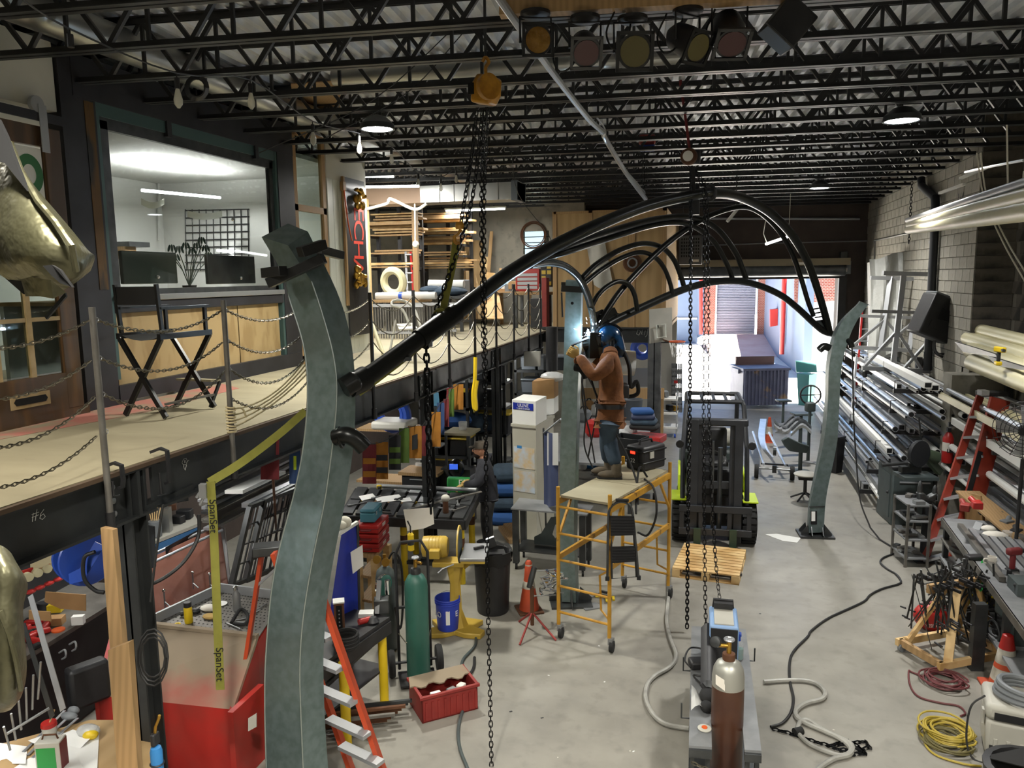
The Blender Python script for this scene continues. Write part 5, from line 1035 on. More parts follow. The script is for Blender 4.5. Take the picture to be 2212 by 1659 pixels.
T('office_desk','desk running behind the office window','desk',[('desk_top',MB().bb((-6.2,6.3,3.74),(-7.1,9.4,3.78)),'plywood_dark'),('desk_panel',MB().bb((-7.05,6.3,MZ),(-7.1,9.4,3.74)),'office_wall')])
for k,(sx_,ht) in enumerate(((380,545),(400,530),(418,545),(432,525))):
 pass
ps=[('pot',MB(XF(V(-6.5,PX(408,600,-6.5)[1],3.78))).lathe([(.06,0),(.09,.14),(.08,.14)],n=14),'black_satin')]
p0=V(-6.5,PX(408,600,-6.5)[1],3.9)
for i,(x,y) in enumerate(((372,545),(388,548),(402,540),(416,552),(426,540),(436,528),(445,545),(452,560),(380,565))):
 t=PX(x,y,-6.5+.04*(i%3));ps.append(('stem',MB().tube([p0,(p0+t)/2+V(0,0,.05),t],.006,5),'leaf'))
 for s in (-1,0,1):dr_=V(.02*s,.05*s,.07);ps.append(('leaf',MB().ball(t+dr_*.7,(.008,.022,.05),8,6,np.array(Matrix.Rotation(.5*s,3,'X'))),'leaf'))
T('potted_plant','leafy potted plant between the monitors in the office window','plant',ps)
T('wall_shelf','stepped wooden bracket shelf in the office corner','shelf',[('board',MB().bb((-9.7,PX(255,500,-9.5)[1],4.55),(-9.3,PX(300,500,-9.5)[1],4.63)),'steel_dark'),('bracket',MB().bb((-9.7,PX(255,500,-9.5)[1],4.35),(-9.4,PX(280,500,-9.5)[1],4.55)),'lumber')])
for i,(x0,y0,x1,y1,sl_) in enumerate(((305,428,355,452,3),(405,455,480,440,2))):one('lamp_reflector',MB().grid([[PX(x0+(x1-x0)*s,y0+6*math.sin(pi*s)*sl_/2,-7.9) for s in np.linspace(0,1,7)],[PX(x0+(x1-x0)*s,y0+14+6*math.sin(pi*s)*sl_/2,-8.1) for s in np.linspace(0,1,7)]]),'white_panel',['curved white reflector under the left end of the office lamp','curved white reflector under the right end of the office lamp'][i],'reflector')
one('conduit',MB().tube([PX(343,520,-9.75),PX(341,300,-9.75),PX(350,285,-9.75),PX(460,300,-9.75)],.02,6),'office_wall','painted conduit bending across the office wall','conduit')
bx0=MW+.06;by0,by1=PX(748,500,bx0)[1],PX(790,500,bx0)[1];zt3,zb3=PX(768,388,bx0)[2],PX(768,725,bx0)[2]
bn=T('banner_board','tall black banner board with red letters and gold masks by the beadboard','banner',[('board',MB().bb((bx0-.02,by0,zb3),(bx0,by1,zt3)),'black_satin'),('side_lath',MB().bb((bx0-.03,by0-.05,zb3+.5),(bx0+.01,by0,zt3)),'lumber')])
for ch,yy in zip('ECHA',(462,497,540,580)):p=PX(774,yy,bx0+.003);text(ch,p,(0,0,-1),(0,1,0),.5,'letter_red',bn,'letter')
for yy in (425,600):
 p=PX(776,yy,bx0+.05);b=MB();random.seed(yy)
 for k in range(14):b.ball(p+V(.03*random.random(),random.uniform(-.16,.16),random.uniform(-.16,.16)),(.05,random.uniform(.03,.07),random.uniform(.03,.08)),8,6)
 part('gold_mask',b,'brass',bn,label='crumpled gold mask')
one('orange_rope',MB().tube(spl([PX(742,400,bx0+.02),PX(748,450,bx0+.03),PX(752,480,bx0+.03),PX(760,520,bx0+.03)],5),.012,6),'orange','orange cord hanging at the banner edge','cord')
one('wood_block',MB().box(PX(741,402,bx0),(.06,.1,.14)),'lumber','small wood block at the top of the banner','block',bevel=.005)
def shelf_rack(x0,x1,Yd,ylist,lab,seed,up= True ):
 random.seed(seed)
 a=PY(x0,600,Yd)[0];b=PY(x1,600,Yd)[0];ps=[]
 for x in np.linspace(a,b,3):ps.append(('upright',MB().bb((x-.04,Yd+.5,MZ),(x+.04,Yd+.58,5.7)),'black_satin'))
 e= None
 for k,(yy,n) in enumerate(ylist):
  z=PY((x0+x1)/2,yy,Yd)[2];ps.append(('arm',MB().bb((a,Yd,z-.06),(a+.05,Yd+.55,z)),'black_satin'));ps.append(('arm',MB().bb((b-.05,Yd,z-.06),(b,Yd+.55,z)),'black_satin'))
  for i in range(n):
   th=random.uniform(.03,.06);t_=random.uniform(-.1,.1)
   one('lumber_plank',MB().box(((a+b)/2+random.uniform(-.15,.15),Yd+.2+random.uniform(-.1,.2),z+.06*i+th/2),(abs(b-a)*random.uniform(.95,1.15),random.uniform(.2,.35),th),random.uniform(-.03,.03)),random.choice(['lumber','lumber_pale','plywood_dark']),ordn[i]+' plank up on the '+ordn[k]+' tier from the top of the '+lab,'plank','planks on the '+lab,smooth=0)
 T('lumber_rack','black cantilever '+lab+' behind the gallery tables','rack',ps)
shelf_rack(800,895,17.2,[(480,4),(508,5),(548,2),(578,2)],'left lumber rack',3)
shelf_rack(905,1005,18.4,[(478,4),(505,3),(528,4),(552,2),(580,5)],'right lumber rack',5)
one('wood_post',MB().bb((PY(893,600,17.0)[0],17.0,MZ),(PY(903,600,17.0)[0],17.1,5.75)),'lumber','tall wooden post between the two lumber racks','post');one('wood_post',MB().bb((PY(791,600,14)[0],14.0,MZ),(PY(799,600,14)[0],14.08,5.5)),'lumber_pale','pale wooden post just past the banner','post')
for i,(x0,y0,x1,y1) in enumerate(((1014,690,1008,560),(1024,690,1016,540),(1036,690,1030,580),(1048,680,1062,500),(1056,690,1050,555))):one('leaning_board',MB().beam(PZ(x0,y0,MZ) if 0 else PY(x0,690,19.5),PY(x1,y1,20.0),.09,.03),'lumber' if i%2 else 'lumber_pale',ordn[i]+' long board from the left leaning on the block wall','board',smooth=0)
one('plywood_offcut',MB().slab([PY(1048,690,18.5),PY(1088,690,18.5),PY(1078,650,19.2),PY(1070,592,19.6),PY(1052,590,19.6)],.03),'lumber_pale','large tan plywood offcut leaning behind the railing','board',smooth=0);one('plywood_offcut',MB().slab([PY(1000,690,19.6),PY(1046,690,19.6),PY(1042,520,20.2),PY(1005,520,20.2)],.03),'plywood_dark','dark plywood sheet leaning behind the boards','board',smooth=0)
da,db=PY(908,438,14.6),PY(1118,392,14.6)
T('air_duct','long rectangular galvanized air duct under the roof over the gallery','duct',[('duct_run',MB().bb((da[0],14.6,da[2]),(db[0],15.2,db[2])),'duct',dict(smooth=0)),('end_flange',MB().bb((db[0]-.12,14.56,da[2]-.02),(db[0],15.24,db[2]+.02)),'tote_grey',dict(smooth=0)),('tan_section',MB().bb((PY(788,438,14.6)[0],14.6,da[2]),(da[0],15.2,db[2])),'duct_tan',dict(smooth=0))]+[('seam',MB().bb((x-.012,14.58,da[2]),(x+.012,14.6,db[2])),'duct',dict(smooth=0)) for x in np.linspace(da[0]+.4,db[0]-.4,5)])
pv=PY(905,440,14.5);one('rope_knot',MB().tube(spl([PY(790,452,14),PY(835,440,14),PY(845,430,14),PY(895,452,14),PY(922,440,14)],5),.03,7),'rope_white','white padded line slung under the tan duct','rope')
one('hanging_rope',MB().tube([PY(896,440,14),PY(897,520,14)],.015,6).ball(PY(898,528,14),.07,8,6),'rope_white','white rope hanging with a knotted end in the storage area','rope')
def PM(x,y): return PZ(x,y,MZ)
tY=15.6
def tabl(x0,x1,ytop,Y,m,lab,dep=.8):
 a,b=PY(x0,ytop,Y),PY(x1,ytop,Y);z=a[2];ps=[('top',MB().bb((a[0],Y,z-.06),(b[0],Y+dep,z)),m,dict(smooth=0))]
 for x in (a[0]+.06,b[0]-.06):
  for y in (Y+.06,Y+dep-.06):ps.append(('leg',MB().bb((x-.035,y-.035,MZ),(x+.035,y+.035,z-.06)),'steel_dark',dict(smooth=0)))
 T('storage_table',lab,'table',ps); return a,b,z
a,b,z=tabl(803,905,648,tY,'lumber','wooden table holding plastic rolls behind the railing')
for i,(dz,r,m,l) in enumerate(((.08,.08,'poly_sheet','white plastic roll lying on the wooden table'),(.1,.06,'paper_white','thin white roll behind the plastic roll'))):one('plastic_roll',MB().cyl(V(a[0],tY+.25+.3*i,z+dz),V(b[0]+.3*(1-i),tY+.25+.3*i,z+dz),r),m,l,'roll')
one('blue_tape',MB().cyl(V((a[0]+b[0])/2,tY+.25,z+.08),V((a[0]+b[0])/2+.08,tY+.25,z+.08),.085),'blue','band of blue tape round the plastic roll','tape')
a,b,z=tabl(905,1000,640,16.6,'steel_dark','steel table heaped with dark blue cloth')
one('cloth_heap',MB().ball(V((a[0]+b[0])/2,16.9,z+.1),(.55,.3,.12),14,8).ball(V((a[0]+b[0])/2-.3,16.8,z+.14),(.3,.2,.1),12,6),'jeans','dark blue folded cloth on the steel gallery table','cloth');one('plastic_roll',MB().cyl(V(a[0]+.1,17.0,z+.28),V(b[0]-.1,17.0,z+.26),.09),'paper_white','white roll on top of the dark blue cloth','roll')
def gate(x0,x1,yt,Y,lab,n):
 a,b=PY(x0,yt,Y),PY(x1,yt,Y);ps=[('top_rail',MB().beam(a,b,.06,.06),'alu_dull'),('bottom_rail',MB().beam(V(a[0],Y,MZ+.12),V(b[0],Y,MZ+.12),.05,.05),'alu_dull')]
 for i in range(n):x=a[0]+(b[0]-a[0])*(i+.5)/n;ps.append(('bar',MB().cyl((x,Y,MZ+.0),(x,Y,a[2]),.016,n=6),'steel_raw'))
 T('steel_gate',lab,'gate',ps)
gate(802,915,660,14.6,'grey barred steel gate panel standing behind the railing, left',20);gate(880,985,657,15.3,'grey barred steel gate panel standing behind the railing, right',16)
sl0=PM(855,700);dS=12.6
T('step_ladder','small white folding step ladder with a rounded handle on the gallery','ladder',[('hoop_frame',MB().tube(px([(890,715,11.6),(870,670,11.8),(847,660,11.9),(850,650,12),(872,650,12),(895,668,11.8),(915,725,11.3)],4),.02,8),'grey_light'),('rear_leg',MB().cyl(PD(855,690,12.2),PD(838,735,11.8)*V(1,1,0)+V(0,0,MZ),.018),'grey_light'),('rear_leg',MB().cyl(PD(800,690,12.2),PD(832,750,11.6)*V(1,1,0)+V(0,0,MZ),.03),'pvc'),('tread',MB().slab([PD(857,702,11.8),PD(895,700,11.8),PD(902,712,11.5),PD(862,714,11.5)],.02,(0,0,1)),'grey_light')])
a,b,z=tabl(1108,1192,632,17.9,'lumber','wooden bench against the far gallery end',.7)
ca_,cb_=PY(1114,628,18.1),PY(1165,590,18.1)
T('tool_chest','red tool chest with steel drawers on the far gallery bench','tool chest',[('body',MB().bb((ca_[0],18.1,ca_[2]),(cb_[0],18.5,cb_[2]+.1)),'red',dict(bevel=.01))]+[('drawer',MB().bb((ca_[0]+.05,18.08,ca_[2]+.04+i*.1),(cb_[0]-.05,18.1,ca_[2]+.11+i*.1)),'alu_dull',dict(smooth=0)) for i in range(4)])
oa,ob_=PY(1168,620,18.1),PY(1190,575,18.1)
T('parts_organiser','yellow and black parts organiser beside the red tool chest','organiser',[('case',MB().bb((oa[0],18.1,oa[2]),(ob_[0],18.4,ob_[2])),'tote_black')]+[('bin',MB().bb((oa[0]+.03+.13*(i%2),18.07,oa[2]+.04+.13*(i//2)),(oa[0]+.13+.13*(i%2),18.1,oa[2]+.13+.13*(i//2))),'tote_yellow' if i%3 else 'tote_black') for i in range(8)])
one('red_cabinet',MB().bb((PY(1172,630,17.7)[0],17.6,MZ),(PY(1190,630,17.6)[0]-.1,17.9,PY(1180,600,17.7)[2])),'red_dull','narrow dark red cabinet at the gallery end','cabinet',bevel=.01)
one('crate_stack',MB().bb((PY(1145,640,17.6)[0],17.6,MZ+.03),(PY(1172,640,17.6)[0],17.9,PY(1150,640,17.6)[2]-.05)),'tote_black','black perforated crate under the far gallery bench','crate',bevel=.01)
one('wire_coil',MB().torus(PY(1152,507,20.24),.34,.02,(0,1,0),28,6).torus(PY(1152,507,20.25),.3,.015,(0,1,0),28,6),'rust','large hoop of cable hung before the small barred window','coil')
one('grey_tote',MB().bb((PY(955,640,18)[0],18,PY(955,645,18)[2]),(PY(1005,640,18)[0],18.4,PY(955,605,18)[2])),'grey_plastic','grey storage tote on the storage shelf','tote',bevel=.02)
one('hose_roll',MB().torus(PY(850,609,16.4),.26,.09,(.2,1,.1),22,8),'pvc','cream hose roll standing on the wooden table','roll')
T('extension_ladder','aluminium ladder with red label leaning in the storage area','ladder',[('rail',MB().beam(PY(880,640,17),PY(876,545,17.4),.05,.08),'alu'),('rail',MB().beam(PY(893,640,17),PY(887,545,17.4),.05,.08),'red')]+[('rung',MB().cyl(PY(879.5-i*.7,630-i*20,17+.08*i),PY(892-i*.9,630-i*20,17+.08*i),.02),'alu') for i in range(5)])
for i in range(7):random.seed(40+i);x_=1010+i*14;one('stored_box',MB().box(PY(1085+i*7,622-6*(i%2),19.2),(.2,.2,.2),.1*i),['cardboard','paper','grey_plastic','lumber','tote_black','cardboard','red_dull'][i],['brown','pale','grey','wooden','black','tan','dark red'][i]+' small box on the far storage shelf','box',bevel=.01)
T('storage_shelf','wooden shelf by the block wall holding small boxes','shelf',[('shelf_board',MB().bb((PY(1070,628,19)[0],19,PY(1100,630,19)[2]-.03),(PY(1140,628,19)[0],19.5,PY(1100,630,19)[2])),'lumber'),('upright',MB().bb((PY(1072,628,19)[0],19.3,MZ),(PY(1078,628,19)[0],19.4,4.2)),'lumber'),('upright',MB().bb((PY(1134,628,19)[0],19.3,MZ),(PY(1140,628,19)[0],19.4,4.2)),'lumber')])
def cclamp(x,y,s,lab):
 p=PX(x,y,MX+.04);T('c_clamp',lab,'clamp',[('frame',MB().sweep([p+V(-.1,0,.0),p+V(-.02,0,.03),p+V(.035,0,.015),p+V(.04,0,-.1*s),p+V(.03,0,-.16*s),p+V(-.0,0,-.17*s)],[(-.01,-.012),(.01,-.012),(.01,.012),(-.01,.012)],up=(0,1,0)),'black_satin'),('screw',MB().cyl(p+V(.0,-.05,-.1*s),p+V(.0,-.05,-.22*s),.008),'black_satin'),('tommy_bar',MB().cyl(p+V(0,-.09,-.22*s),p+V(0,-.0,-.23*s),.004),'steel_dark')])
cclamp(352,978,1.3,'black C-clamp gripping the mezzanine edge past the first post');cclamp(253,1010,.8,'small steel C-clamp at the beam splice')
# ================================================================== UNDER THE MEZZANINE AND LEFT FOREGROUND
def aladder(pts,d0,lab,m,nstep,name='step_ladder'): pass
L1,L2=PD(703,1310,5.75),PD(826,1660,5.9);Lb1,Lb2=PD(640,1300,6.0),PD(690,1700,6.15)
lad=empty('step_ladder',(L2[0],L2[1],0),'orange fibreglass step ladder with aluminium treads behind the curved column','ladder')
t_=nrm(L2-L1);Lend=L1+t_*((L1[2])/(-t_[2]));
part('side_rail',MB().beam(L1-t_*.35,Lend,.09,.035,up=CM[0]),'orange_ladder',lad,0)
w_=(PD(690,1640,5.9)-PD(800,1580,5.75));w_=w_*V(1,1,0)
off=nrm(PD(640,1480,6.1)-PD(740,1440,5.75))*.48;off[2]=0
part('side_rail',MB().beam(L1-t_*.35+off,Lend+off,.09,.035,up=CM[0]),'orange_ladder',lad,0)
for (x,y) in ((712,1380),(735,1448),(765,1520),(793,1590),(822,1650)):
 p=PD(x,y,5.76);part('tread',MB().beam(p,p+off,.085,.03),'alu_dull',lad,0)
rl=[PD(566,1195,6.35),PD(520,1500,6.5)];tt=nrm(rl[1]-rl[0]);rend=rl[0]+tt*(rl[0][2]/(-tt[2]))
part('rear_rail',MB().beam(rl[0],rend,.06,.03,up=CM[0]),'orange_ladder',lad,0)
part('top_cap',MB().box(PD(590,1185,6.3),(.32,.16,.08),.5),'steel_dark',lad,bevel=.01)
part('rear_brace',MB().beam(PD(545,1275,6.4),PD(600,1225,6.3),.03,.02),'alu_dull',lad,0)
zt4=.95
q_=[PZ(x,y,zt4) for x,y in ((322,1347),(556,1374),(612,1291),(476,1274))]
rm=empty('downdraft_table',(q_[0]+q_[2])/2*V(1,1,0),'large red dusty cabinet with a perforated steel work top','machine')
part('perforated_top',MB().slab([p-V(0,0,.03) for p in q_],.01),'steel_raw',rm,0)
hb=MB();ux=nrm(q_[1]-q_[0]);lx=np.linalg.norm(q_[1]-q_[0]);
for i in range(22):
 for j in range(14):
  s,t2=(i+.5+.5*(j%2)*.8)/23,(j+.5)/14;p=(q_[0]*(1-s)+q_[1]*s)*(1-t2)+(q_[3]*(1-s)+q_[2]*s)*t2;hb.lathe([(.009,0),(.009,.0008)],p-V(0,0,.0195),(0,0,1),6)
part('perforations',hb,'black_void',rm,0,kind='stuff')
for a,b in ((0,3),(3,2)):part('rim',MB().beam(q_[a]+V(0,0,.02),q_[b]+V(0,0,.02),.025,.09),'alu_dull',rm,0)
part('front_lip',MB().beam(q_[0],q_[1],.05,.03),'red_dusty',rm,0)
f0,f1_=q_[0]+V(0,-.02,0),q_[1]+V(0,-.02,0);dn=V(.02,-.42,-.38)
s0,s1=PD(325,1525,6.0),PD(505,1533,5.9)
h0=PD(212,1502,6.3)+V(.3,0,0);h1=PD(503,1533,6.1);hL=V(q_[0][0]-.5,q_[0][1]+.0,.62)
part('sloping_hood',MB().slab([q_[0]-V(.35,0,.03),q_[1],h1,h0-V(.3,0,0)],.03),'red_dusty',rm,0)
b0,b1=h0-V(.3,0,0),h1
part('front_panel',MB().slab([b0,b1,V(b1[0],b1[1],0),V(b0[0],b0[1],0)],.04),'red_machine',rm,0)
part('side_panel',MB().slab([b1,q_[1],q_[2],V(q_[2][0],q_[2][1],0),V(q_[1][0],q_[1][1],0),V(b1[0],b1[1],0)],.03) if 0 else MB().slab([b1,q_[1]-V(0,0,.03),V(q_[1][0],q_[1][1],0),V(b1[0],b1[1],0)],.03),'red_machine',rm,0)
part('left_panel',MB().slab([b0,q_[0]-V(.35,0,.03),V(q_[0][0]-.35,q_[0][1],0),V(b0[0],b0[1],0)],.03),'red_machine',rm,0)
part('body',MB().slab([p*V(1,1,0)+V(0,0,.9) for p in q_],.9,(0,0,-1)),'red_machine',rm,0)
e0=V(b1[0],b1[1],0);e1_=e0+nrm(q_[2]-q_[1])*.5
part('side_box',MB().slab([PD(503,1540,6.0),PD(570,1478,6.4),PD(570,1478,6.4)*V(1,1,0),PD(503,1540,6.0)*V(1,1,0)],.05),'red_machine',rm,0)
part('rating_plate',MB().slab([PD(x,y,6.05) for x,y in ((536,1552),(554,1541),(554,1570),(536,1580))],.01,CM[2]),'grey_light',rm,0)
part('grommet',MB().torus(PD(222,1587,6.12),.025,.008,-CM[2],14,6),'black_rubber',rm)
part('power_cord',MB().tube(px([(222,1587,6.12),(228,1610,6.05),(240,1650,6.0),(215,1655,6.0),(205,1625,6.0),(222,1608,6.03)],5),.012,6),'cable_black',rm)
def onz(x,y,z=zt4-.02): return PZ(x,y,z)
p=onz(408,1345);x=XF(p);T('drink_bottle','yellow insulated bottle with a black cap on the perforated top','bottle',[('body',MB(x).lathe([(.02,0),(.033,0),(.036,.01),(.036,.14),(.03,.155)],n=18),'yellow'),('cap',MB(x).lathe([(.033,.15),(.034,.19),(.03,.195),(.01,.195)],n=18),'black_satin')])
p=onz(512,1318);x=XF(p);T('drink_bottle','bare steel drink bottle on the perforated top','bottle',[('body',MB(x).lathe([(.02,0),(.036,0),(.038,.01),(.038,.15),(.022,.18),(.02,.2)],n=18),'steel'),('cap',MB(x).lathe([(.024,.2),(.024,.23),(.012,.235)],n=14),'chrome')])
one('rag',MB().ball(onz(452,1318)+V(0,0,.02),(.09,.06,.03),12,8),'paper','crumpled white rag on the perforated top','rag');one('paper_plate',MB().lathe([(.01,0),(.06,.004),(.065,.01)],onz(476,1306),(0,0,1),16),'paper_white','white plate beside the rag','plate')
one('work_gloves',MB().ball(onz(455,1336)+V(0,0,.02),(.08,.05,.025),10,6).ball(onz(462,1340)+V(.03,0,.03),(.05,.03,.02),10,6),'glove','pair of crumpled tan gloves on the perforated top','gloves')
one('tape_ring',MB().torus(onz(383,1350)+V(0,0,.006),.025,.007,n=14,m=6),'yellow','yellow tape ring on the perforated top','tape')
one('hose_loop',MB().tube(spl([onz(500,1350)+V(0,0,.02),onz(520,1330)+V(0,0,.06),onz(535,1335)+V(0,0,.03),onz(530,1352)+V(0,0,.02),onz(505,1352)+V(0,0,.02)],5),.016,8),'black_rubber','short black hose loop on the perforated top','hose')
T('grinder','black hand grinder lying on the perforated top','grinder',[('body',MB().cyl(onz(390,1333)+V(0,0,.03),onz(420,1326)+V(0,0,.03),.022),'black_satin'),('head',MB().lathe([(.035,0),(.04,.02),(.02,.035)],onz(424,1325)+V(0,0,.01),(0,0,1),14),'steel_dark')])
for i in range(5):one('steel_rod',MB().cyl(onz(490+i*10,1348-i*3)+V(0,0,.01),onz(520+i*14,1362-i*14)+V(0,0,.012),.007),'steel',ordn[i]+' steel rod from the left on the perforated top','rod')
for i,(x0,y0) in enumerate(((357,1303),(418,1262),(455,1265))):
 p=onz(x0,y0+10);T('pipe_clamp',['left','middle','right'][i]+' steel fixture clamp on the rim of the perforated top','clamp',[('stem',MB().cyl(p,p+V(0,0,.16),.008),'steel'),('knob',MB().ball(p+V(0,0,.17),.016,8,6),'chrome'),('arm',MB().cyl(p+V(0,0,.06),p+V(.08,-.03,.03),.007),'steel')])
p=PD(340,1655,4.7);x=XF(p-V(0,0,.1));T('torch_bottle','blue gas torch bottle clipped to the near column','torch',[('bottle',MB(x).lathe([(.02,0),(.035,.01),(.036,.2),(.03,.225),(.015,.235)],n=18),'blue_case'),('torch_head',MB(x).box((0,0,.28),(.03,.06,.08)),'black_satin',dict(bevel=.01)),('burner_tube',MB(x).tube([(0,0,.3),(.01,0,.36),(.04,0,.42),(.045,0,.44)],.009,8),'brass'),('clip',MB(x).torus((0,0,.12),.038,.006,n=16,m=5),'black_satin')])
one('cable_loop',MB().tube([PD(330+math.cos(a)*33*(.8+.1*k),1420+math.sin(a)*62*(.7+.15*k),4.75) for k in range(3) for a in np.linspace(0,2*pi,14)],.006,5),'cable_black','thin black cable loops hung on the near column','cable')
for i,(pts,m,lab) in enumerate((([(217,1140),(243,1145),(266,1400),(237,1400)],'lumber','upright pine stud against the near column'),([(233,1405),(278,1388),(300,1690),(255,1690)],'lumber','lower pine board in front of the stud'))):
 dd=4.75-.1*i;one('pine_stud',MB().slab([PD(x,y,dd) for x,y in pts],.06,CM[2]),m,lab,'lumber',smooth=0)
hc3=PD(190,1205,6.3);ax=nrm(V(1,-.5,0))
T('hose_reel','bright blue hose reel hung behind the pine stud','hose reel',[('flange',MB().lathe([(.03,0),(.22,0),(.23,.01),(.22,.02),(.03,.02)],hc3,ax,30),'blue'),('flange',MB().lathe([(.03,0),(.22,0),(.23,.01),(.22,.02),(.03,.02)],hc3-ax*.14,ax,30),'blue'),('hose_wrap',MB().lathe([(.15,-.13),(.17,-.1),(.16,-.06),(.17,-.03),(.15,0)],hc3,ax,26),'cable_black'),('bracket_arm',MB().slab([PD(x,y,6.15) for x,y in ((205,1170),(225,1180),(180,1255),(150,1262),(148,1240),(172,1228))],.01,CM[2]),'blue',dict(smooth=0)),('inlet',MB().tube(px([(205,1192,6.1),(182,1205,6.1),(182,1250,6.1),(205,1275,6.1),(225,1280,6.1)],5),.016,8),'cable_black')])
zb5=.92;bq_=[PZ(x,y,zb5) for x,y in ((-80,1500),(40,1425),(232,1310),(228,1262),(20,1370),(-90,1440))]
bk_=[PZ(40,1428,zb5),PZ(234,1308,zb5)];bn_=nrm(bk_[1]-bk_[0]);bo_=V(-bn_[1],bn_[0],0)
b0_=bk_[0]-bn_*1.0;b1_=bk_[1]+bn_*.5
T('workbench','long black-fronted workbench strewn with red tools under the walkway','workbench',[('bench_top',MB().slab([b0_,b1_,b1_+bo_*.75,b0_+bo_*.75],.04,(0,0,-1)),'steel_raw',dict(smooth=0)),('front',MB().slab([b0_+bo_*.03-V(0,0,.04),b1_+bo_*.03-V(0,0,.04),b1_+bo_*.03-V(0,0,.9),b0_+bo_*.03-V(0,0,.9)],.03,bo_),'black_satin',dict(smooth=0))]+[('pull_handle',MB().tube(px([(128+22*i,1410-18*i,6.25),(140+22*i,1404-18*i,6.2),(142+22*i,1418-18*i,6.2),(134+22*i,1424-18*i,6.25)],4),.008,6),'alu') for i in range(2)])
T('back_board','dark tool board behind the workbench with a red rail of holders','tool board',[('board',MB().slab([b0_+bo_*.75,b1_+bo_*.75,b1_+bo_*.75+V(0,0,.9),b0_+bo_*.75+V(0,0,.9)],.03,bo_),'black_satin',dict(smooth=0)),('red_rail',MB().beam(PD(40,1242,6.9),PD(150,1202,7.3),.02,.05),'red')]+[('tool_holder',MB().lathe([(.035,-.05),(.04,-.045),(.04,.05),(.035,.05)],PD(60+20*i,1246-9*i,6.9+.07*i),(.8,-.5,.2),16),'pvc',dict(sub=[('red_tool',MB().ball(PD(66+20*i,1278-9*i,6.9+.07*i),(.04,.05,.02),10,6),'red')])) for i in range(5)])
one('parts_chart',MB().slab([PD(x,y,7.0) for x,y in ((65,1215),(148,1175),(150,1198),(66,1236))],.01,CM[2]),'blueprint','pale printed chart on the board over the bench','chart',smooth=0)
def onb(x,y,h=0): return PZ(x,y,zb5+h)
T('cardboard_box','open cardboard box of discs at the back of the bench','box',[('back_flap',MB().slab([PD(x,y,6.9) for x,y in ((98,1278),(185,1285),(185,1320),(130,1315),(96,1300))],.01,CM[2]),'cardboard',dict(smooth=0)),('front_flap',MB().slab([PD(x,y,6.6) for x,y in ((62,1318),(108,1322),(110,1342),(62,1338))],.01,CM[2]),'cardboard',dict(smooth=0)),('disc_stack',MB().lathe([(.02,0),(.09,0),(.09,.06),(.02,.06)],onb(100,1315),(0,.2,1),18),'black_satin')])
T('tissue_box','yellow tissue box with a white tissue on the bench','box',[('carton',MB(XF(onb(120,1322),.4)).box((0,0,.04),(.12,.07,.07)),'yellow'),('tissue',MB().lathe([(.03,0),(.02,.04),(.004,.08)],onb(119,1308,.06),(0,0,1),7),'paper_white')])
one('carton',MB(XF(onb(170,1348),.4)).box((0,0,.04),(.1,.06,.08)),'paper_white','white and green carton on the bench','box',bevel=.003);one('carton',MB(XF(onb(122,1348),.4)).box((0,0,.035),(.13,.1,.07)),'cardboard','brown square carton on the bench','box',bevel=.003);one('orange_disc',MB().lathe([(.01,0),(.055,0),(.055,.012),(.04,.014),(.01,.008)],onb(126,1362),(0,0,1),20),'orange','round orange disc on the bench','disc')
for i,(x0,y0) in enumerate(((50,1360),(75,1350),(88,1372),(60,1385),(100,1358),(45,1390),(80,1392),(70,1366))):x=XF(onb(x0,y0),.5*i);T('power_tool',['dusty red tool at the bench corner','red tool behind the orange disc','red tool beside the orange disc','red grinder in the middle of the bench pile','red tool nearest the brown carton','red drill at the left end of the bench','red tool at the front bench edge','red tool on top of the bench pile'][i],'power tool',[('body',MB(x).box((0,0,.03),(.16,.05,.05)),'red',dict(bevel=.015)),('grip',MB(x).box((-.07,.04,.025),(.05,.1,.04)),'black_rubber',dict(bevel=.01))],'red power tools on the bench')
one('steel_rule',MB().slab([PD(x,y,5.4) for x,y in ((60,1290),(70,1283),(142,1530),(130,1538))],.006,CM[2]),'alu','long perforated aluminium angle leaning on the bench','rule',smooth=0)
one('steel_rule',MB().slab([PD(x,y,5.5) for x,y in ((46,1350),(54,1345),(118,1545),(108,1555))],.006,CM[2]),'steel_dark','dark steel bar leaning on the bench beside the aluminium angle','bar',smooth=0)
gb=[('crossbar',MB().cyl(PD(15,1585,5.0),PD(106,1530,5.2),.009),'steel')]
for i in range(6):gb.append(('rod',MB().cyl(PD(8+16*i,1570-28*i,5.0),PD(22+12*i,1620-22*i,5.1),.007),'steel'))
T('rod_rack','rack of thin steel rods low in the left corner','rack',gb)
x=XF(PZ(182,1500,.0));one('tool_case',MB().box(PD(190,1475,6.2),(.14,.3,.34),-.45),'black_satin','black hard tool case standing below the bench','case',bevel=.03)
lz=.75;lt=[PZ(x,y,lz) for x,y in ((-120,1800),(320,1800),(310,1480),(205,1520),(-60,1620))]
T('layout_table','low table covered with white paper in the bottom left corner','table',[('table_top',MB().slab([PZ(x,y,lz) for x,y in ((-160,1900),(330,1900),(330,1555),(195,1555),(-160,1650))],.03,(0,0,-1)),'plywood_dark',dict(smooth=0)),('paper_cover',MB().slab([PZ(x,y,lz+.004) for x,y in ((-60,1720),(205,1760),(215,1570),(150,1600),(60,1640))],.003,(0,0,1)),'paper_white',dict(smooth=0)),('frame_leg',MB().box(PZ(100,1750,.35),(.06,.06,.7)),'steel_dark')])
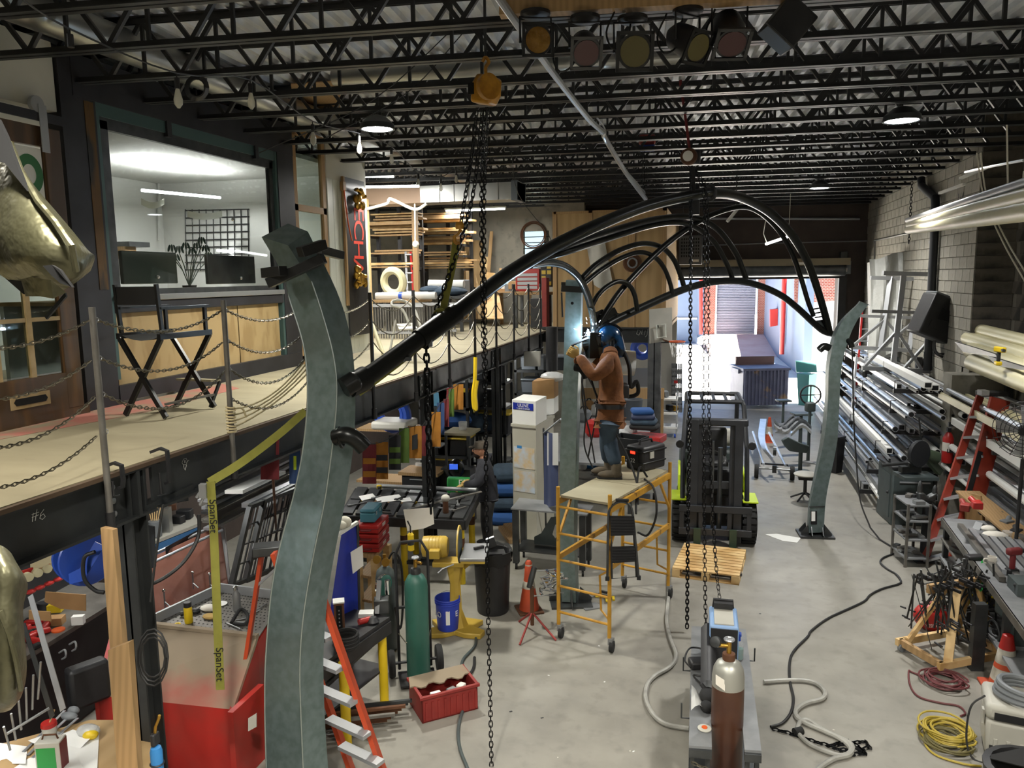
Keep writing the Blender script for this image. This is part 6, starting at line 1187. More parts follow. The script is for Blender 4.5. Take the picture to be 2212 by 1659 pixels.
for i,pts in enumerate((((0,1605),(60,1612),(55,1650),(-20,1650)),((60,1600),(140,1570),(200,1590),(150,1640)),((100,1640),(160,1620),(180,1659),(100,1670)))):
 g=[[PZ(*(np.array(pts[0])*(1-s)*(1-t)+np.array(pts[1])*s*(1-t)+np.array(pts[2])*s*t+np.array(pts[3])*(1-s)*t),lz+.012+.02*math.sin(4*s+i)*math.cos(3*t)) for s in np.linspace(0,1,6)] for t in np.linspace(0,1,5)];one('paper_sheet',MB().grid(g),'paper_white',['curled white sheet at the bottom left corner','creased white sheet in the middle of the low table','rolled white sheet beside the solvent can'][i],'paper')
x=XF(PZ(115,1662,lz),.35);T('solvent_can','rectangular green and red solvent can at the bottom left','can',[('body',MB(x).box((0,0,.11),(.16,.1,.22)),'grey_light',dict(bevel=.006)),('red_side',MB(x).box((.0801,0,.11),(.002,.095,.2)),'dark_red'),('green_front',MB(x).box((-.01,-.0505,.1),(.12,.002,.17)),'green'),('handle',MB(x).tube([(-.05,0,.22),(-.04,0,.25),(.04,0,.25),(.05,0,.22)],.006,6),'rust')])
x=XF(PZ(108,1588,lz));T('brush_tub','white tub with a red lid and a brush on the low table','tub',[('tub',MB(x).lathe([(.03,0),(.045,.005),(.05,.07)],n=16),'grey_light'),('lid',MB(x).lathe([(.05,.07),(.054,.075),(.05,.1),(.03,.1)],n=18),'red'),('brush',MB(x).cyl((0,0,.08),(.04,.02,.19),.006),'lumber_pale')])
T('plastic_bag','yellow and clear plastic bag beside the red cabinet','bag',[('bag',MB().ball(PZ(192,1590,lz)+V(0,0,.04),(.09,.06,.045),12,8),'bag_clear'),('yellow_print',MB().ball(PZ(196,1596,lz)+V(0,0,.035),(.06,.045,.035),12,8),'yellow')])
one('work_glove',MB().ball(PZ(150,1552,lz)+V(0,0,.02),(.07,.04,.03),12,8).ball(PZ(160,1545,lz)+V(0,0,.04),(.05,.03,.03),12,8),'grey_plastic','grey glove lying beyond the brush tub','glove')
for i in range(3):one('steel_strip',MB().beam(PZ(50+10*i,1625+6*i,lz+.01),PZ(140+14*i,1535+8*i,lz+.012),.02,.006),'alu',ordn[i]+' thin steel strip on the far edge of the low table','strip',smooth=0)
sp_=[PD(x,y,d) for x,y,d in ((325,1205,7.6),(475,1135,8.4),(495,1275,8.2),(335,1330,7.4))]
T('sheet_rack','rack of dusty reddish sheet metal under the walkway','rack',[('front_sheet',MB().slab(sp_,.02),'terracotta',dict(smooth=0)),('top_tube',MB().cyl(PD(330,1215,7.5),PD(480,1145,8.3),.015),'alu'),('back_tube',MB().cyl(PD(325,1200,7.7),PD(475,1130,8.5),.015),'alu'),('end_frame',MB().slab([PD(475,1135,8.4),PD(485,1140,8.4),PD(500,1275,8.2),PD(490,1278,8.2)],.03),'alu_dull',dict(smooth=0))])
for i in range(16):
 random.seed(i);y0=1118-i*10+random.uniform(-4,4);one('steel_stock',MB().beam(PD(450-i*2,y0+22,8.2+.1*(i%3)),PD(640,y0-78,10.5),.07+.06*random.random(),.03),random.choice(['steel_raw','alu_dull','steel_dark','alu']),ordn[i]+' flat steel bar from the bottom of the stock pile under the walkway','steel stock','steel stock under the walkway',smooth=0)
one('steel_stock',MB().beam(PD(505,1063,8.3),PD(600,1020,9.6),.2,.04),'paper_white','bright white-faced panel on the steel stock pile','panel',smooth=0);one('steel_stock',MB().beam(PD(530,1092,8.2),PD(640,1040,9.4),.09,.05),'alu','square aluminium tube on top of the stock pile','tube',smooth=0)
for k in range(2):
 a,b,c_,d_=[PD(x,y,dd) for x,y,dd in ((540-40*k*0+k*30,1095-k*12,8.0+.25*k),(655,1050-k*12,9.2+.25*k),(625,1215,9.0+.25*k),(500+k*30,1265-k*10,7.8+.25*k))]
 ps=[('stile',MB().beam(a,d_,.06,.04),'steel_dark'),('rail',MB().beam(a,b,.05,.04),'steel_dark'),('rail',MB().beam(d_,c_,.05,.04),'steel_dark')]
 for i in range(7):s=(i+1)/8;ps.append(('bar',MB().beam(a*(1-s)+b*s,d_*(1-s)+c_*s,.015,.015),'steel_dark'))
 for i in range(3):s=(i+1)/4;ps.append(('cross_bar',MB().beam(a*(1-s)+d_*s,b*(1-s)+c_*s,.02,.012),'steel_dark'))
 T('barred_panel',['dark welded grille panel leaning in front of the stock pile','second dark grille panel leaning behind the first'][k],'panel',ps)
zz=.95;qb=[PZ(x,y,zz) for x,y in ((330,1170),(430,1130),(420,1110),(318,1150))]
T('blue_bench','blue metal bench cabinet cluttered with tools under the walkway','bench',[('top',MB().slab(qb,.04,(0,0,-1)),'grey_light',dict(smooth=0)),('cabinet',MB().slab([p-V(0,0,.05) for p in qb],.85,(0,0,-1)),'blue_bench',dict(smooth=0)),('vent_front',MB().slab([PD(358,1182,7.75),PD(432,1142,8.3),PD(432,1160,8.3),PD(360,1205,7.75)],.01,-CM[2]),'black_satin')])
x=XF(PZ(337,1160,zz));T('tool_tub','grey tub of sticks on the blue bench','tub',[('tub',MB(x).lathe([(.05,0),(.07,.01),(.075,.2),(.07,.2)],n=18),'grey_plastic')]+[('stick',MB(x).cyl((.01*i-.03,0,.1),(.03*i-.08,.02*i,.38),.006),'lumber_pale') for i in range(5)])
one('steel_duct_piece',MB().box(PZ(358,1148,zz)+V(0,0,.15),(.14,.1,.3),.3),'duct','bent galvanized sheet piece with a yellow tag on the blue bench','sheet piece');one('yellow_tag',MB().box(PZ(352,1152,zz)+V(.02,-.08,.1),(.04,.005,.05)),'yellow','small yellow tag on the galvanized piece','tag')
for i,(x0,y0,s,m) in enumerate(((385,1130,.1,'black_satin'),(400,1120,.12,'tote_black'),(372,1118,.08,'rust'),(395,1098,.1,'steel_dark'))):one('hand_tool',MB().box(PZ(x0,y0,zz)+V(0,0,s/2+.1*(i>1)),(s*1.5,s,s),.3*i),m,['black charger at the front of the blue bench','black battery box behind the charger','rusty tool block on the blue bench','dark steel tool on top of the battery box'][i],'tool',bevel=.01)
one('dark_panel',MB().slab([PD(x,y,5.6) for x,y in ((304,1130),(332,1138),(335,1225),(308,1235))],.02,CM[2]),'pipe_dark','dark steel junction box on the near column','box',smooth=0)
for i,pts in enumerate(([(352,1090,5.2),(345,1140,5.2),(335,1215,5.2),(325,1300,5.2)],[(430,1112,6.0),(428,1160,6.0),(400,1210,5.9),(360,1245,5.8),(315,1268,5.7)])):one('hanging_cable',MB().tube(px(pts,6),.008+.006*i,6),'cable_black',['thin black cable hanging by the near column','thick black air hose drooping to the near column'][i],'cable')
def strap(pts,w,lab,txt= None,m='yellow_strap'):
 P3=px(pts,6);b=MB().sweep(P3,[(-w,-.002),(w,-.002),(w,.002),(-w,.002)],up=-CM[2]); return one('ratchet_strap',b,m,lab,'strap')
d=5.4
sb=[PD(x,y,d) for x,y in ((455,1040),(462,1150),(470,1350),(476,1490))]
s1_=T('ratchet_strap','yellow webbing strap hanging straight down with black maker lettering','strap',[('webbing',MB().sweep(spl(sb,4),[(-.03,-.002),(.03,-.002),(.03,.002),(-.03,.002)],up=-CM[2]),'yellow_strap'),('ratchet',MB().box(PD(440,1060,d),(.05,.05,.1),.3).cyl(PD(425,1075,d),PD(442,1050,d),.012).cyl(PD(432,1090,d),PD(446,1062,d),.01),'steel')])
for x0,y0 in ((460,1115),(474,1435)):text('SpanSet',PD(x0,y0,d-.006),sb[2]-sb[1],CM[0],.075,'black_paint',s1_,'strap_lettering')
strap([(452,1042,5.4),(520,1000,5.5),(600,940,5.8),(660,888,6.0)],.03,'yellow strap stretched from the ratchet up behind the curved column');strap([(770,845,6.1),(830,800,6.2),(900,745,6.4),(960,690,6.5)],.05,'wide yellow strap lying along the black spine tube')
fl_=[(583,938,40,98,'flag_red'),(637,945,24,100,'flag_blue'),(798,960,30,85,'flag_red'),(825,955,27,80,'flag_gold'),(853,940,26,75,'flag_black'),(873,925,22,75,'flag_green'),(896,920,30,70,'flag_gold'),(912,920,16,65,'flag_red'),(925,905,14,60,'flag_black'),(940,890,24,75,'flag_gold'),(952,870,16,70,'flag_blue'),(964,862,12,60,'flag_red'),(975,840,12,60,'flag_green'),(990,830,22,55,'flag_gold')]
lin_=[PD(x,y-h_*.0,7.0+(x-583)*.009) for x,y,w,h_,m in fl_]
one('bunting_line',MB().tube(lin_,.006,5),'cable_black','dark line carrying the coloured flags under the walkway','line')
nmf=['dark red flag nearest the curved column','blue flag half hidden by the curved column','red flag with a gold band','gold flag with dark bands','black flag with green squares','plain green flag','gold flag with a dark square','narrow red flag','narrow black flag','gold flag behind the hanging chain','blue flag','slim red flag next to the blue one','slim green flag','bright gold flag at the far end of the line']
for i,(x,y,w,h_,m) in enumerate(fl_):
 dd=7.0+(x-583)*.009;g=[[PD(x-w/2+w*s,y+h_*t,dd+.02*math.sin(s*7+i)*t) for s in np.linspace(0,1,7)] for t in np.linspace(0,1,5)]
 ps=[('cloth',MB().grid(g),m)]
 if i in (2,3,4):
  for t0 in (.35,.68):ps.append(('band',MB().slab([PD(x-w/2+w*s,y+h_*t,dd-.03) for s,t in ((.05,t0),(.95,t0),(.95,t0+.15),(.05,t0+.15))],.004,CM[2]),['','','flag_gold','flag_black','flag_green'][i]))
 if i==6:ps.append(('band',MB().slab([PD(x-w/2+w*s,y+h_*t,dd-.03) for s,t in ((.3,.3),(.7,.25),(.7,.7),(.3,.75))],.004,CM[2]),'flag_black'))
 if i==1:ps.append(('cross_band',MB().slab([PD(x+q1,y+q2,dd-.03) for q1,q2 in ((-3,40),(3,40),(3,70),(-3,70))],.004,CM[2]),'lime'))
 T('flag',nmf[i]+' on the bunting line','flag',ps,'bunting flags')
T('pipe_stand','slim copper pipe standing under the red flag','pipe',[('pipe',MB().cyl(PD(590,1035,7.0),PZ(600,1200,0)*V(1,1,0),.012),'rust'),('foot',MB().box(PZ(600,1200,0)*V(1,1,0)+V(0,0,.01),(.1,.1,.02)),'rust')])
wz=.92;NL,NR,FR,FL=[PZ(x,y,wz) for x,y in ((735,1108),(1003,1120),(1031,1066),(770,1050))]
wt=empty('welding_table',(NL+FR)/2*V(1,1,0),'large slotted black steel welding table with yellow legs','table')
def wpt(s,t): return (NL*(1-s)+NR*s)*(1-t)+(FL*(1-s)+FR*s)*t
ns=9
for j in range(2):
 for i in range(ns):
  a,b=i/ns+.012,(i+1)/ns-.012;c_,d_=j*.5+.015,(j+1)*.5-.015;part('top_plate',MB().slab([wpt(a,c_),wpt(b,c_),wpt(b,d_),wpt(a,d_)],.03,(0,0,-1)),'steel_dark',wt,0)
for (p,q) in ((NL,NR),(NR,FR),(FR,FL),(FL,NL)):part('apron',MB().beam(p-V(0,0,.09),q-V(0,0,.09),.04,.12),'black_satin',wt,0)
part('under_frame',MB().beam(wpt(0,.5)-V(0,0,.09),wpt(1,.5)-V(0,0,.09),.08,.1),'black_satin',wt,0)
for s,t in ((.06,.1),(.5,.1),(.96,.1),(.06,.9),(.5,.9),(.96,.9)):
 p=wpt(s,t);lg=part('leg',MB().cyl(p-V(0,0,.15),V(p[0],p[1],.0),.045,n=16),'yellow',wt);part('leg_band',MB().cyl(V(p[0],p[1],.5),V(p[0],p[1],.62),.047,n=16),'rust',lg)
part('low_brace',MB().beam(wpt(.06,.1)*V(1,1,0)+V(0,0,.25),wpt(.96,.1)*V(1,1,0)+V(0,0,.25),.05,.05),'steel_dark',wt,0)
one('steel_pipe',MB().cyl(PZ(815,1050,wz+.06),PZ(1030,1058,wz+.06),.03),'steel','long steel pipe lying across the back of the slotted table','pipe');one('steel_flat',MB().beam(PZ(880,1100,wz+.02),PZ(1040,1062,wz+.1),.05,.012),'steel_raw','long flat bar the fabricator is holding','bar',smooth=0)
for i,pts in enumerate((((808,1075),(862,1068),(872,1080),(818,1086)),((775,1072),(805,1066),(812,1074),(782,1082)),((862,1078),(885,1074),(890,1082),(868,1085)))):one('paper_sheet',MB().slab([PZ(x,y,wz+.002) for x,y in pts],.002,(0,0,1)),'paper_white',['white drawing sheet in the middle of the slotted table','white sheet at the left of the slotted table','small white sheet at the right of the large drawing'][i],'paper',smooth=0)
T('tape_measure','yellow tape measure on the pipe','tape measure',[('case',MB().box(PZ(819,1052,wz+.08),(.07,.04,.06)),'yellow',dict(bevel=.01)),('clip',MB().box(PZ(819,1054,wz+.08),(.03,.05,.03)),'black_satin')])
random.seed(4)
for i in range(16):x0,y0=random.uniform(750,990),random.uniform(1072,1108);a=random.uniform(0,3);p=PZ(x0,y0,wz+.012);L_=random.uniform(.12,.26);one('hand_tool',MB().beam(p,p+V(math.cos(a)*L_,math.sin(a)*L_,0),.02,.012).box(p,(.045,.045,.02),a),random.choice(['steel','steel_raw','steel_dark']),'small steel hand tool lying on the slotted table','hand tool','hand tools on the slotted table',smooth=0)
T('paint_brush','dirty rag-topped pot on the slotted table near the fabricator','pot',[('pot',MB(XF(PZ(963,1108,wz))).lathe([(.035,0),(.04,.01),(.035,.16)],n=14),'rust'),('rag_top',MB().ball(PZ(963,1108,wz)+V(0,0,.2),(.06,.05,.05),12,8),'grey_light')])
one('plan_sheet',MB().slab([PD(x,y,8.3) for x,y in ((871,1101),(935,1096),(938,1132),(915,1142),(880,1147))],.003,CM[2]),'paper','creased paper plan hung off the slotted table front','paper',smooth=0)
gm=[PD(x,y,11.6) for x,y in ((965,1032),(1027,1034),(1024,1062),(965,1068))]
gme=T('shear','bright green steel machine plate behind the slotted table','machine',[('plate',MB().slab(gm,.2,CM[2]),'green',dict(bevel=.02)),('stand',MB().box(PZ(995,1100,.45)*V(1,1,0)+V(-.3,.8,.45),(.5,.3,.9)),'steel_dark')])
text('ERTY',PD(1013,1044,11.58),CM[0],-CM[1],.14,'paper_white',gme,'plate_lettering')
hp=PD(985,1012,12.3);T('welding_hood','black welding hood with a blue lens on the back bench','helmet',[('shell',MB().ball(hp,(.14,.12,.16),14,10),'helmet_black'),('lens',MB().box(hp-CM[2]*.11+V(-.03,0,.04),(.13,.05,.08),.25),'lens_blue_glow')])
for i,(x0,y0,x1,y1,Yd,m,lab) in enumerate(((860,1020,945,1060,11.2,'lumber','wood-topped tool bench behind the slotted table'),(950,1018,1010,1060,12.6,'alu_dull','grey steel bench behind the green machine'))):
 a,b=PY(x0,y0,Yd),PY(x1,y0,Yd);z=a[2];T('tool_bench',lab,'bench',[('top',MB().bb((a[0],Yd,z-.05),(b[0],Yd+.5,z)),m,dict(smooth=0)),('cabinet',MB().bb((a[0]+.05,Yd+.03,.1),(b[0]-.05,Yd+.48,z-.05)),'black_satin',dict(smooth=0))]+[('drawer',MB().bb((a[0]+.08,Yd+.0,z-.2-.14*k),(b[0]-.08,Yd+.03,z-.08-.14*k)),'tote_black',dict(sub=[('pull',MB().bb((a[0]+.2,Yd-.015,z-.11-.14*k),(b[0]-.2,Yd,z-.1-.14*k)),'alu')])) for k in range(4)])
dw=PY(905,1000,11.6);T('drawer_unit','black drawer unit with white drawer fronts behind the hanging chain','drawers',[('body',MB().bb((PY(895,975,11.6)[0],11.6,1.2),(PY(950,975,11.6)[0],12.0,PY(900,965,11.6)[2])),'tote_black')]+[('drawer_front',MB().bb((PY(898,975,11.6)[0],11.57,PY(900,1020-14*k,11.6)[2]),(PY(930,975,11.6)[0],11.6,PY(900,1013-14*k,11.6)[2])),'paper_white') for k in range(4)])
def shelfunit(x0,x1,Yd,levels,lab,depth=.6,m='steel_dark'):
 a,b=PY(x0,900,Yd)[0],PY(x1,900,Yd)[0];ps=[]
 for x in (a,b-.05):
  for y in (Yd,Yd+depth-.05):ps.append(('upright',MB().bb((x,y,0),(x+.05,y+.05,2.35)),m,dict(smooth=0)))
 zs=[PY((x0+x1)/2,yy,Yd)[2] for yy in levels]
 for z in zs:ps.append(('shelf_board',MB().bb((a,Yd,z-.05),(b,Yd+depth,z)),m,dict(smooth=0)))
 T('shelf_unit',lab,'shelf',ps); return a,b,zs
def tote(xc,Yd,z,w,h,mb_,ml,lab,dep=.45):
 T('storage_tote',lab,'tote',[('body',MB().prism([(-w*.46,0),(w*.46,0),(w*.5,h),(-w*.5,h)],(xc,Yd+dep,z+.002),(1,0,0),(0,0,1),dep),mb_,dict(bevel=.015)),('lid',MB().bb((xc-w*.53,Yd-.02,z+h),(xc+w*.53,Yd+dep+.02,z+h+.04)),ml,dict(bevel=.012))])
a,b,zs=shelfunit(905,1012,13.0,(880,930,985,1030),'steel shelf unit of totes behind the bunting')
tote(a+.3,13.05,zs[0],.5,.38,'tote_teal','tote_grey','blue tote at the left end of the top shelf');tote(a+.85,13.05,zs[0],.55,.42,'tote_black','tote_black','black tote with a yellow label on the top shelf');tote(b-.3,13.05,zs[0],.6,.32,'tote_red','tote_red','red tote behind the gold flag')
one('tote_label',MB().box((a+.85,13.02,zs[0]+.32),(.22,.01,.07)),'yellow','yellow label on the black tote','label')
one('blanket',MB().ball(((a+b)/2,13.3,zs[1]+.15),(.45,.25,.15),14,8),'denim_blue','blue moving blanket rolled on the second shelf','blanket');tote(a+.3,13.05,zs[2],.6,.3,'tote_black','tote_yellow','black tote with a yellow lid on the third shelf, left');tote(b-.35,13.05,zs[2],.6,.3,'tote_black','tote_yellow','black tote with a yellow lid on the third shelf, right');tote((a+b)/2,13.05,zs[3],.6,.3,'tote_black','tote_yellow','black and yellow tote on the bottom shelf')
a,b,zs=shelfunit(1015,1092,13.6,(826,880,938,1000),'steel shelf unit beside the steel column')
tote(a+.35,13.65,zs[0],.45,.34,'tote_grey','tote_grey','slate grey tote on the high shelf');tote(b-.25,13.65,zs[0],.35,.3,'tote_black','tote_black','small black tote on the high shelf');tote((a+b)/2,13.65,zs[2],.8,.36,'tote_black','tote_yellow','wide black tote with a yellow lid near the column');one('crate',MB().bb((a+.1,13.62,zs[1]),(b-.1,14.0,zs[1]+.3)),'tote_black','black wire crate of cans on the second shelf','crate',bevel=.01);one('blanket',MB().ball((a+.15,13.7,zs[2]+.2),(.4,.25,.2),14,8),'jeans','dark blue blanket heap by the wide tote','blanket')
one('plastic_cup',MB(XF(PY(1000,933,11.9))).lathe([(.06,0),(.075,.17),(.07,.17),(.055,.01)],n=16),'clear_plastic','clear plastic tub on the small side table','tub')
z=PY(985,936,11.6)[2];T('side_table','small wood-topped side table behind the slotted table','table',[('top',MB().bb((PY(957,936,11.6)[0],11.6,z-.04),(PY(1018,936,11.6)[0],12.1,z)),'mezz_ply'),('leg',MB().bb((PY(960,936,11.7)[0],11.7,0),(PY(964,936,11.7)[0],11.75,z)),'steel_dark'),('leg',MB().bb((PY(1010,936,11.7)[0],11.7,0),(PY(1014,936,11.7)[0],11.75,z)),'steel_dark')])
a,b,zs=shelfunit(1112,1180,15.5,(800,850,905),'far shelf unit of totes under the walkway end')
for i in range(4):tote(a+.3+.35*(i%3),15.55,zs[i//3],.33,.26,['tote_grey','grey_plastic','tote_black','tote_grey'][i],'tote_grey',['left grey','middle grey','black','lower grey'][i]+' tote on the far shelf unit')
one('yellow_sling',MB().tube(spl([PD(1027,772,9.8),PD(1026,820,9.8),PD(1022,850,9.8),PD(1024,880,9.8),PD(1029,882,9.8),PD(1027,850,9.8),PD(1031,822,9.8)],5),.025,6),'yellow','bright yellow lifting sling hanging under the beam','sling')
one('cable_reel',MB().torus(PY(845,890,11.2),.3,.07,(.2,1,.2),26,8).torus(PY(845,890,11.2),.22,.05,(.2,1,.2),24,8),'blue','coiled dark blue hose hung under the beam','hose')
one('folded_tarps',MB().bb((PY(800,930,10.8)[0],10.8,PY(830,930,10.8)[2]),(PY(878,930,10.8)[0],11.3,PY(830,912,10.8)[2])),'grey_light','stack of folded grey tarps on a high shelf','tarps',bevel=.04)
for i,yy in enumerate((928,1040,1080)):one('shelf_plank',MB().bb((PY(770,yy,11.4)[0],11.4,PY(830,yy,11.4)[2]-.04),(PY(900,yy,11.4)[0],11.9,PY(830,yy,11.4)[2])),'lumber',['upper','middle','lower'][i]+' wooden shelf plank at the left of the shelving','shelf',smooth=0)
cA=PZ(1108,1165,0);cb_=PD(1160,1180,10.9)
k0=PZ(1110,1170,0);k1_=PZ(1160,1180,0);k2=PZ(1197,1140,0);ez=1.78
T('steel_cabinet','beige upright cabinet with taped-up photos behind the steel table','cabinet',[('body',MB().slab([k0,k1_,k2,k0+k2-k1_],ez,(0,0,1)),'fridge',dict(smooth=0)),('top_edge',MB().slab([p+V(0,0,ez) for p in (k0-V(.02,.02,0),k1_-V(0,.02,0),k2+V(.02,0,0),k0+k2-k1_)],.04,(0,0,1)),'fridge',dict(smooth=0))]+[('photo',MB().slab([k0+(k1_-k0)*s+V(0,-.004,z) for s,z in ((.06,z0),(.94,z0),(.94,z0+.32),(.06,z0+.32))],.003,(0,-1,0)),m,dict(sub=[('tape',MB().slab([k0+(k1_-k0)*s+V(0,-.008,z) for s,z in ((.2,z0+.3),(.4,z0+.3),(.4,z0+.34),(.2,z0+.34))],.002,(0,-1,0)),'blue_case')] if z0>1.1 else [])) for z0,m in ((1.16,'photo_print'),(.8,'photo_print'))])
cbx=T('carton','white carton with a blue printed band on the beige cabinet','box',[('carton_body',MB().slab([k0+V(0,0,ez+.04),k1_+V(0,0,ez+.04),k1_*.4+k2*.6+V(0,0,ez+.04),k0+(k2-k1_)*.6+V(0,0,ez+.04)],.36,(0,0,1)),'paper_white',dict(bevel=.005)),('printed_band',MB().slab([k0+(k1_-k0)*s+V(0,-.006,ez+z) for s,z in ((.05,.26),(.9,.26),(.9,.36),(.05,.36))],.003,(0,-1,0)),'blue_tarp')])
text('ULINE',k0*.52+k1_*.48+V(0,-.014,ez+.325),k1_-k0,(0,0,1),.07,'paper_white',cbx,'carton_lettering');text('T-SHIRT RAGS',k0*.52+k1_*.48+V(0,-.014,ez+.278),k1_-k0,(0,0,1),.036,'paper_white',cbx,'carton_lettering')
T('carton','open brown carton with white plastic behind the white carton','box',[('carton_body',MB().slab([k1_*.4+k2*.6+V(-.25,.12,ez+.3),k2+V(0,.05,ez+.3),k2+V(0,.4,ez+.3),k1_*.4+k2*.6+V(-.25,.5,ez+.3)],.3,(0,0,1)),'cardboard',dict(smooth=0)),('plastic',MB().ball(k2+V(-.05,.2,ez+.62),(.2,.15,.08),12,8),'bag_clear'),('support',MB().slab([k1_*.4+k2*.6+V(-.25,.12,ez+.05),k2+V(0,.05,ez+.05),k2+V(0,.4,ez+.05),k1_*.4+k2*.6+V(-.25,.5,ez+.05)],.25,(0,0,1)),'paper_white',dict(smooth=0))])
T('blue_barrier','blue and clear plastic curtain on a frame beside the beige cabinet','curtain',[('curtain',MB().grid([[PD(1175+30*s+2*math.sin(9*s),930+t*170+10*s*(1-2*t),10.6-.5*s+.05*math.sin(8*s)) for s in np.linspace(0,1,9)] for t in np.linspace(0,1,4)]),'navy'),('clear_fold',MB().grid([[PD(1182+24*s,935+t*70,10.5-.5*s+.04*math.sin(8*s)) for s in np.linspace(0,1,7)] for t in np.linspace(0,1,4)]),'poly_sheet'),('top_bar',MB().cyl(PD(1175,935,10.6),PD(1212,905,10.0),.014),'alu'),('stand',MB().cyl(PD(1174,925,10.6),PZ(1180,1165,0),.014),'steel_dark')])
wc0=PZ(765,1330,0);wc1=PZ(828,1320,0);D7=float((CM@(wc0-CC))[2]);zc=.78
wq=[PZ(x,y,zc) for x,y in ((772,1194),(810,1199),(836,1168),(800,1162))]
ps=[('cart_top',MB().slab(wq,.05,(0,0,-1)),'lumber',dict(smooth=0))]
for p in wq:ps.append(('leg',MB().bb((p[0]-.04,p[1]-.04,0),(p[0]+.04,p[1]+.04,zc-.05)),'lumber_pale',dict(smooth=0)))
for z in (.18,.48):ps.append(('shelf',MB().slab([p*V(1,1,0)+V(0,0,z) for p in wq],.03),'lumber',dict(smooth=0)))
T('wooden_cart','home-made wooden shelf cart carrying red cases','cart',ps)
wc_=(wq[0]+wq[2])/2;wa=math.atan2((wq[2]-wq[1])[1],(wq[2]-wq[1])[0])
for i in range(3):x=XF(wc_+V(0,0,.002+.115*i),wa);T('tool_case',['lowest','middle','top'][i]+' red tool case of the three on the wooden cart','case',[('shell',MB(x).box((0,0,.055),(.44,.3,.1)),'red',dict(bevel=.012)),('lid_seam',MB(x).box((0,0,.06),(.445,.305,.008)),'dark_red'),('handle',MB(x).tube([(-.225,-.06,.05),(-.25,-.05,.05),(-.25,.05,.05),(-.225,.06,.05)],.01,6),'dark_red'),('latch',MB(x).box((-.222,.1,.06),(.008,.05,.05)),'black_satin'),('label',MB(x).box((0,-.1515,.06),(.12,.002,.04)),'paper')],'red tool cases')
x=XF(wc_+V(0,0,.35),wa);T('tool_box','teal steel tool box on top of the red cases','tool box',[('body',MB(x).box((0,0,.055),(.32,.18,.11)),'teal_box',dict(bevel=.012)),('lid',MB(x).box((0,0,.135),(.325,.185,.045)),'teal_box',dict(bevel=.02)),('latch',MB(x).box((.05,-.095,.1),(.04,.006,.04)),'alu'),('latch',MB(x).box((-.09,-.095,.1),(.04,.006,.04)),'alu')])
tq=[[PD(x,y,d) for x,y,d in ((738,1150,7.3),(755,1140,7.35),(770,1132,7.45))],[PD(x,y,d) for x,y,d in ((722,1260,7.25),(745,1255,7.3),(772,1250,7.45))],[PD(x,y,d) for x,y,d in ((706,1370,7.2),(740,1390,7.3),(775,1380,7.45))]]
T('tarp_screen','deep blue tarp screen on a white frame beside the curved column','screen',[('tarp',MB().grid([spl(r,4) for r in tq]),'blue_tarp'),('top_rail',MB().beam(PD(722,1160,7.2),PD(772,1128,7.45),.03,.03),'paper_white'),('side_pole',MB().cyl(PD(772,1130,7.45),PD(778,1420,7.6),.015),'steel_dark')])
one('paper_sheet',MB().slab([PD(x,y,7.2) for x,y in ((757,1193),(783,1177),(785,1222),(762,1240))],.003,CM[2]),'paper_white','white sheet pinned on the blue tarp edge','paper',smooth=0);one('work_gloves',MB().ball(PD(745,1128,7.35),(.07,.05,.06),10,8).ball(PD(738,1134,7.3),(.05,.04,.04),10,8),'rope_white','pale gloves on top of the blue tarp screen','gloves')
fz=.82;fq=[PZ(x,y,fz) for x,y in ((690,1452),(738,1402),(842,1330),(790,1318),(640,1400))]
fl2=nrm(PZ(842,1332,fz)-PZ(738,1405,fz));fb0=PZ(842,1332,fz);fb1=fb0-fl2*1.05;fo_=V(-fl2[1],fl2[0],0)*.5
T('fixture_table','black perforated fixture table with yellow legs behind the ladder','table',[('top',MB().slab([fb1,fb0,fb0+fo_,fb1+fo_],.05,(0,0,-1)),'black_satin',dict(smooth=0)),('apron',MB().beam(fb1-V(0,0,.1),fb0-V(0,0,.1),.03,.12),'black_satin')]+[('leg',MB().cyl(V(p[0],p[1],fz-.05),V(p[0],p[1],0),.042,n=16),'yellow') for p in (fb0-fl2*.08+fo_*.08,PZ(750,1612,0),fb0+fo_*.9-fl2*.08,fb1+fo_*.9+fl2*.1)]+[('shelf_bar',MB().cyl(fb1+V(0,0,-.35)+fo_*.3,fb0+V(0,0,-.25)+fo_*.3,.03),'steel_dark'),('low_tray',MB().slab([p*V(1,1,0)+V(0,0,.3) for p in (fb1+fo_*.1,fb0+fo_*.1,fb0+fo_*.9,fb1+fo_*.9)],.02),'black_satin')])
x=XF(PZ(735,1378,fz),.5);T('angle_fixture','rusty perforated box fixture with a white top plate','fixture',[('box',MB(x).box((0,0,.17),(.09,.09,.34)),'rust',dict(bevel=.004)),('cap_plate',MB(x).box((0,0,.345),(.1,.1,.012)),'paper_white'),('front_slot',MB(x).box((0,-.046,.2),(.05,.002,.24)),'black_void')]+[('bolt',MB(x).ball((.0,-.048,.1+.035*i),.008,6,4),'steel') for i in range(6)])
cw=MB()
for i in range(11):cw.torus(PZ(748,1398,fz)+V(0,0,.012+.011*i),.1+.004*(i%3),.009,n=24,m=5)
one('wire_coil',cw,'black_rubber','thick coil of black wire on the fixture table','coil')
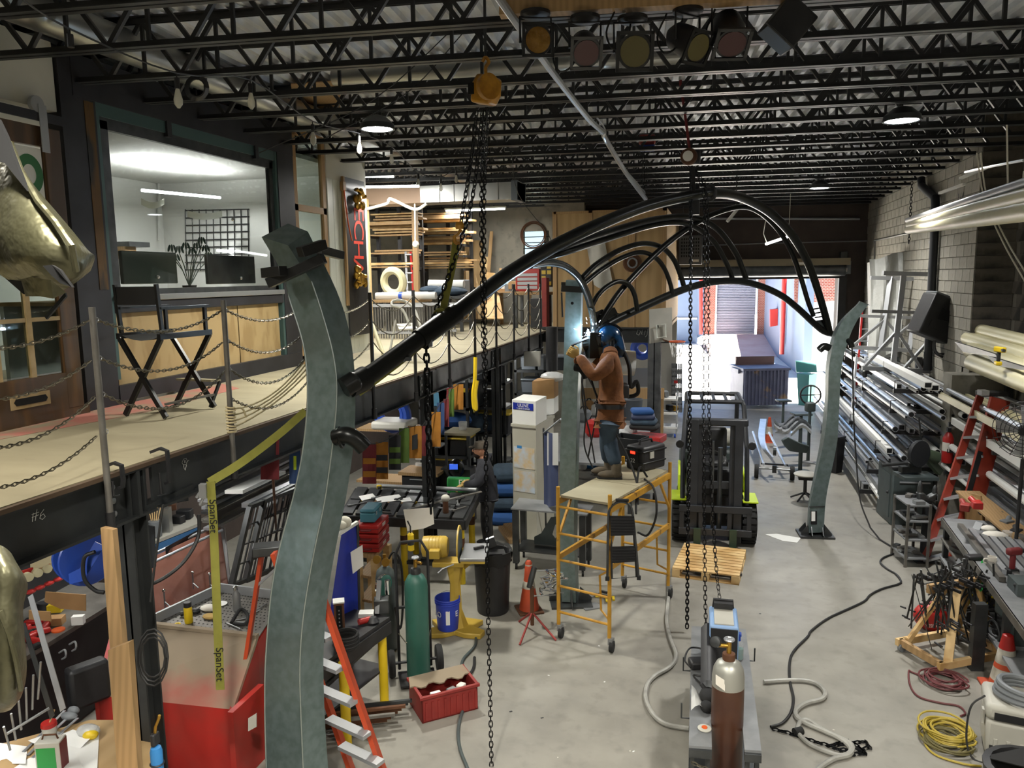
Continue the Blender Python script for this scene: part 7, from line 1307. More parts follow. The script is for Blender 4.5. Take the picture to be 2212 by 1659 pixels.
T('tube_bender','shiny tube bender head standing on the fixture table','bender',[('wheel',MB().lathe([(.03,-.02),(.1,-.02),(.09,0),(.1,.02),(.03,.02)],PZ(830,1310,fz)+V(0,0,.22),(.9,-.3,0),20),'chrome'),('arm',MB().beam(PZ(815,1330,fz)+V(0,0,.02),PZ(822,1318,fz)+V(0,0,.3),.04,.03),'steel'),('body',MB(XF(PZ(825,1322,fz),.4)).box((0,0,.07),(.14,.12,.14)),'steel_dark',dict(bevel=.01)),('roller',MB().cyl(PZ(838,1308,fz)+V(0,0,.12),PZ(838,1308,fz)+V(0,0,.26),.03),'chrome')])
T('angle_grinder','red angle grinder on the fixture table','grinder',[('body',MB().cyl(PZ(775,1352,fz)+V(0,0,.035),PZ(800,1345,fz)+V(0,0,.035),.028),'red'),('head',MB().lathe([(.03,0),(.06,.01),(.03,.05)],PZ(806,1346,fz)+V(0,0,.01),(0,0,1),16),'black_satin')]);one('white_box',MB(XF(PZ(792,1330,fz),.3)).box((0,0,.02),(.14,.1,.04)),'paper_white','white carton with a round mark on the fixture table','box',bevel=.003)
for i in range(8):random.seed(i+60);p=PZ(770+8*i,1560-i*6,.08+.05*(i%3));one('scrap_bar',MB().beam(p-V(.5,.25,0),p+V(.25,.1,0),.03,.025),random.choice(['steel_dark','rust','steel_raw']),'dark scrap bar stacked under the fixture table','bar','scrap bars under the fixture table',smooth=0)
T('torch_stand','yellow map gas torch standing on the table frame','torch',[('bottle',MB(XF(PD(888,1190,8.2))).lathe([(.02,0),(.034,.01),(.034,.18),(.02,.2)],n=16),'yellow'),('collar',MB(XF(PD(888,1190,8.2))).lathe([(.036,.07),(.036,.12)],n=16),'steel_dark'),('burner',MB(XF(PD(888,1190,8.2))).tube([(0,0,.2),(0,0,.27),(-.03,0,.33)],.008,6),'black_satin')])
# ================================================================== RIGHT SIDE
rk=empty('stock_rack',(3.6,16,0),'dark cantilever rack of metal tube along the right wall','rack')
tiers=[(2.02,2.95,3.8,13.3),(1.68,2.9,3.8,13.4),(1.32,2.8,3.8,13.6),(.98,2.7,3.8,13.5),(.62,2.6,3.75,13.8),(.26,2.5,3.7,13.3)]
for y in (14.0,16.6,19.2):
 part('upright',MB().bb((3.82,y-.06,0),(3.92,y+.06,2.3)),'black_satin',rk,0)
 for (z,x0,x1,yn) in tiers:part('arm',MB().bb((x0-.05,y-.03,z-.07),(3.84,y+.03,z)),'black_satin',rk,0);part('arm_stop',MB().tube([(x0-.03,y,z-.02),(x0-.03,y,z+.14),(x0+.05,y,z+.14)],.008,5),'black_satin',rk)
random.seed(11)
tn=['top','second','third','fourth','fifth','lowest']
for ti,(z,x0,x1,yn) in enumerate(tiers):
 x=x0;cnt=-1
 while x<x1-.05:
  cnt+=1
  w=random.choice([.04,.05,.06,.08,.1]);y0=yn+random.uniform(-.5,.9);y1=random.uniform(19.3,22.0);dx_=random.uniform(-.04,.04);zz=z+w/2+.002
  m=random.choice(['alu','alu','alu_dull','steel','paper_white','steel_raw','alu'])
  if random.random()<.5:
   b=MB();b.tube([(x+w/2,y0,zz),(x+w/2+dx_,y1,zz)],w/2,10);e=MB().lathe([(w*.4,0),(w*.4,.002)],(x+w/2,y0-.001,zz),(0,-1,0),10)
  else :b=MB().beam((x+w/2,y0,zz),(x+w/2+dx_,y1,zz),w,w);e=MB().box((x+w/2,y0-.002,zz),(w*.75,.002,w*.75))
  T('metal_tube',ordn[cnt]+' bright metal tube from the aisle on the '+tn[ti]+' tier of the wall rack','tube',[('tube',b,m),('open_end',e,'black_void')],'tubes on the '+tn[ti]+' rack tier')
  x+=w+random.uniform(.01,.06)
for i,(x0,y0) in enumerate(((2005,832),(2020,838))):a=PX(x0,y0,3.15+.12*i);T('square_tube',['left','right'][i]+' large white square tube pulled forward on the rack top','tube',[('tube',MB().beam(a,a+V(-.02,4.5,0),.12,.1),'paper_white'),('open_end',MB().box(a-V(0,.003,0),(.09,.004,.07)),'black_void')])
random.seed(5)
rk2=empty('stock_rack',(4.1,11,0),'near stock rack behind the red ladder','rack')
t2=[2.05,1.62,1.2,.85]
for y in (9.2,11.2,13.2):
 part('upright',MB().bb((4.3,y-.05,0),(4.4,y+.05,2.3)),'steel_dark',rk2,0)
 for z in t2:part('arm',MB().bb((3.55,y-.03,z-.06),(4.3,y+.03,z)),'steel_dark',rk2,0)
part('face_rail',MB().beam((3.5,7,2.0),(3.5,13.6,2.0),.03,.1),'pvc',rk2,0)
for ti,z in enumerate(t2):
 x=3.55;cnt=-1
 while x<4.2:
  cnt+=1
  w=random.choice([.04,.06,.08,.1]);y0=13.4+random.uniform(-.6,.3);m=random.choice(['alu','pvc','paper_white','alu_dull','steel_raw','alu'])
  one('metal_tube',(MB().beam((x+w/2,7,z+w/2),(x+w/2,y0,z+w/2),w,w) if random.random()<.6 else MB().tube([(x+w/2,7,z+w/2),(x+w/2,y0,z+w/2)],w/2,10)),m,ordn[cnt]+' long tube from the aisle on the '+tn[ti]+' arm of the near rack','tube','tubes on the '+tn[ti]+' near rack arm')
  x+=w+random.uniform(.01,.04)
for i in range(4):one('fabric_roll',MB().tube([PX(2085+6*i,705+26*i,4.1-.12*i)+V(0,0,0),PX(2085+6*i,705+26*i,4.1-.12*i)+V(0,-4,-.05)],.1+.01*i,14),'pvc',ordn[i]+' cream covered roll from the top above the near rack','roll')
for i in range(2):one('roll_bracket',MB().slab([PX(2062+70*i,738+30*i,3.7),PX(2150+70*i,765+30*i,3.6),PX(2155+70*i,772+30*i,3.6),PX(2080+70*i,760+30*i,3.7)],.03),'steel_dark',['left','right'][i]+' steel bracket plate under the cream rolls','bracket',smooth=0)
p=PX(2160,755,3.5);T('cordless_drill','yellow cordless drill hung below the cream rolls','drill',[('body',MB().box(p,(.06,.18,.07),.3),'yellow',dict(bevel=.015)),('grip',MB().box(p+V(0,.03,-.1),(.04,.05,.14)),'black_rubber',dict(bevel=.01)),('battery',MB().box(p+V(0,.03,-.18),(.07,.1,.05)),'yellow',dict(bevel=.01)),('chuck',MB().cyl(p+V(0,-.09,0),p+V(0,-.15,0),.02),'black_satin')])
def trest(dd,pts,lab,ytop):
 ps=[]
 for (xt,yt,xb,yb) in pts:
  ps.append(('post',MB().beam(PD(xt,yt,dd),PD(xb,yb,dd),.09,.09),'alu_dull'));
  for s in (-1,1):ps.append(('brace',MB().beam(PD(xt+(xb-xt)*.6,yt+(yb-yt)*.6,dd),PD(xb+s*62,yb-2+s*2,dd),.05,.05),'alu_dull'))
 x0=pts[0][2]-66;x1=pts[-1][2]+62;yb=pts[0][3]
 ps.append(('base_rail',MB().beam(PD(x0,yb-2,dd),PD(x1,yb+8,dd),.08,.08),'alu_dull'));ps.append(('top_rail',MB().beam(PD(pts[0][0]-45,ytop,dd),PD(pts[-1][0]+28,ytop+4,dd),.09,.08),'alu_dull'));ps.append(('middle_rail',MB().beam(PD(pts[0][0]-70,ytop+82,dd),PD(pts[-1][0]+25,ytop+88,dd),.06,.06),'alu_dull'))
 for x in (x0+6,(x0+x1)/2,x1-20):ps.append(('caster',MB().lathe([(.02,-.02),(.06,-.02),(.06,.02),(.02,.02)],PD(x,yb+12,dd),(1,.3,0),14),'black_rubber'))
 T('rolling_trestle',lab,'trestle',ps)
trest(14.6,[(1952,592,1928,797),(2038,592,2012,803)],'front grey steel trestle frame standing on the stock rack',590);trest(16.0,[(1925,598,1903,752),(1988,600,1966,757)],'rear grey steel trestle frame standing on the stock rack',600)
sp_=PD(2026,688,13.7);x=XF(sp_,.25,0,.38,1.25)
T('loudspeaker','dark plastic loudspeaker leaning on the trestle frames','speaker',[('cabinet',MB(x).prism([(-.26,-.3),(.26,-.3),(.3,.3),(-.26,.3)],(0,.2,0),(1,0,0),(0,0,1),.38),'black_satin',dict(bevel=.03)),('handle_recess',MB(x).box((0,-.185,.05),(.2,.02,.16)),'black_void',dict(bevel=.02)),('port',MB(x).box((-.1,-.187,-.12),(.14,.01,.1)),'black_satin'),('top_edge',MB(x).box((.0,-.0,.31),(.5,.3,.03)),'grey_plastic',dict(bevel=.01))])
cl_=MB()
for k in range(6):cl_.tube([PD(2037+math.cos(a)*(17+k),746+math.sin(a)*(20+1.5*k)+2*math.sin(3*a+k),13.7+.03*k) for a in np.linspace(0,2*pi,18)],.012,5)
cl_.tube(px([(2050,715,13.7),(2065,735,13.7),(2060,765,13.6),(2100,775,13.4),(2140,770,13.2)],5),.012,5);one('cable_coil',cl_,'cable_black','black cable coil hanging below the loudspeaker','cable')
g=[[PD(1878+72*s+3*math.sin(5*t),560+215*t+3*math.sin(6*s)-14*s,16.9+.1*math.sin(9*s+3*t)) for s in np.linspace(0,1,14)] for t in np.linspace(0,1,14)]
T('wrapped_panel','tall panel wrapped in cloudy plastic standing against the block wall','panel',[('plastic_wrap',MB().grid(g),'poly_cover'),('panel_core',MB().slab([PD(x,y,17.05) for x,y in ((1882,565),(1955,550),(1950,770),(1886,775))],.2,CM[2]),'paper_white',dict(smooth=0))])
ms=[('frame_sheet',MB().slab([PD(x,y,16.8) for x,y in ((1957,652),(1972,655),(1970,745),(1955,742))],.01,CM[2]),'steel',dict(smooth=0)),('bent_sheet',MB().slab([PD(x,y,16.8) for x,y in ((1974,680),(1990,700),(1974,742))],.01,CM[2]),'steel',dict(smooth=0))]
T('perforated_sheet','bent perforated steel sheet behind the trestles','sheet',ms)
dp=[PX(x,y,XW-.1) for x,y in ((1990,385),(1991,402),(2020,428),(2021,455),(2016,560),(2003,800))]
T('down_pipe','dark rainwater down pipe on the block wall','pipe',[('pipe',MB().tube([dp[0],dp[1],dp[2],dp[3]],.075,12).tube([dp[3],dp[5]],.075,12),'pipe_dark'),('bracket',MB().box(PX(2016,522,XW-.03),(.04,.5,.05)),'steel'),('collar',MB().torus(PX(2021,452,XW-.1),.08,.015,n=14,m=6),'pipe_dark')])
one('conduit',MB().tube([PX(1889,560,XW-.03),PX(1889.8,519.7,XW-.03),PX(2009,494.4,XW-.03),PX(2060,483,XW-.03)],.02,8),'steel','thin silver conduit along the block wall','conduit');one('conduit',MB().tube([PF(1440,534,.05),PF(1640,526,.05),PF(1888,520,.05)],.02,6),'steel','thin conduit across the far wall above the door','conduit');one('conduit',MB().tube([PF(1440,472,.1),PF(1857,473,.1)],.035,8),'alu_dull','pale pipe high across the far wall','pipe')
for i,(pa_,pb_) in enumerate((((2030,417),(2083,398)),((2075,385),(2130,362)))):one('tube_fixture',MB().beam(PX(*pa_,XW-.25),PX(*pb_,XW-.25),.05,.04),'paper_white',['lower','upper'][i]+' unlit white tube fixture beside the block wall','lamp fixture',smooth=0)
text('1/4',PX(2074,432,XW-.02),(0,-1,0),(0,0,1),.3,'black_paint',wall_right,'painted_number')
hk=MB().tube([PX(1968,402,XW-.3),PX(1962,530,XW-.3)],.012,5);one('hook_chain',chain_mb([PX(1970,392,XW-.3),PX(1963,530,XW-.3)],.06,.008),'chain_black','thin dark chain hanging by the pipe bundle end','chain')
T('door_operator','grey door operator box with a chain beside the roll-up door','control box',[('box',MB().box(PF(1824,578,.15),(.3,.2,.36),SK),'grey_plastic',dict(bevel=.01)),('motor',MB().box(PF(1822,552,.2),(.2,.2,.22),SK),'steel_dark',dict(bevel=.02)),('label',MB().box(PF(1825,583,.27),(.12,.01,.1),SK),'paper')])
hx,hy_=PF(1466,509,1.2),PF(1516,571,1.2)
T('unit_heater','grey unit heater with a slotted grille hung before the far wall','heater',[('case',MB().bb((hx[0],hx[1],hy_[2]),(hy_[0],hx[1]+.5,hx[2])),'grill_grey',dict(bevel=.02)),('badge',MB().box(V(hy_[0]-.16,hx[1]-.005,hy_[2]+.1),(.16,.01,.06)),'paper')]+[('slot',MB().box(V(hx[0]+.09+i*(hy_[0]-hx[0]-.12)/8,hx[1]-.003,hx[2]-.1-j*.09),(.035,.006,.055)),'black_void') for i in range(8) for j in range(6)]+[('hanger_rod',MB().cyl(V(x,hx[1]+.25,hx[2]),V(x,hx[1]+.25,5.8),.01),'steel_dark') for x in (hx[0]+.1,hy_[0]-.1)])
for i,(a,b,r,m) in enumerate((((1963,497,11.5),(2240,452,4.1),.06,'pvc'),((1964,486,11.5),(2240,418,4.1),.05,'pvc'),((1960,476,11.6),(2240,388,4.3),.035,'alu_dull'),((1975,482,11.2),(2240,402,4.4),.03,'pvc'))):one('plastic_pipe',MB().tube([PD(*a),PD(*b)],r,16),m,['thick cream pipe at the bottom of the hanging bundle','second cream pipe of the hanging bundle','grey conduit on top of the hanging bundle','thin cream pipe in the hanging bundle'][i],'pipe')
for i,pts in enumerate(([(2110,330,6.3),(2125,425,6.3),(2165,520,6.0),(2215,610,5.6)],[(2118,330,6.2),(2132,425,6.2),(2172,515,5.9),(2222,600,5.5)],[(2175,270,5.3),(2177,400,5.3),(2178,460,5.3)],[(2212,370,4.6),(2209,405,4.6)])):one('rope',MB().tube(px(pts,4),.006,6),'rope_white',['first pale rope slanting past the pipe bundle','second pale rope slanting past the pipe bundle','vertical pale cord holding the pipe bundle','short cord at the right edge'][i],'rope')
one('cable_run',MB().tube(px([(2085,372,8),(2150,358,7),(2212,346,6)],4),.012,6),'alu_dull','grey cable crossing in front of the dark pier','cable')
dR=10.6
def RL(x,y,o=0): return PD(x,y,dR+o)
rl_=empty('step_ladder',PZ(1990,1270,0),'tall worn red step ladder with aluminium treads at the right','ladder')
part('side_rail',MB().beam(RL(2117,856,.1),RL(1972,1282,.0),.1,.04,up=CM[2]),'red_ladder',rl_,0);part('side_rail',MB().beam(RL(2160,862,-.2),RL(2058,1255,-.25),.26,.05,up=CM[2]),'red_ladder',rl_,0)
part('warning_strip',MB().beam(RL(2118,975,-.24),RL(2086,1090,-.26),.07,.006,up=CM[2]),'black_satin',rl_,0);part('maker_label',MB().beam(RL(2062,1162,-.27),RL(2055,1180,-.27),.05,.006,up=CM[2]),'black_satin',rl_,0)
for i in range(9):
 s=(i+1)/9.6;a=RL(2117,856,.1)*(1-s)+RL(1972,1282,0)*s;b=RL(2160,862,-.2)*(1-s)+RL(2058,1255,-.25)*s;part('tread',MB().beam(a,b,.15,.03),'alu',rl_,0)
part('top_cap',MB().box(RL(2142,850,-.05),(.34,.2,.06),.2),'black_satin',rl_,bevel=.01);part('cap_plate',MB().box(RL(2124,848,-.12),(.1,.12,.07),.2),'alu',rl_)
for (x0,y0,x1,y1) in ((2140,870,2075,1230),(2165,880,2110,1210)):part('rear_rail',MB().beam(RL(x0,y0,.3),RL(x1,y1,.8),.05,.03,up=CM[2]),'red_ladder',rl_,0)
part('foot',MB().box(RL(1970,1284),(.08,.1,.04)),'black_rubber',rl_)
for i,(xt,yt,xb,yb,m,lab) in enumerate(((1862,672,1838,985,'red','red fibreglass extension ladder leaning by the far right corner'),(1850,770,1832,1000,'alu','aluminium ladder leaning in front of the red ladder'))):
 dd=17.5-i;a,b=PD(xt,yt,dd),PD(xb,yb,dd);w=nrm(CM[0])*.34;ps=[('rail',MB().beam(a,b,.04,.08),m),('rail',MB().beam(a+w*.6,b+w*.6,.04,.08),'alu')]
 for k in range(12):s=(k+.5)/12;ps.append(('rung',MB().cyl(a*(1-s)+b*s,a*(1-s)+b*s+w*.6,.016,n=6),'alu'))
 T('extension_ladder',lab,'ladder',ps)
fc=PD(2214,930,8.6);n_=nrm(V(-.45,-.9,0));cg=MB()
for k in range(7):cg.torus(fc+n_*(.1-.015*k*k*.25),.05+.045*k,.004,n_,26,4)
for k in range(16):
 a=2*pi*k/16;ux2=V(-n_[1],n_[0],0);dr_=ux2*math.cos(a)+EZ*math.sin(a);cg.tube([fc+n_*.11+dr_*.04,fc+n_*.09+dr_*.2,fc+n_*.0+dr_*.325],.004,4)
ps=[('cage',cg,'black_satin',dict(kind='stuff')),('motor',MB().lathe([(.07,-.16),(.07,0),(.05,.02)],fc,n_,16),'black_satin'),('stand',MB().cyl(fc-V(0,0,.33),V(fc[0],fc[1],.0),.02),'black_satin')]
for k in range(4):a=2*pi*k/4;ux2=V(-n_[1],n_[0],0);dr_=ux2*math.cos(a)+EZ*math.sin(a);t2_=-ux2*math.sin(a)+EZ*math.cos(a);ps.append(('blade',MB().slab([fc+dr_*.06-t2_*.03,fc+dr_*.28-t2_*.1+n_*.03,fc+dr_*.28+t2_*.06-n_*.03,fc+dr_*.06+t2_*.03],.006),'alu_dull'))
T('fan','black caged floor fan at the right edge','fan',ps)
fe=PY(2045,1000,13.25);x=XF(fe);T('fire_extinguisher','red fire extinguisher on the block pier','extinguisher',[('body',MB(x).lathe([(.03,0),(.075,.01),(.08,.05),(.08,.4),(.05,.47),(.025,.5)],n=20),'red'),('valve',MB(x).box((0,0,.54),(.05,.08,.06)),'black_satin'),('lever',MB(x).beam((0,0,.57),(0,-.14,.6),.02,.015),'steel'),('label',MB(x).lathe([(.081,.2),(.081,.34)],(0,0,0),(0,0,1),20,arc=1.6),'paper')])
one('pier',MB().bb((3.6,13.35,0),(4.5,13.78,2.35)),'cmu','short concrete block pier between the two racks','pier',smooth=0,kind='structure')
bs_=PD(2003,985,11.6);T('chop_saw','dark green abrasive saw on the machine stand','saw',[('guard',MB().lathe([(.02,-.03),(.2,-.03),(.21,0),(.2,.03),(.02,.03)],PD(1985,980,11.5),(.6,-.8,0),26),'pipe_dark'),('motor',MB().lathe([(.05,-.14),(.1,-.12),(.1,.12),(.05,.14)],PD(2008,985,11.7),(.9,.3,-.3),18),'bandsaw_green'),('arm',MB().beam(PD(1990,975,11.6),PD(2030,1020,11.8),.08,.1),'bandsaw_green'),('base',MB().box(PD(1978,1028,11.6),(.5,.4,.05),.2),'machine_grey'),('handle',MB().cyl(PD(1990,950,11.5),PD(1985,900,11.4),.012),'black_rubber')])
c0=PZ(1935,1130,0);x=XF((c0[0]+.15,c0[1]+.25,0),.12);T('machine_cabinet','dark green machine cabinet on the right past the vise','cabinet',[('body',MB(x).box((0,0,.45),(.6,.7,.9)),'machine_grey',dict(bevel=.02)),('top_tray',MB(x).box((0,0,.93),(.66,.76,.05)),'black_satin',dict(bevel=.01)),('door_panel',MB(x).box((-.305,0,.45),(.012,.5,.7)),'machine_grey'),('knob',MB(x).ball((-.32,-.2,.5),.025,8,6),'black_satin'),('side_bar',MB(x).cyl((-.2,-.36,.7),(.25,-.36,.7),.015),'alu')])
one('machine_vise',MB(XF(PZ(1965,1020,.96),.3)).box((0,0,.05),(.3,.12,.1)).box((0,0,.12),(.1,.14,.08)),'steel_dark','dark machine vise on the cabinet top','vise',bevel=.008);one('bar_tool',MB().cyl(PD(1905,1005,11.5),PD(1960,1000,11.5),.025),'steel_dark','black bar across the machine cabinet','bar')
bz_=.88;bt=[PZ(x,y,bz_) for x,y in ((1962,1130),(2005,1205),(2230,1480),(2330,1440),(2060,1120))]
u0,u1=PZ(2035,1118,bz_),PZ(2172,1305,bz_);ud=nrm(u1-u0);un=V(ud[1],-ud[0],0);un=un if un[0]>0 else -un
u2=u1+ud*1.0
T('steel_bench','long cluttered steel bench along the right rack','bench',[('bench_top',MB().slab([u0,u2,u2+un*.95,u0+un*.95],.03,(0,0,-1)),'steel_top',dict(smooth=0)),('edge_angle',MB().beam(u0-V(0,0,.04),u2-V(0,0,.04),.02,.08),'steel_raw'),('lower_shelf',MB().slab([p*V(1,1,0)+V(0,0,.35) for p in (u0,u2,u2+un*.9,u0+un*.9)],.03),'steel_top',dict(smooth=0)),('mid_shelf',MB().slab([p*V(1,1,0)+V(0,0,.6) for p in (u0,u0+ud*.8,u0+ud*.8+un*.6,u0+un*.6)],.02),'steel_raw',dict(smooth=0))]+[('leg',MB().box((u0+ud*s+un*t)*V(1,1,0)+V(0,0,.43),(.06,.06,.86)),'steel_dark') for s in (.05,1.3,2.6) for t in (.05,.9)])
random.seed(21)
for i in range(10):a=u0+ud*random.uniform(.3,.8)+un*(.12+.08*i)+V(0,0,.03);one('angle_bar',MB().beam(a,a+ud*random.uniform(1.2,2.0),.06,.05),random.choice(['alu_dull','steel','steel_raw','alu']),ordn[i]+' angle bar from the aisle lying along the steel bench','bar','angle bars on the steel bench',smooth=0)
for i in range(12):p=u0*V(1,1,0)+ud*random.uniform(.05,1.0)+un*random.uniform(0,.3)+V(0,0,[.38,.63][i%2]);one('steel_offcut',MB().box(p+V(0,0,.02),(random.uniform(.1,.3),random.uniform(.06,.12),.04),random.uniform(0,3)),random.choice(['steel_raw','steel','steel_dark']),'small steel offcut on the bench under-shelf','offcut','offcuts under the steel bench',smooth=0)
vp=PZ(1998,1215,0);x=XF((vp[0],vp[1]+.1,0),.2);T('stake_anvil','dark two-horned stake anvil on a thick post before the bench','anvil',[('post',MB(x).cyl((0,0,0),(0,0,.85),.05,n=14),'pipe_dark'),('head',MB(x).prism([(-.12,0),(.1,0),(.12,.12),(.06,.1),(0,.06),(-.06,.12),(-.14,.12)],(0,.05,.85),(1,0,0),(0,0,1),.1),'steel_dark',dict(bevel=.02)),('horn',MB(x).lathe([(.035,0),(.03,.1),(.02,.16),(.005,.18)],(-.1,0,.95),(0,0,1),12),'steel_dark'),('horn',MB(x).lathe([(.035,0),(.03,.06),(.02,.1),(.005,.12)],(.1,0,.95),(0,0,1),12),'steel_dark'),('foot_plate',MB(x).box((0,0,.01),(.3,.3,.02)),'steel_dark')])
p=u0+ud*2.05+un*.22+V(0,0,.0);p=PZ(2142,1222,bz_);x=XF(p);T('mug','cream mug on the corner of the steel bench','mug',[('cup',MB(x).lathe([(.02,0),(.04,.005),(.043,.1),(.038,.1),(.035,.02),(.01,.015)],n=20),'paper'),('handle',MB(x).torus((-.055,0,.05),.025,.007,(0,1,0),14,6),'paper')])
p=PZ(2185,1242,bz_);x=XF(p,.4);T('cordless_drill','dark red drill standing on its battery on the bench','drill',[('battery',MB(x).box((0,0,.035),(.11,.08,.07)),'black_satin',dict(bevel=.01)),('grip',MB(x).box((0,0,.14),(.05,.045,.16)),'dark_red',dict(bevel=.015)),('body',MB(x).box((.01,0,.25),(.16,.07,.08)),'dark_red',dict(bevel=.025)),('chuck',MB(x).cyl((.09,0,.25),(.14,0,.25),.022),'black_satin')])
one('green_tape',MB().tube(spl([PZ(2125,1210,bz_+.01),PZ(2118,1225,bz_-.03),PZ(2122,1250,bz_-.1),PZ(2118,1275,bz_-.14)],4),.016,4),'green','strip of bright green tape hanging off the bench','tape')
one('plastic_tub',MB(XF(PZ(2175,1165,bz_))).lathe([(.04,0),(.05,.09),(.055,.095),(.046,.095)],n=18),'clear_plastic','clear plastic tub on the bench','tub');one('rag',MB().ball(PZ(2150,1155,bz_+.05),(.14,.08,.04),12,8).ball(PZ(2135,1142,bz_+.06),(.08,.06,.04),12,8),'paper','white rag draped on the bench bars','rag');one('tool_tray',MB(XF(PZ(2112,1208,bz_),.3)).box((0,0,.025),(.26,.1,.05)),'black_satin','black tray on the bench behind the mug','tray',bevel=.015)
ws=PZ(2100,1100,bz_);T('wooden_rack','wooden cubby rack on the bench back','shelf',[('divider',MB().beam(PD(2095+60*i,1065+48*i,10.2-.6*i)-V(0,0,.0),PD(2100+60*i,1130+55*i,10.2-.6*i),.5,.02,up=CM[0]),'lumber') for i in range(3)]+[('top_board',MB().beam(PD(2090,1062,10.3),PD(2240,1185,8.6),.3,.025),'lumber'),('base_board',MB().beam(PD(2090,1128,10.3),PD(2240,1262,8.6),.3,.025),'lumber')])
for i,(x0,y0,m) in enumerate(((2128,1105,'black_satin'),(2155,1120,'steel_dark'),(2175,1130,'grey_plastic'),(2195,1150,'tote_black'),(2085,1095,'red_dull'),(2110,1090,'red'))):one('shop_item',MB(XF(PD(x0,y0,9.8-.25*i),.3*i)).box((0,0,0),(.14,.1,.08)).cyl((0,0,0),(.1,.05,.05),.03),m,['black nozzle in the wooden cubby','dark fitting in the cubby middle','grey holder in the cubby','black box at the cubby end','dark red case behind the ladder','bright red case behind the ladder'][i],'shop item',bevel=.01)
one('steel_post',MB().beam(PD(2060,1255,9.2),PD(2118,1130,9.3),.09,.06),'alu_dull','grey square steel tube leaning on the bench','tube',smooth=0);one('steel_post',MB().box(PZ(2112,1375,.35),(.12,.08,.7),.2),'steel_dark','dark flat steel box standing below the bench','steel box',smooth=0)
mw=PD(2180,1290,7.6);T('lathe_vise','old grey machine vise with a hand wheel at the right edge','vise',[('body',MB().box(PD(2200,1310,7.5),(.3,.3,.26),.2),'machine_grey',dict(bevel=.03)),('hand_wheel',MB().torus(PD(2146,1365,7.6),.11,.012,(1,.2,0),22,6),'steel_dark'),('hub',MB().cyl(PD(2146,1365,7.6),PD(2175,1362,7.6),.025),'steel_dark'),('screw',MB().cyl(PD(2160,1363,7.6),PD(2240,1358,7.6),.03),'steel_dark'),('lever',MB().cyl(PD(2195,1290,7.4),PD(2194,1268,7.4),.01).ball(PD(2194,1264,7.4),.02,8,6),'black_satin'),('column',MB().bb((PD(2215,1400,7.5)[0]-.15,PD(2215,1400,7.5)[1]-.12,0),(PD(2215,1400,7.5)[0]+.2,PD(2215,1400,7.5)[1]+.15,1.0)),'machine_grey')])
kc=PZ(2055,1418,0);x=XF((kc[0],kc[1],0),.55,s=.9);ck=empty('clamp_cart',kc,'wooden A-frame cart loaded with black bar clamps','cart')
for s in (-1,1):
 part('frame_leg',MB(x).beam((-.35,s*.28,.12),(-.05,s*.06,.85),.09,.04),'lumber_pale',ck,0);part('frame_leg',MB(x).beam((.35,s*.28,.12),(.25,s*.06,.85),.09,.04),'lumber_pale',ck,0);part('base_rail',MB(x).beam((-.5,s*.3,.11),(.5,s*.3,.11),.05,.08),'lumber_pale',ck,0)
part('ridge',MB(x).beam((-.4,0,.87),(.4,0,.87),.05,.1),'lumber',ck,0)
for s in (-.45,.45):part('cross_rail',MB(x).beam((s,-.3,.11),(s,.3,.11),.05,.08),'lumber',ck,0)
for a in (-.45,.45):
 for b in (-.27,.27):part('caster',MB(x).lathe([(.01,-.02),(.05,-.02),(.05,.02),(.01,.02)],(a,b,.052),(0,1,0),14),'grey_plastic',ck)
random.seed(9)
for i in range(44):
 s=-.42+.84*(i%22)/21;sd=-1 if i<22 else 1;a=V(s,sd*.1,.9+random.uniform(-.05,.06));b=a+V(random.uniform(-.18,.18),sd*random.uniform(.05,.16),-random.uniform(.4,.7));u_=a+V(random.uniform(-.25,.1),sd*random.uniform(-.25,.1),random.uniform(.05,.2))
 T('bar_clamp','black bar clamp hanging on the wooden clamp cart','clamp',[('bar',MB(x).beam(u_,b,.02,.008),'steel_dark'),('fixed_jaw',MB(x).box(a+V(0,sd*.04,.02),(.025,.1,.03)),'black_satin'),('handle',MB(x).cyl(b+V(0,sd*.03,.1),b+V(.02,sd*.12,.08),.01),'black_satin')],'clamps on the wooden cart')
for i in range(30):
 a=PD(1992+i*4.2,1250+(i%6)*11+i*.8,8.6-.015*i);b=a+CM[0]*random.uniform(.25,.5)+V(0,0,random.uniform(.02,.2));T('bar_clamp','long thin bar clamp lying across the top of the clamp cart','clamp',[('bar',MB().cyl(a,b,.007,n=6),'steel_dark'),('jaw',MB().box(b,(.03,.03,.07),.3*i),'steel'),('screw_pad',MB().box(a+(b-a)*.4,(.02,.05,.05),.5*i),'black_satin')],'thin clamps on the wooden cart')
for i in range(2):p=PD([2085,2142][i],[1295,1297][i],8.2);T('spring_clamp',['left','right'][i]+' yellow spring clamp on the clamp cart','clamp',[('jaw',MB().beam(p-V(.04,0,.07),p+V(.02,0,.06),.03,.02),'yellow'),('jaw',MB().beam(p-V(-.02,0,.06),p+V(.06,.02,.06),.03,.02),'yellow')])
bgp=PZ(2022,1368,0);g=[]
rb_=T('plastic_bag','red printed plastic bag sagging beside the clamp cart','bag',[('bag',MB().ball(bgp+V(0,.1,.15),(.22,.14,.17),16,10),'red')])
text('RESS GRO',bgp+V(-.02,-.045,.1),(1,.1,0),(0,0,1),.05,'paper_white',rb_,'bag_lettering')
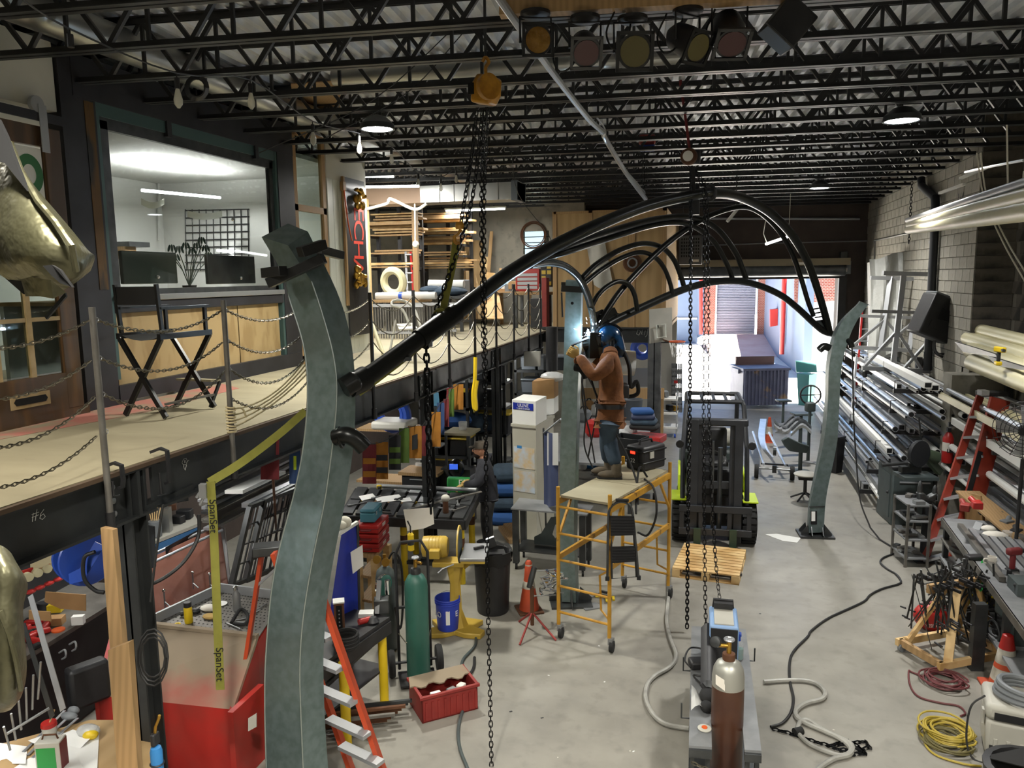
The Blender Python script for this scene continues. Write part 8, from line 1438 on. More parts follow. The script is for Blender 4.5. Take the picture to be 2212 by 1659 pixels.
cp=PZ(2168,1492,0);x=XF(cp);T('traffic_cone','large orange and white striped traffic cone at the right','cone',[('base',MB(x).box((0,0,.015),(.36,.36,.03)),'cone_orange',dict(bevel=.01)),('lower_cone',MB(x).lathe([(.135,.03),(.12,.12)],n=26),'cone_orange'),('white_band',MB(x).lathe([(.12,.12),(.1,.24)],n=26),'cone_white'),('middle_cone',MB(x).lathe([(.1,.24),(.092,.29)],n=26),'cone_orange'),('white_band',MB(x).lathe([(.092,.29),(.07,.43)],n=26),'cone_white'),('tip',MB(x).lathe([(.07,.43),(.045,.56),(.03,.57),(.01,.57)],n=26),'red')])
def coil(c,R,n,r,m,lab,seed,name='hose_coil',tail= None,sq=1.0):
 random.seed(seed);pts=[]
 for k in range(n):
  cx,cy=random.uniform(-.04,.04),random.uniform(-.04,.04);rr=R*random.uniform(.6,1.0)
  for j in range(12):a=2*pi*j/12;pts.append(c+V(cx+math.cos(a)*rr,(cy+math.sin(a)*rr*sq),r+.012*k*.6+random.uniform(0,.012)))
 ps=[('coil',MB().tube(spl(pts,2),r,6),m)]
 if tail:ps.append(('tail',MB().tube(spl([PZ(x,y,r+.003) for x,y in tail],6),r,6),m))
 return T(name,lab,'coil',ps)
coil(PZ(2036,1475,0),.2,9,.009,'hose_red','coil of dark red hose on the floor at the right',2,tail=[(1995,1462),(1970,1452),(1963,1450),(1966,1480),(1985,1505),(2030,1518),(2070,1525),(2085,1540),(2075,1547)])
coil(PZ(2046,1590,0),.21,12,.009,'cable_yellow','tangled yellow extension cord on the floor at the right',3,'power_cable_coil',tail=[(2000,1560),(1996,1600),(2020,1630),(2080,1650),(2120,1655)]);coil(PZ(2040,1605,0),.2,6,.009,'cable_yellow_dark','dark section of extension cord under the yellow tangle',8,'power_cable_coil')
va=PZ(2165,1640,0);x=XF((va[0]+.14,va[1]+.12,0),-.2);T('dust_extractor','dusty cream dust extractor with a coiled grey hose on top','vacuum',[('tank',MB(x).box((0,0,.2),(.5,.42,.3)),'grey_light',dict(bevel=.03)),('head',MB(x).box((0,0,.42),(.52,.44,.14)),'grey_light',dict(bevel=.04)),('control_strip',MB(x).box((-.05,-.222,.4),(.3,.01,.06)),'black_satin'),('latch',MB(x).box((-.265,-.1,.33),(.02,.06,.12)),'grey_light')]+[('rib',MB(x).box((-.18+.09*i,-.213,.16),(.03,.012,.08)),'grey_light',dict(bevel=.004)) for i in range(5)]+[('hose_ring',MB(x).torus((.02,0,.52+.035*i),.2-.01*i,.024,(.05*i,.05,1),26,8),'grey_plastic') for i in range(3)]+[('hose_end',MB(x).cyl((.05,-.05,.58),(.3,-.1,.62),.045),'cone_white'),('wheel',MB(x).lathe([(.02,-.02),(.07,-.02),(.07,.02),(.02,.02)],(-.2,-.2,.07),(1,0,0),14),'black_rubber'),('power_lead',MB(x).tube(spl([(-.26,-.1,.5),(-.36,-.15,.4),(-.38,-.2,.15),(-.33,-.25,.01),(-.2,-.28,.01)],6),.008,6),'cable_black')])
tu=PZ(2185,1730,0);x=XF((tu[0]+.1,tu[1]-.05,0));T('black_tub','black bag of yellow gloves in the bottom right corner','bag',[('bag_shell',MB(x).lathe([(.2,0),(.3,.15),(.32,.3),(.27,.31),(.2,.12),(.02,.1)],n=18),'black_satin'),('flap',MB(x).slab([(-.3,.1,.3),(.1,.25,.36),(.35,.1,.33),(.1,-.02,.31)],.01),'black_rubber'),('gloves',MB(x).ball((.02,-.1,.24),(.16,.1,.08),12,8),'lime')])
cw_=PZ(1672,1035,0);x=XF((cw_[0],cw_[1],0),-.06);T('tube_trailer','two-wheeled trailer carrying curved aluminium strips','cart',[('axle',MB(x).cyl((-.3,0,.2),(.3,0,.2),.018),'steel'),('cross_bar',MB(x).beam((-.25,.15,.26),(.25,.15,.26),.04,.03),'black_satin'),('wheel',MB(x).lathe([(.02,-.04),(.13,-.04),(.14,0),(.13,.04),(.02,.04)],(-.33,0,.14),(1,0,0),18),'black_rubber'),('wheel',MB(x).lathe([(.02,-.04),(.13,-.04),(.14,0),(.13,.04),(.02,.04)],(.33,0,.14),(1,0,0),18),'black_rubber'),('draw_bar',MB(x).cyl((.2,.1,.26),(-.1,2.6,.4),.025),'alu'),('draw_bar',MB(x).cyl((-.2,.1,.26),(-.45,2.6,.4),.025),'alu'),('hitch',MB(x).box((0,.0,.2),(.08,.06,.14)),'black_satin'),('jack_wheel',MB(x).lathe([(.02,-.03),(.1,-.03),(.1,.03),(.02,.03)],(.0,.3,.5),(1,0,0),16),'steel_dark')])
for i in range(6):o=i*.035;one('aluminium_strip',MB().sweep(spl([PZ(1640+5*i,1005,.5),PZ(1632+4*i,975,.55),PZ(1638+4*i,940,.6),PZ(1652+3*i,900,.6),PZ(1665+2*i,880,.6)][::-1] if 0 else [PZ(1664+1.2*i,988,.42+.01*i),PZ(1648+1.5*i,968,.47+.01*i),PZ(1640+2*i,940,.5),PZ(1644+2*i,905,.5)],5),[(-.02,-.003),(.02,-.003),(.02,.003),(-.02,.003)]),'alu','curved aluminium strip riding on the trailer','strip','curved strips on the trailer')
def stand(px_,py_,h,lab,top='plate',s=1.0):
 p=PZ(px_,py_,0);x=XF(p,.3);ps=[('foot',MB(x).lathe([(.2*s,0),(.16*s,.03),(.05,.06)],n=3),'steel_dark',dict(smooth=0)),('column',MB(x).cyl((0,0,.03),(0,0,h),.035*s,.03*s),'machine_grey')]
 if top=='wheel':ps+=[('head',MB(x).box((0,0,h+.05),(.2,.14,.2)),'machine_grey',dict(bevel=.03)),('yoke',MB(x).torus((0,0,h+.3),.2,.02,(.3,1,0),22,6),'black_satin'),('spoke',MB(x).beam((-.2,0,h+.3),(.2,0,h+.3),.02,.02),'black_satin'),('spoke',MB(x).beam((0,0,h+.1),(0,0,h+.5),.02,.02),'black_satin')]
 else :ps+=[('top_plate',MB(x).box((0,0,h+.02),(.34*s,.26*s,.05)),'machine_grey',dict(bevel=.01))]
 return T('machine_stand',lab,'stand',ps)
stand(1728,965,.75,'cast pedestal stand nearest the trailer',s=1.2);stand(1690,935,.8,'slim pedestal stand by the dumpster');stand(1745,1000,1.15,'black wheel machine on a pedestal behind the right column','wheel')
sv=PZ(1722,1000,.9);al=MB();random.seed(2)
for i in range(3):one('bent_sheet',MB().grid([[PD(1672+28*s+18*i,905+10*math.sin(3*s+i)+12*t+5*i,17.5-.8*i+.1*math.sin(4*t)) for s in np.linspace(0,1.6,8)] for t in np.linspace(0,1.6,4)]),'alu',ordn[i]+' bent bright aluminium sheet from the left on the stands','sheet')
stl=PZ(1738,1080,0);x=XF(stl);T('shop_stool','grey round-topped stool beside the right column','stool',[('seat',MB(x).lathe([(.02,.44),(.19,.45),(.2,.47),(.17,.49),(.02,.5)],n=24),'grey_light'),('post',MB(x).cyl((0,0,.1),(0,0,.44),.03),'black_satin'),('lift_bracket',MB(x).box((0,0,.4),(.24,.16,.05)),'black_satin')]+[('leg',MB(x).cyl((0,0,.14),(math.cos(a)*.24,math.sin(a)*.24,.02),.016),'black_satin') for a in (0.3,1.6,2.8,4.1,5.3)])
tb_=PZ(1728,1020,0);T('bender_stand','black cast bender with a hooked arm behind the stool','bender',[('body',MB(XF(tb_,.3)).prism([(-.25,.45),(.1,.4),(.15,.55),(-.05,.62),(-.3,.75),(-.42,.68),(-.35,.55)],(0,0,0),(1,0,0),(0,0,1),.08),'machine_grey',dict(bevel=.02)),('post',MB(XF(tb_,.3)).cyl((0,0,0),(0,0,.45),.04),'machine_grey'),('foot',MB(XF(tb_,.3)).lathe([(.22,0),(.2,.03),(.05,.05)],n=16),'machine_grey')])
bp=PZ(1803,1022,0);x=XF((bp[0]+.02,bp[1]+.1,0));T('trash_can','tall slim black bin behind the right column','trash can',[('body',MB(x).lathe([(.01,0),(.13,0),(.17,.72),(.16,.72),(.12,.03),(.01,.03)],n=4),'black_satin',dict(smooth=0)),('rim',MB(x).lathe([(.175,.7),(.18,.74),(.165,.74)],n=4),'black_satin',dict(smooth=0))])
T('small_cone','small orange and white cone beyond the trailer','cone',[('body',MB(XF(PZ(1661,955,0))).lathe([(.13,0),(.1,.02),(.03,.6)],n=18),'cone_orange'),('white_band',MB(XF(PZ(1661,955,0))).lathe([(.085,.2),(.058,.38)],n=18),'cone_white')])
dl_=PZ(1900,1055,0)
T('tube_dolly','low wheeled dolly carrying tube ends by the rack foot','dolly',[('deck',MB(XF(PZ(1893,1040,0),.3)).box((0,0,.11),(.5,.36,.03)),'lumber')]+[('caster',MB(XF(PZ(1893,1040,0),.3)).lathe([(.01,-.02),(.045,-.02),(.045,.02),(.01,.02)],(a,b,.05),(0,1,0),12),'black_rubber') for a in (-.2,.2) for b in (-.13,.13)])
for i in range(7):a=PZ(1885+6*i,1045-2*i,.14+.03*(i%2));one('metal_tube',MB().tube([a,a+V(-.05*i*.3,4.5,.02)],.025+.006*(i%3),10),['alu','steel','paper_white'][i%3],'long bright tube resting on the low dolly','tube','tubes on the low dolly')
one('wood_block',MB(XF(PZ(1912,1075,0),.4)).box((0,0,.05),(.3,.1,.1)),'lumber_pale','pale wooden block on the floor by the machine cabinet','block',smooth=0)
one('dish',MB().lathe([(.01,0),(.12,.03),(.16,.07),(.15,.075),(.01,.02)],PD(1972,945,13.6),(.2,-.4,1),22),'steel','shallow spun metal dish on the rack','dish')
bh=PY(1430,700,gy-.5)
hoop=PD(1462,738,16.4);bc=[PD(x,y,16.6) for x,y in ((1403,668),(1452,664),(1452,735),(1404,742))]
T('basketball_hoop','small basketball hoop and backboard on the gallery post','hoop',[('backboard',MB().slab(bc,.06,CM[2]),'grey_light',dict(smooth=0)),('target_square',MB().tube([PD(x,y,16.56) for x,y in ((1418,702),(1438,700),(1438,728),(1419,730))],.02,4,closed= True ),'white_panel'),('rim',MB().torus(hoop,.17,.014,(0,0,1),22,6),'orange'),('bracket',MB().beam(PD(1432,734,16.4),hoop-CM[0]*.17,.06,.03),'rust'),('mount_arm',MB().beam(PD(1420,705,16.6),PY(1418,706,gy-.14),.06,.06),'steel_dark')]+[('net_cord',MB().tube([hoop+V(math.cos(a)*.17,math.sin(a)*.17,0),hoop+V(math.cos(a+.4)*.12,math.sin(a+.4)*.12,-.16),hoop+V(math.cos(a)*.09,math.sin(a)*.09,-.33)],.006,4),'paper_white') for a in np.linspace(0,2*pi,10)[:-1]]+[('net_cord',MB().tube([hoop+V(math.cos(a)*.17,math.sin(a)*.17,0),hoop+V(math.cos(a-.4)*.12,math.sin(a-.4)*.12,-.16),hoop+V(math.cos(a)*.09,math.sin(a)*.09,-.33)],.006,4),'paper_white') for a in np.linspace(0,2*pi,10)[:-1]])
one('paper_roll',MB().cyl(PD(1250,778,18.5),PD(1370,785,18.5),.3,n=24),'paper_white','large white paper roll behind the welder','roll');one('hose_coil',MB().torus(PD(1388,752,18.8),.2,.1,(0,1,.1),24,10),'blue','dark blue hose coil hung under the far gallery','coil')
one('slate_board',MB().slab([PD(x,y,19.2) for x,y in ((1310,795),(1418,795),(1418,835),(1310,835))],.05,CM[2]),'tote_grey','slate blue panel behind the paper roll','panel',smooth=0)
tbz=PD(1340,838,18.6)[2];T('long_bench','long wooden bench under the far gallery','bench',[('front_board',MB().slab([PD(x,y,18.4) for x,y in ((1240,838),(1435,838),(1435,862),(1240,862))],.6,CM[2]),'lumber',dict(smooth=0)),('leg',MB().box(PZ(1300,950,0)*V(1,1,0)+V(0,.5,.5),(.1,.1,1.0)),'lumber'),('leg',MB().box(PZ(1425,955,0)*V(1,1,0)+V(0,.5,.5),(.1,.1,1.0)),'lumber')])
gb_=PZ(1365,905,.86);x=XF((gb_[0],gb_[1],gb_[2]-.0));T('trash_can','grey round trash can under the far gallery','trash can',[('body',MB(x).lathe([(.01,0),(.2,0),(.23,.42),(.245,.44),(.22,.44),(.01,.1)],n=24),'tote_grey')])
T('clothes_pile','pile of folded blue workwear on the red cart','clothes',[('folded_cloth',MB().box(PD(1393-2*i,921-11*i,14.2),(.52-.04*i,.36,.1),.15*i-.2),['black_rubber','jeans','navy','denim_blue'][i],dict(bevel=.045)) for i in range(4)])
c_=PZ(1385,985,0);rc=PD(1380,945,14.2)
T('tool_cart','red tool cart under the pile of blue workwear','cart',[('tray',MB().box(PD(1390,945,14.2),(.75,.45,.12),-.2),'red',dict(bevel=.01)),('cabinet',MB().bb((PD(1345,950,14.2)[0],13.4,.15),(PD(1420,950,14.2)[0],13.9,PD(1390,950,14.2)[2]-.06)),'paper_white'),('caster',MB().lathe([(.01,-.02),(.06,-.02),(.06,.02),(.01,.02)],(PD(1420,950,14.2)[0],13.5,.06),(1,0,0),14),'black_rubber')])
one('plastic_bag',MB().ball(PZ(1357,955,.86)+V(0,0,.15),(.2,.16,.17),16,12).ball(PZ(1352,957,.86)+V(0,-.1,.13),(.14,.12,.13),12,8),'bag_clear','full clear plastic bag on the cart behind the welder','bag')
for i,(x0,y0,s,m,lab) in enumerate(((1285,935,.22,'red','red shop vacuum head left of the welder'),(1262,905,.18,'grey_plastic','grey machine part beyond the dark cables'),(1290,890,.16,'paper_white','white jug on the far bench'),(1272,880,.14,'cardboard','brown tub on the far bench'),(1262,960,.25,'tote_black','black floor machine behind the scaffold'),(1300,975,.25,'black_satin','black case on the floor behind the welder'),(1275,1005,.16,'blue_case','blue tool crate behind the platform'),(1255,1010,.14,'paper_white','white bucket behind the platform'))):
 dd=13.5 if i<6 else 10.4;zf=PZ(x0,y0+s*30,.86 if i<4 else 0);T('shop_equipment',lab,'equipment',[('body',MB(XF(zf,.3*i)).lathe([(s*.7,0),(s*.9,s*.3),(s*.85,s*1.2),(s*.5,s*1.5),(.01,s*1.5)],n=14 if i%2 else 8),m),('grip',MB(XF(zf,.3*i)).tube([(-s*.5,0,s*1.4),(-s*.3,0,s*1.8),(s*.3,0,s*1.8),(s*.5,0,s*1.4)],.015,6),'black_rubber')])
k_=PZ(1440,945,0);T('white_cart','white wheeled utility cart by the left door jamb','cart',[('shelf',MB().box(V(k_[0],k_[1]+.2,z),(.5,.5,.04)),'paper_white') for z in (.25,.6,.95)]+[('corner_post',MB().cyl(V(k_[0]+a,k_[1]+.2+b,.08),V(k_[0]+a,k_[1]+.2+b,1.1),.015),'alu') for a in (-.23,.23) for b in (-.23,.23)]+[('caster',MB().lathe([(.01,-.02),(.05,-.02),(.05,.02),(.01,.02)],V(k_[0]+a,k_[1]+.0,.05),(1,0,0),12),'blue') for a in (-.2,.2)])
for i in range(4):one('cart_item',MB().box(V(k_[0]-.15+.1*i,k_[1]+.2,[.98,.98,.63,.63][i]+.08),(.12,.2,.14),.3*i),['paper','grey_plastic','black_satin','brass'][i],['paper bundle','grey jar','black box','brass fitting'][i]+' on the white utility cart','item',bevel=.02)
one('grey_box',MB().box(PY(1150,775,15.0),(.34,.1,.3)),'grey_light','pale grey electrical box under the walkway end','box',bevel=.01);one('black_tank',MB().cyl(PY(1192,706,15.2),PY(1192,800,15.2),.12,n=20),'black_satin','black filter tank hung at the walkway end','tank')
gb2=MB();a,b=PX(1175,722,MX+.0),PY(1222,706,gy-.1);
T('low_platform','long steel work platform cluttered with machines under the far gallery','platform',[('platform_top',MB().bb((-2.95,12.5,.82),(-1.25,17.0,.86)),'steel_top',dict(smooth=0))]+[('leg',MB().bb((x,y,0),(x+.07,y+.07,.82)),'steel_dark',dict(smooth=0)) for x in (-2.9,-1.37) for y in (12.55,14.7,16.85)])
o_=PZ(1965,1215,0);x=XF((o_[0],o_[1]+.05,0),.15)
T('offcut_shelf','small open steel shelf of offcuts before the long bench','shelf',[('shelf_board',MB(x).box((0,0,z),(.3,.5,.02)),'steel_top',dict(smooth=0)) for z in (.12,.38,.64,.86)]+[('corner_post',MB(x).box((a,b,.44),(.03,.03,.88)),'steel_raw',dict(smooth=0)) for a in (-.14,.14) for b in (-.24,.24)])
random.seed(77)
for i in range(18):z=(.13,.39,.65,.87)[i%4];one('steel_offcut',MB(x).box((random.uniform(-.1,.1),random.uniform(-.2,.2),z+.025),(random.uniform(.06,.2),random.uniform(.04,.12),random.uniform(.02,.05)),random.uniform(0,3)),random.choice(['steel','steel_raw','alu_dull','steel_dark']),'steel offcut on the '+['bottom','second','third','top'][i%4]+' board of the small open shelf','offcut','offcuts on the small shelf',smooth=0)
b_=PZ(1078,1150,0)
for i in range(4):one('blanket',MB().box((b_[0]+.05*(i%2),b_[1]+.5,.12+.24*i),(.7-.05*i,.5,.24),.1*i),'jeans' if i%2 else 'denim_blue',ordn[i]+' folded blue moving blanket up in the stack by the steel column','blanket',bevel=.09)
one('plank_stack',MB().box((b_[0]+.25,b_[1]-.1,.03),(.3,.7,.06),.5).box((b_[0]+.28,b_[1]-.05,.08),(.2,.6,.04),.6),'lumber','short boards stacked on the floor behind the fabricator','boards',smooth=0)
for i in range(3):one('floor_cable',MB().tube(spl([PZ(1040+15*i,1185+4*i,.012),PZ(1075+6*i,1172+8*i,.012),PZ(1098-4*i,1190+3*i,.012),PZ(1075,1205+3*i,.012),PZ(1050+4*i,1200-3*i,.012)],6),.011,6),'cable_black',ordn[i]+' black cable loop on the floor behind the trash can','cable')
# ================================================================== FRONT OF THE HALL: WELDING CART AND HOSES
tz5=.62
Q=[PZ(x,y,tz5) for x,y in ((1488,1610),(1645,1622),(1615,1440),(1492,1432))]
ct=empty('welding_cart',(Q[0]+Q[2])/2*V(1,1,0),'steel welding cart carrying a brown gas cylinder in the foreground','cart')
ux5=nrm(Q[1]-Q[0]);uy5=nrm(Q[3]-Q[0]);W5_=np.linalg.norm(Q[1]-Q[0]);L5=np.linalg.norm(Q[3]-Q[0])
def CT(a,b,z): return (Q[0]+ux5*a*W5_+uy5*b*L5)*V(1,1,0)+V(0,0,z)
def cbox(a0,a1,b0,b1,z0,z1): return MB().slab([CT(a0,b0,z0),CT(a1,b0,z0),CT(a1,b1,z0),CT(a0,b1,z0)],z1-z0,(0,0,1))
part('deck_plate',cbox(0,.32,0,1.6,tz5-.02,tz5),'steel_top',ct,0);part('deck_plate',cbox(.77,1,0,1.6,tz5-.02,tz5),'steel_top',ct,0);part('deck_plate',cbox(.3,.79,.6,1.6,tz5-.021,tz5-.001),'steel_top',ct,0)
for a in (.02,.24,.79,.92):
 for b in (.02,1.5):part('leg',cbox(a,a+.06,b,b+.06,.02,tz5-.02),'steel_dark',ct,0)
part('front_angle',cbox(0,.32,-.02,.04,tz5-.08,tz5-.02),'steel_dark',ct,0);part('front_angle',cbox(.77,1,-.02,.04,tz5-.08,tz5-.02),'steel_dark',ct,0);part('low_shelf',cbox(0,1,0,1.6,.1,.12),'steel_dark',ct,0)
for a,b in ((-.12,.9),(-.12,.3),(1.08,1.1)):part('hook',MB().tube([CT(min(max(a,.01),.99),b,tz5-.01),CT(a,b,tz5-.01),CT(a,b,tz5+.11)],.007,5),'steel_dark',ct)
part('safety_chain',chain_mb(catenary(CT(.05,-.04,tz5-.1),CT(.95,-.04,tz5-.12),.05,10),.04,.006),'chain_grey',ct)
bt=CT(.55,.26,.13);R_=.118;x=XF(bt)
zt_=1.2
tk=T('gas_cylinder','brown gas cylinder with a silver shoulder on the welding cart','gas cylinder',[('body',MB(x).lathe([(.02,0),(R_-.01,0),(R_,.02),(R_,.8)],n=30),'brown_tank'),('shoulder',MB(x).lathe([(R_,.8),(R_,.87),(R_*.93,.93),(R_*.75,.975),(R_*.45,1.0),(.03,1.005)],n=30),'tank_silver'),('neck_ring',MB(x).lathe([(.045,1.0),(.048,1.02),(.046,1.05),(.02,1.055)],n=18),'rust'),('valve',MB(x).cyl((0,0,1.05),(0,0,1.15),.018).cyl((0,0,1.11),(-.08,-.01,1.11),.016),'brass'),('hand_wheel',MB(x).torus((0,0,1.16),.033,.009,n=14,m=6).cyl((-.03,0,1.16),(.03,0,1.16),.006),'alu'),('regulator',MB(x).lathe([(.03,-.02),(.04,0),(.04,.03),(.02,.035)],(-.09,0,1.13),(-.4,-.8,.3),16),'steel_dark')])
part('paper_label',MB(x).lathe([(R_+.001,.66),(R_+.001,.83)],(0,0,0),(0,0,1),30,arc=2*pi*.999) if 0 else MB().slab([PD(a,b,float((CM@(bt+V(0,0,.75)-CC))[2])-R_-.0) for a,b in ((1546,1457),(1566,1470),(1566,1493),(1546,1478))],.002,CM[2]),'paper',tk)
cs=CT(.5,1.0,tz5);x=XF(cs,math.atan2(uy5[1],uy5[0]));T('welder_box','pale blue welding machine on the cart behind the cylinder','welding machine',[('case',MB(x).box((.1,-.02,.2),(.42,.24,.4)),'pale_blue',dict(bevel=.02)),('top_panel',MB(x).box((.1,-.02,.405),(.36,.16,.01)),'grey_light'),('front',MB(x).box((-.115,-.02,.2),(.012,.22,.36)),'black_satin'),('handle',MB(x).tube([(.28,-.1,.4),(.28,-.1,.47),(.28,.06,.47),(.28,.06,.4)],.015,6),'black_satin'),('clamp_jaw',MB(x).box((.24,-.02,.44),(.06,.16,.05)),'black_satin')])
p=CT(.82,1.1,tz5);x=XF(p);T('spray_bottle','spray bottle of turquoise liquid with a blue nozzle on the cart','bottle',[('bottle',MB(x).lathe([(.02,0),(.036,.005),(.038,.12),(.03,.15),(.014,.17)],n=18),'clear_plastic'),('liquid',MB(x).lathe([(.02,.004),(.034,.008),(.035,.1),(.01,.1)],n=18),'bin_green'),('spray_head',MB(x).cyl((0,0,.17),(0,0,.22),.01).box((0,0,.23),(.03,.05,.02)),'blue')])
T('foot_pedal','black foot pedal with its cable coiled on the cart','pedal',[('pedal',MB(XF(CT(.14,.95,tz5),.3)).box((0,0,.035),(.17,.13,.07)),'black_satin',dict(bevel=.02)),('cable',MB().tube(spl([CT(.0,.9,tz5+.02),CT(-.1,1.0,tz5+.03),CT(.0,1.15,tz5+.05),CT(.3,1.1,tz5+.04),CT(.25,.8,tz5+.03),CT(.05,.78,tz5+.03),CT(.18,.68,tz5+.02)],6),.008,6),'cable_black'),('plug',MB().cyl(CT(.18,.68,tz5+.02),CT(.24,.62,tz5+.02),.016),'black_rubber')])
one('work_glove',MB().ball(CT(.28,.5,tz5+.05),(.07,.1,.05),12,8).ball(CT(.25,.38,tz5+.04),(.05,.06,.04),12,8),'black_rubber','black glove on the cart beside the cylinder','glove');one('plastic_sheet',MB().grid([[CT(.02+.3*s,.35+.25*t,tz5+.02+.05*math.sin(4*s+2*t)) for s in np.linspace(0,1,6)] for t in np.linspace(0,1,6)]),'poly_sheet','crumpled clear plastic on the cart','plastic');one('sanding_disc',MB().lathe([(.004,.0),(.05,0),(.05,.006),(.02,.01),(.004,.008)],CT(.22,.18,tz5+.004),(0,0,1),22),'grey_light','round grinding disc on the cart corner','disc');one('disc_centre',MB().lathe([(.004,.0),(.022,0),(.02,.006),(.004,.006)],CT(.22,.18,tz5+.014),(0,0,1),16),'orange','orange centre of the grinding disc','disc')
one('face_shield',MB().grid([[CT(.16+.25*s,.55+.5*t,tz5+.1+.2*t+.05*math.sin(pi*s)) for s in np.linspace(0,1,6)] for t in np.linspace(0,1,4)]),'black_satin','black welding shield leaning beside the welding machine','shield')
def hose(pts,r,m,lab,z= None,name='hose'):
 return one(name,MB().tube(spl([PZ(x,y,r+.002) for x,y in pts],7),r,8),m,lab,'hose')
hose([(1443,1240),(1444,1290),(1440,1340),(1448,1380),(1460,1415),(1448,1440),(1415,1460),(1398,1480),(1395,1510),(1412,1545),(1440,1565),(1488,1574)],.022,'hose_grey','thick grey wrapped cable curving from the scaffold to the welding cart')
hose([(1650,1473),(1690,1470),(1735,1470),(1765,1478),(1782,1495),(1775,1510),(1740,1520),(1720,1535),(1722,1550),(1740,1562),(1770,1575),(1815,1595),(1840,1610),(1835,1630),(1800,1640),(1770,1659),(1750,1680)],.022,'hose_grey','thick grey wrapped cable snaking right of the welding cart')
hose([(1722,1580),(1728,1560),(1745,1556),(1775,1575),(1820,1600),(1838,1620),(1820,1632),(1780,1622),(1745,1605),(1722,1582)],.02,'hose_grey','loop of grey wrapped cable on the floor right of the cart');one('cable_connector',MB().cyl(PZ(1716,1582,.03),PZ(1732,1578,.03),.035),'black_rubber','black connector at the end of the grey cable loop','connector')
hose([(1665,1570),(1690,1562),(1708,1540),(1714,1510),(1708,1480),(1705,1450),(1708,1420),(1720,1400),(1745,1375),(1753,1362),(1790,1335),(1840,1312),(1868,1298),(1880,1285),(1905,1272),(1940,1262),(1946,1255),(1935,1240),(1915,1228),(1902,1215),(1908,1205),(1930,1196)],.013,'cable_black','long black cable winding from the cart to the steel bench')
one('hanging_cable',MB().tube(px([(1840,735,12.2),(1842,800,12.2),(1844,900,12.2),(1850,1000,12.2),(1858,1080,12.0),(1880,1140,11.7)],5)+[PZ(1900,1165,.015),PZ(1925,1180,.015),PZ(1938,1190,.015)],.012,6),'cable_black','black cable hanging from the right column to the floor','cable')
hose([(1025,1420),(1022,1445),(1000,1480),(1005,1510),(1018,1530)],.015,'cable_black','dark hose running from the sander past the crate');hose([(1028,1370),(1026,1395),(1000,1425),(1000,1450),(1015,1470),(1012,1500),(992,1560),(992,1610),(1010,1660),(1025,1700)],.015,'machine_grey','grey hose crossing the floor left of the hanging chain')
hose([(925,1420),(905,1440),(890,1430)],.01,'cable_black','short black cable by the green cylinder')
one('floor_chain',chain_mb([PZ(x,y,.012) for x,y in ((1670,1575),(1700,1582),(1730,1592),(1770,1605),(1800,1612),(1830,1605),(1870,1602),(1878,1615),(1850,1622),(1815,1620),(1790,1612),(1830,1600),(1850,1610),(1870,1628),(1840,1630),(1805,1622))],.05,.008),'chain_black','dark loose chain heaped on the floor by the grey cable','chain')
random.seed(31)
for i in range(16):p=PZ(random.uniform(1080,1850),random.uniform(1250,1640),.003);one('floor_scrap',MB().box(p,(random.uniform(.008,.03),random.uniform(.006,.015),.004),random.uniform(0,3)),random.choice(['paper_white','steel_dark','paper']),'tiny scrap on the concrete floor','scrap','scraps on the floor',smooth=0)
# ================================================================== HOISTS, STAGE LIGHTS, CEILING SERVICES
d=6.4;hp=PD(1050,192,d);x=XF(hp,-.25)
h1=T('chain_hoist','yellow manual chain hoist hanging from the roof joists','hoist',[('gear_case',MB(x).prism([(-.12,-.1),(.06,-.14),(.11,-.06),(.12,.07),(.04,.1),(-.05,.12),(-.11,.04)],(0,.07,0),(1,0,0),(0,0,1),.14),'hoist_yellow',dict(bevel=.02)),('hand_wheel_cover',MB(x).lathe([(.03,-.03),(.1,-.025),(.105,.03),(.03,.04)],(.07,-.09,-.01),(.9,-.4,0),20),'hoist_yellow'),('top_hook',MB(x).tube(spl([(0,0,.12),(0,0,.17),(.03,0,.21),(0,0,.25),(-.03,0,.22)],5),.015,8),'hoist_yellow'),('side_recess',MB(x).box((-.1,-.075,.0),(.05,.02,.09)),'black_void'),('hanger_rod',MB().cyl(hp+V(0,0,.24),V(hp[0],hp[1],6.3),.012),'steel_dark')])
chain(px([(1030,240,d),(1020,330,d),(1006,420,d),(995,485,d)],4),.045,.0062,'chain_black',h1);chain(px([(1042,240,d),(1033,330,d),(1020,430,d),(990,540,d),(960,620,d),(935,690,d),(920,735,6.3)],4),.045,.0062,'chain_black',h1)
chain(px([(1046,240,d),(1040,420,d),(1042,640,6.35),(1048,900,6.3),(1054,1300,6.3),(1060,1560,6.3),(1062,1690,6.3)],4),.042,.0045,'chain_black',h1);chain(px([(1056,235,d),(1046,420,d),(1047,640,6.3),(1050,850,6.28),(1050,1000,6.28)],4),.042,.0045,'chain_black',h1)
chain(px([(920,735,6.2),(924,850,6.2),(927,980,6.2),(931,1108,6.2)],3),.058,.009,'chain_black',h1)
T('lifting_hook','orange swivel hook with a yellow sling on the hoist chain','hook',[('swivel',MB().lathe([(.03,0),(.04,.03),(.03,.06)],PD(993,495,d),(0,0,1),12),'hoist_yellow'),('hook',MB().tube(px([(996,496,d),(990,505,d),(982,512,d),(984,524,d),(994,526,d)],5),.016,8),'hoist_yellow')])
T('lifting_sling','yellow-green lifting sling looped from the hook round the spine tube','sling',[('webbing',MB().sweep(px([(985,522,d),(980,560,d),(970,610,6.42),(962,645,6.42),(957,672,6.42)],4),[(-.03,-.003),(.03,-.003),(.03,.003),(-.03,.003)],up=-CM[2]),'yellow_strap'),('choker_wrap',MB().torus(PD(957,690,6.42),.088,.02,nrm(PD(1000,665,6.5)-PD(920,722,6.2)),16,6),'yellow_strap')])
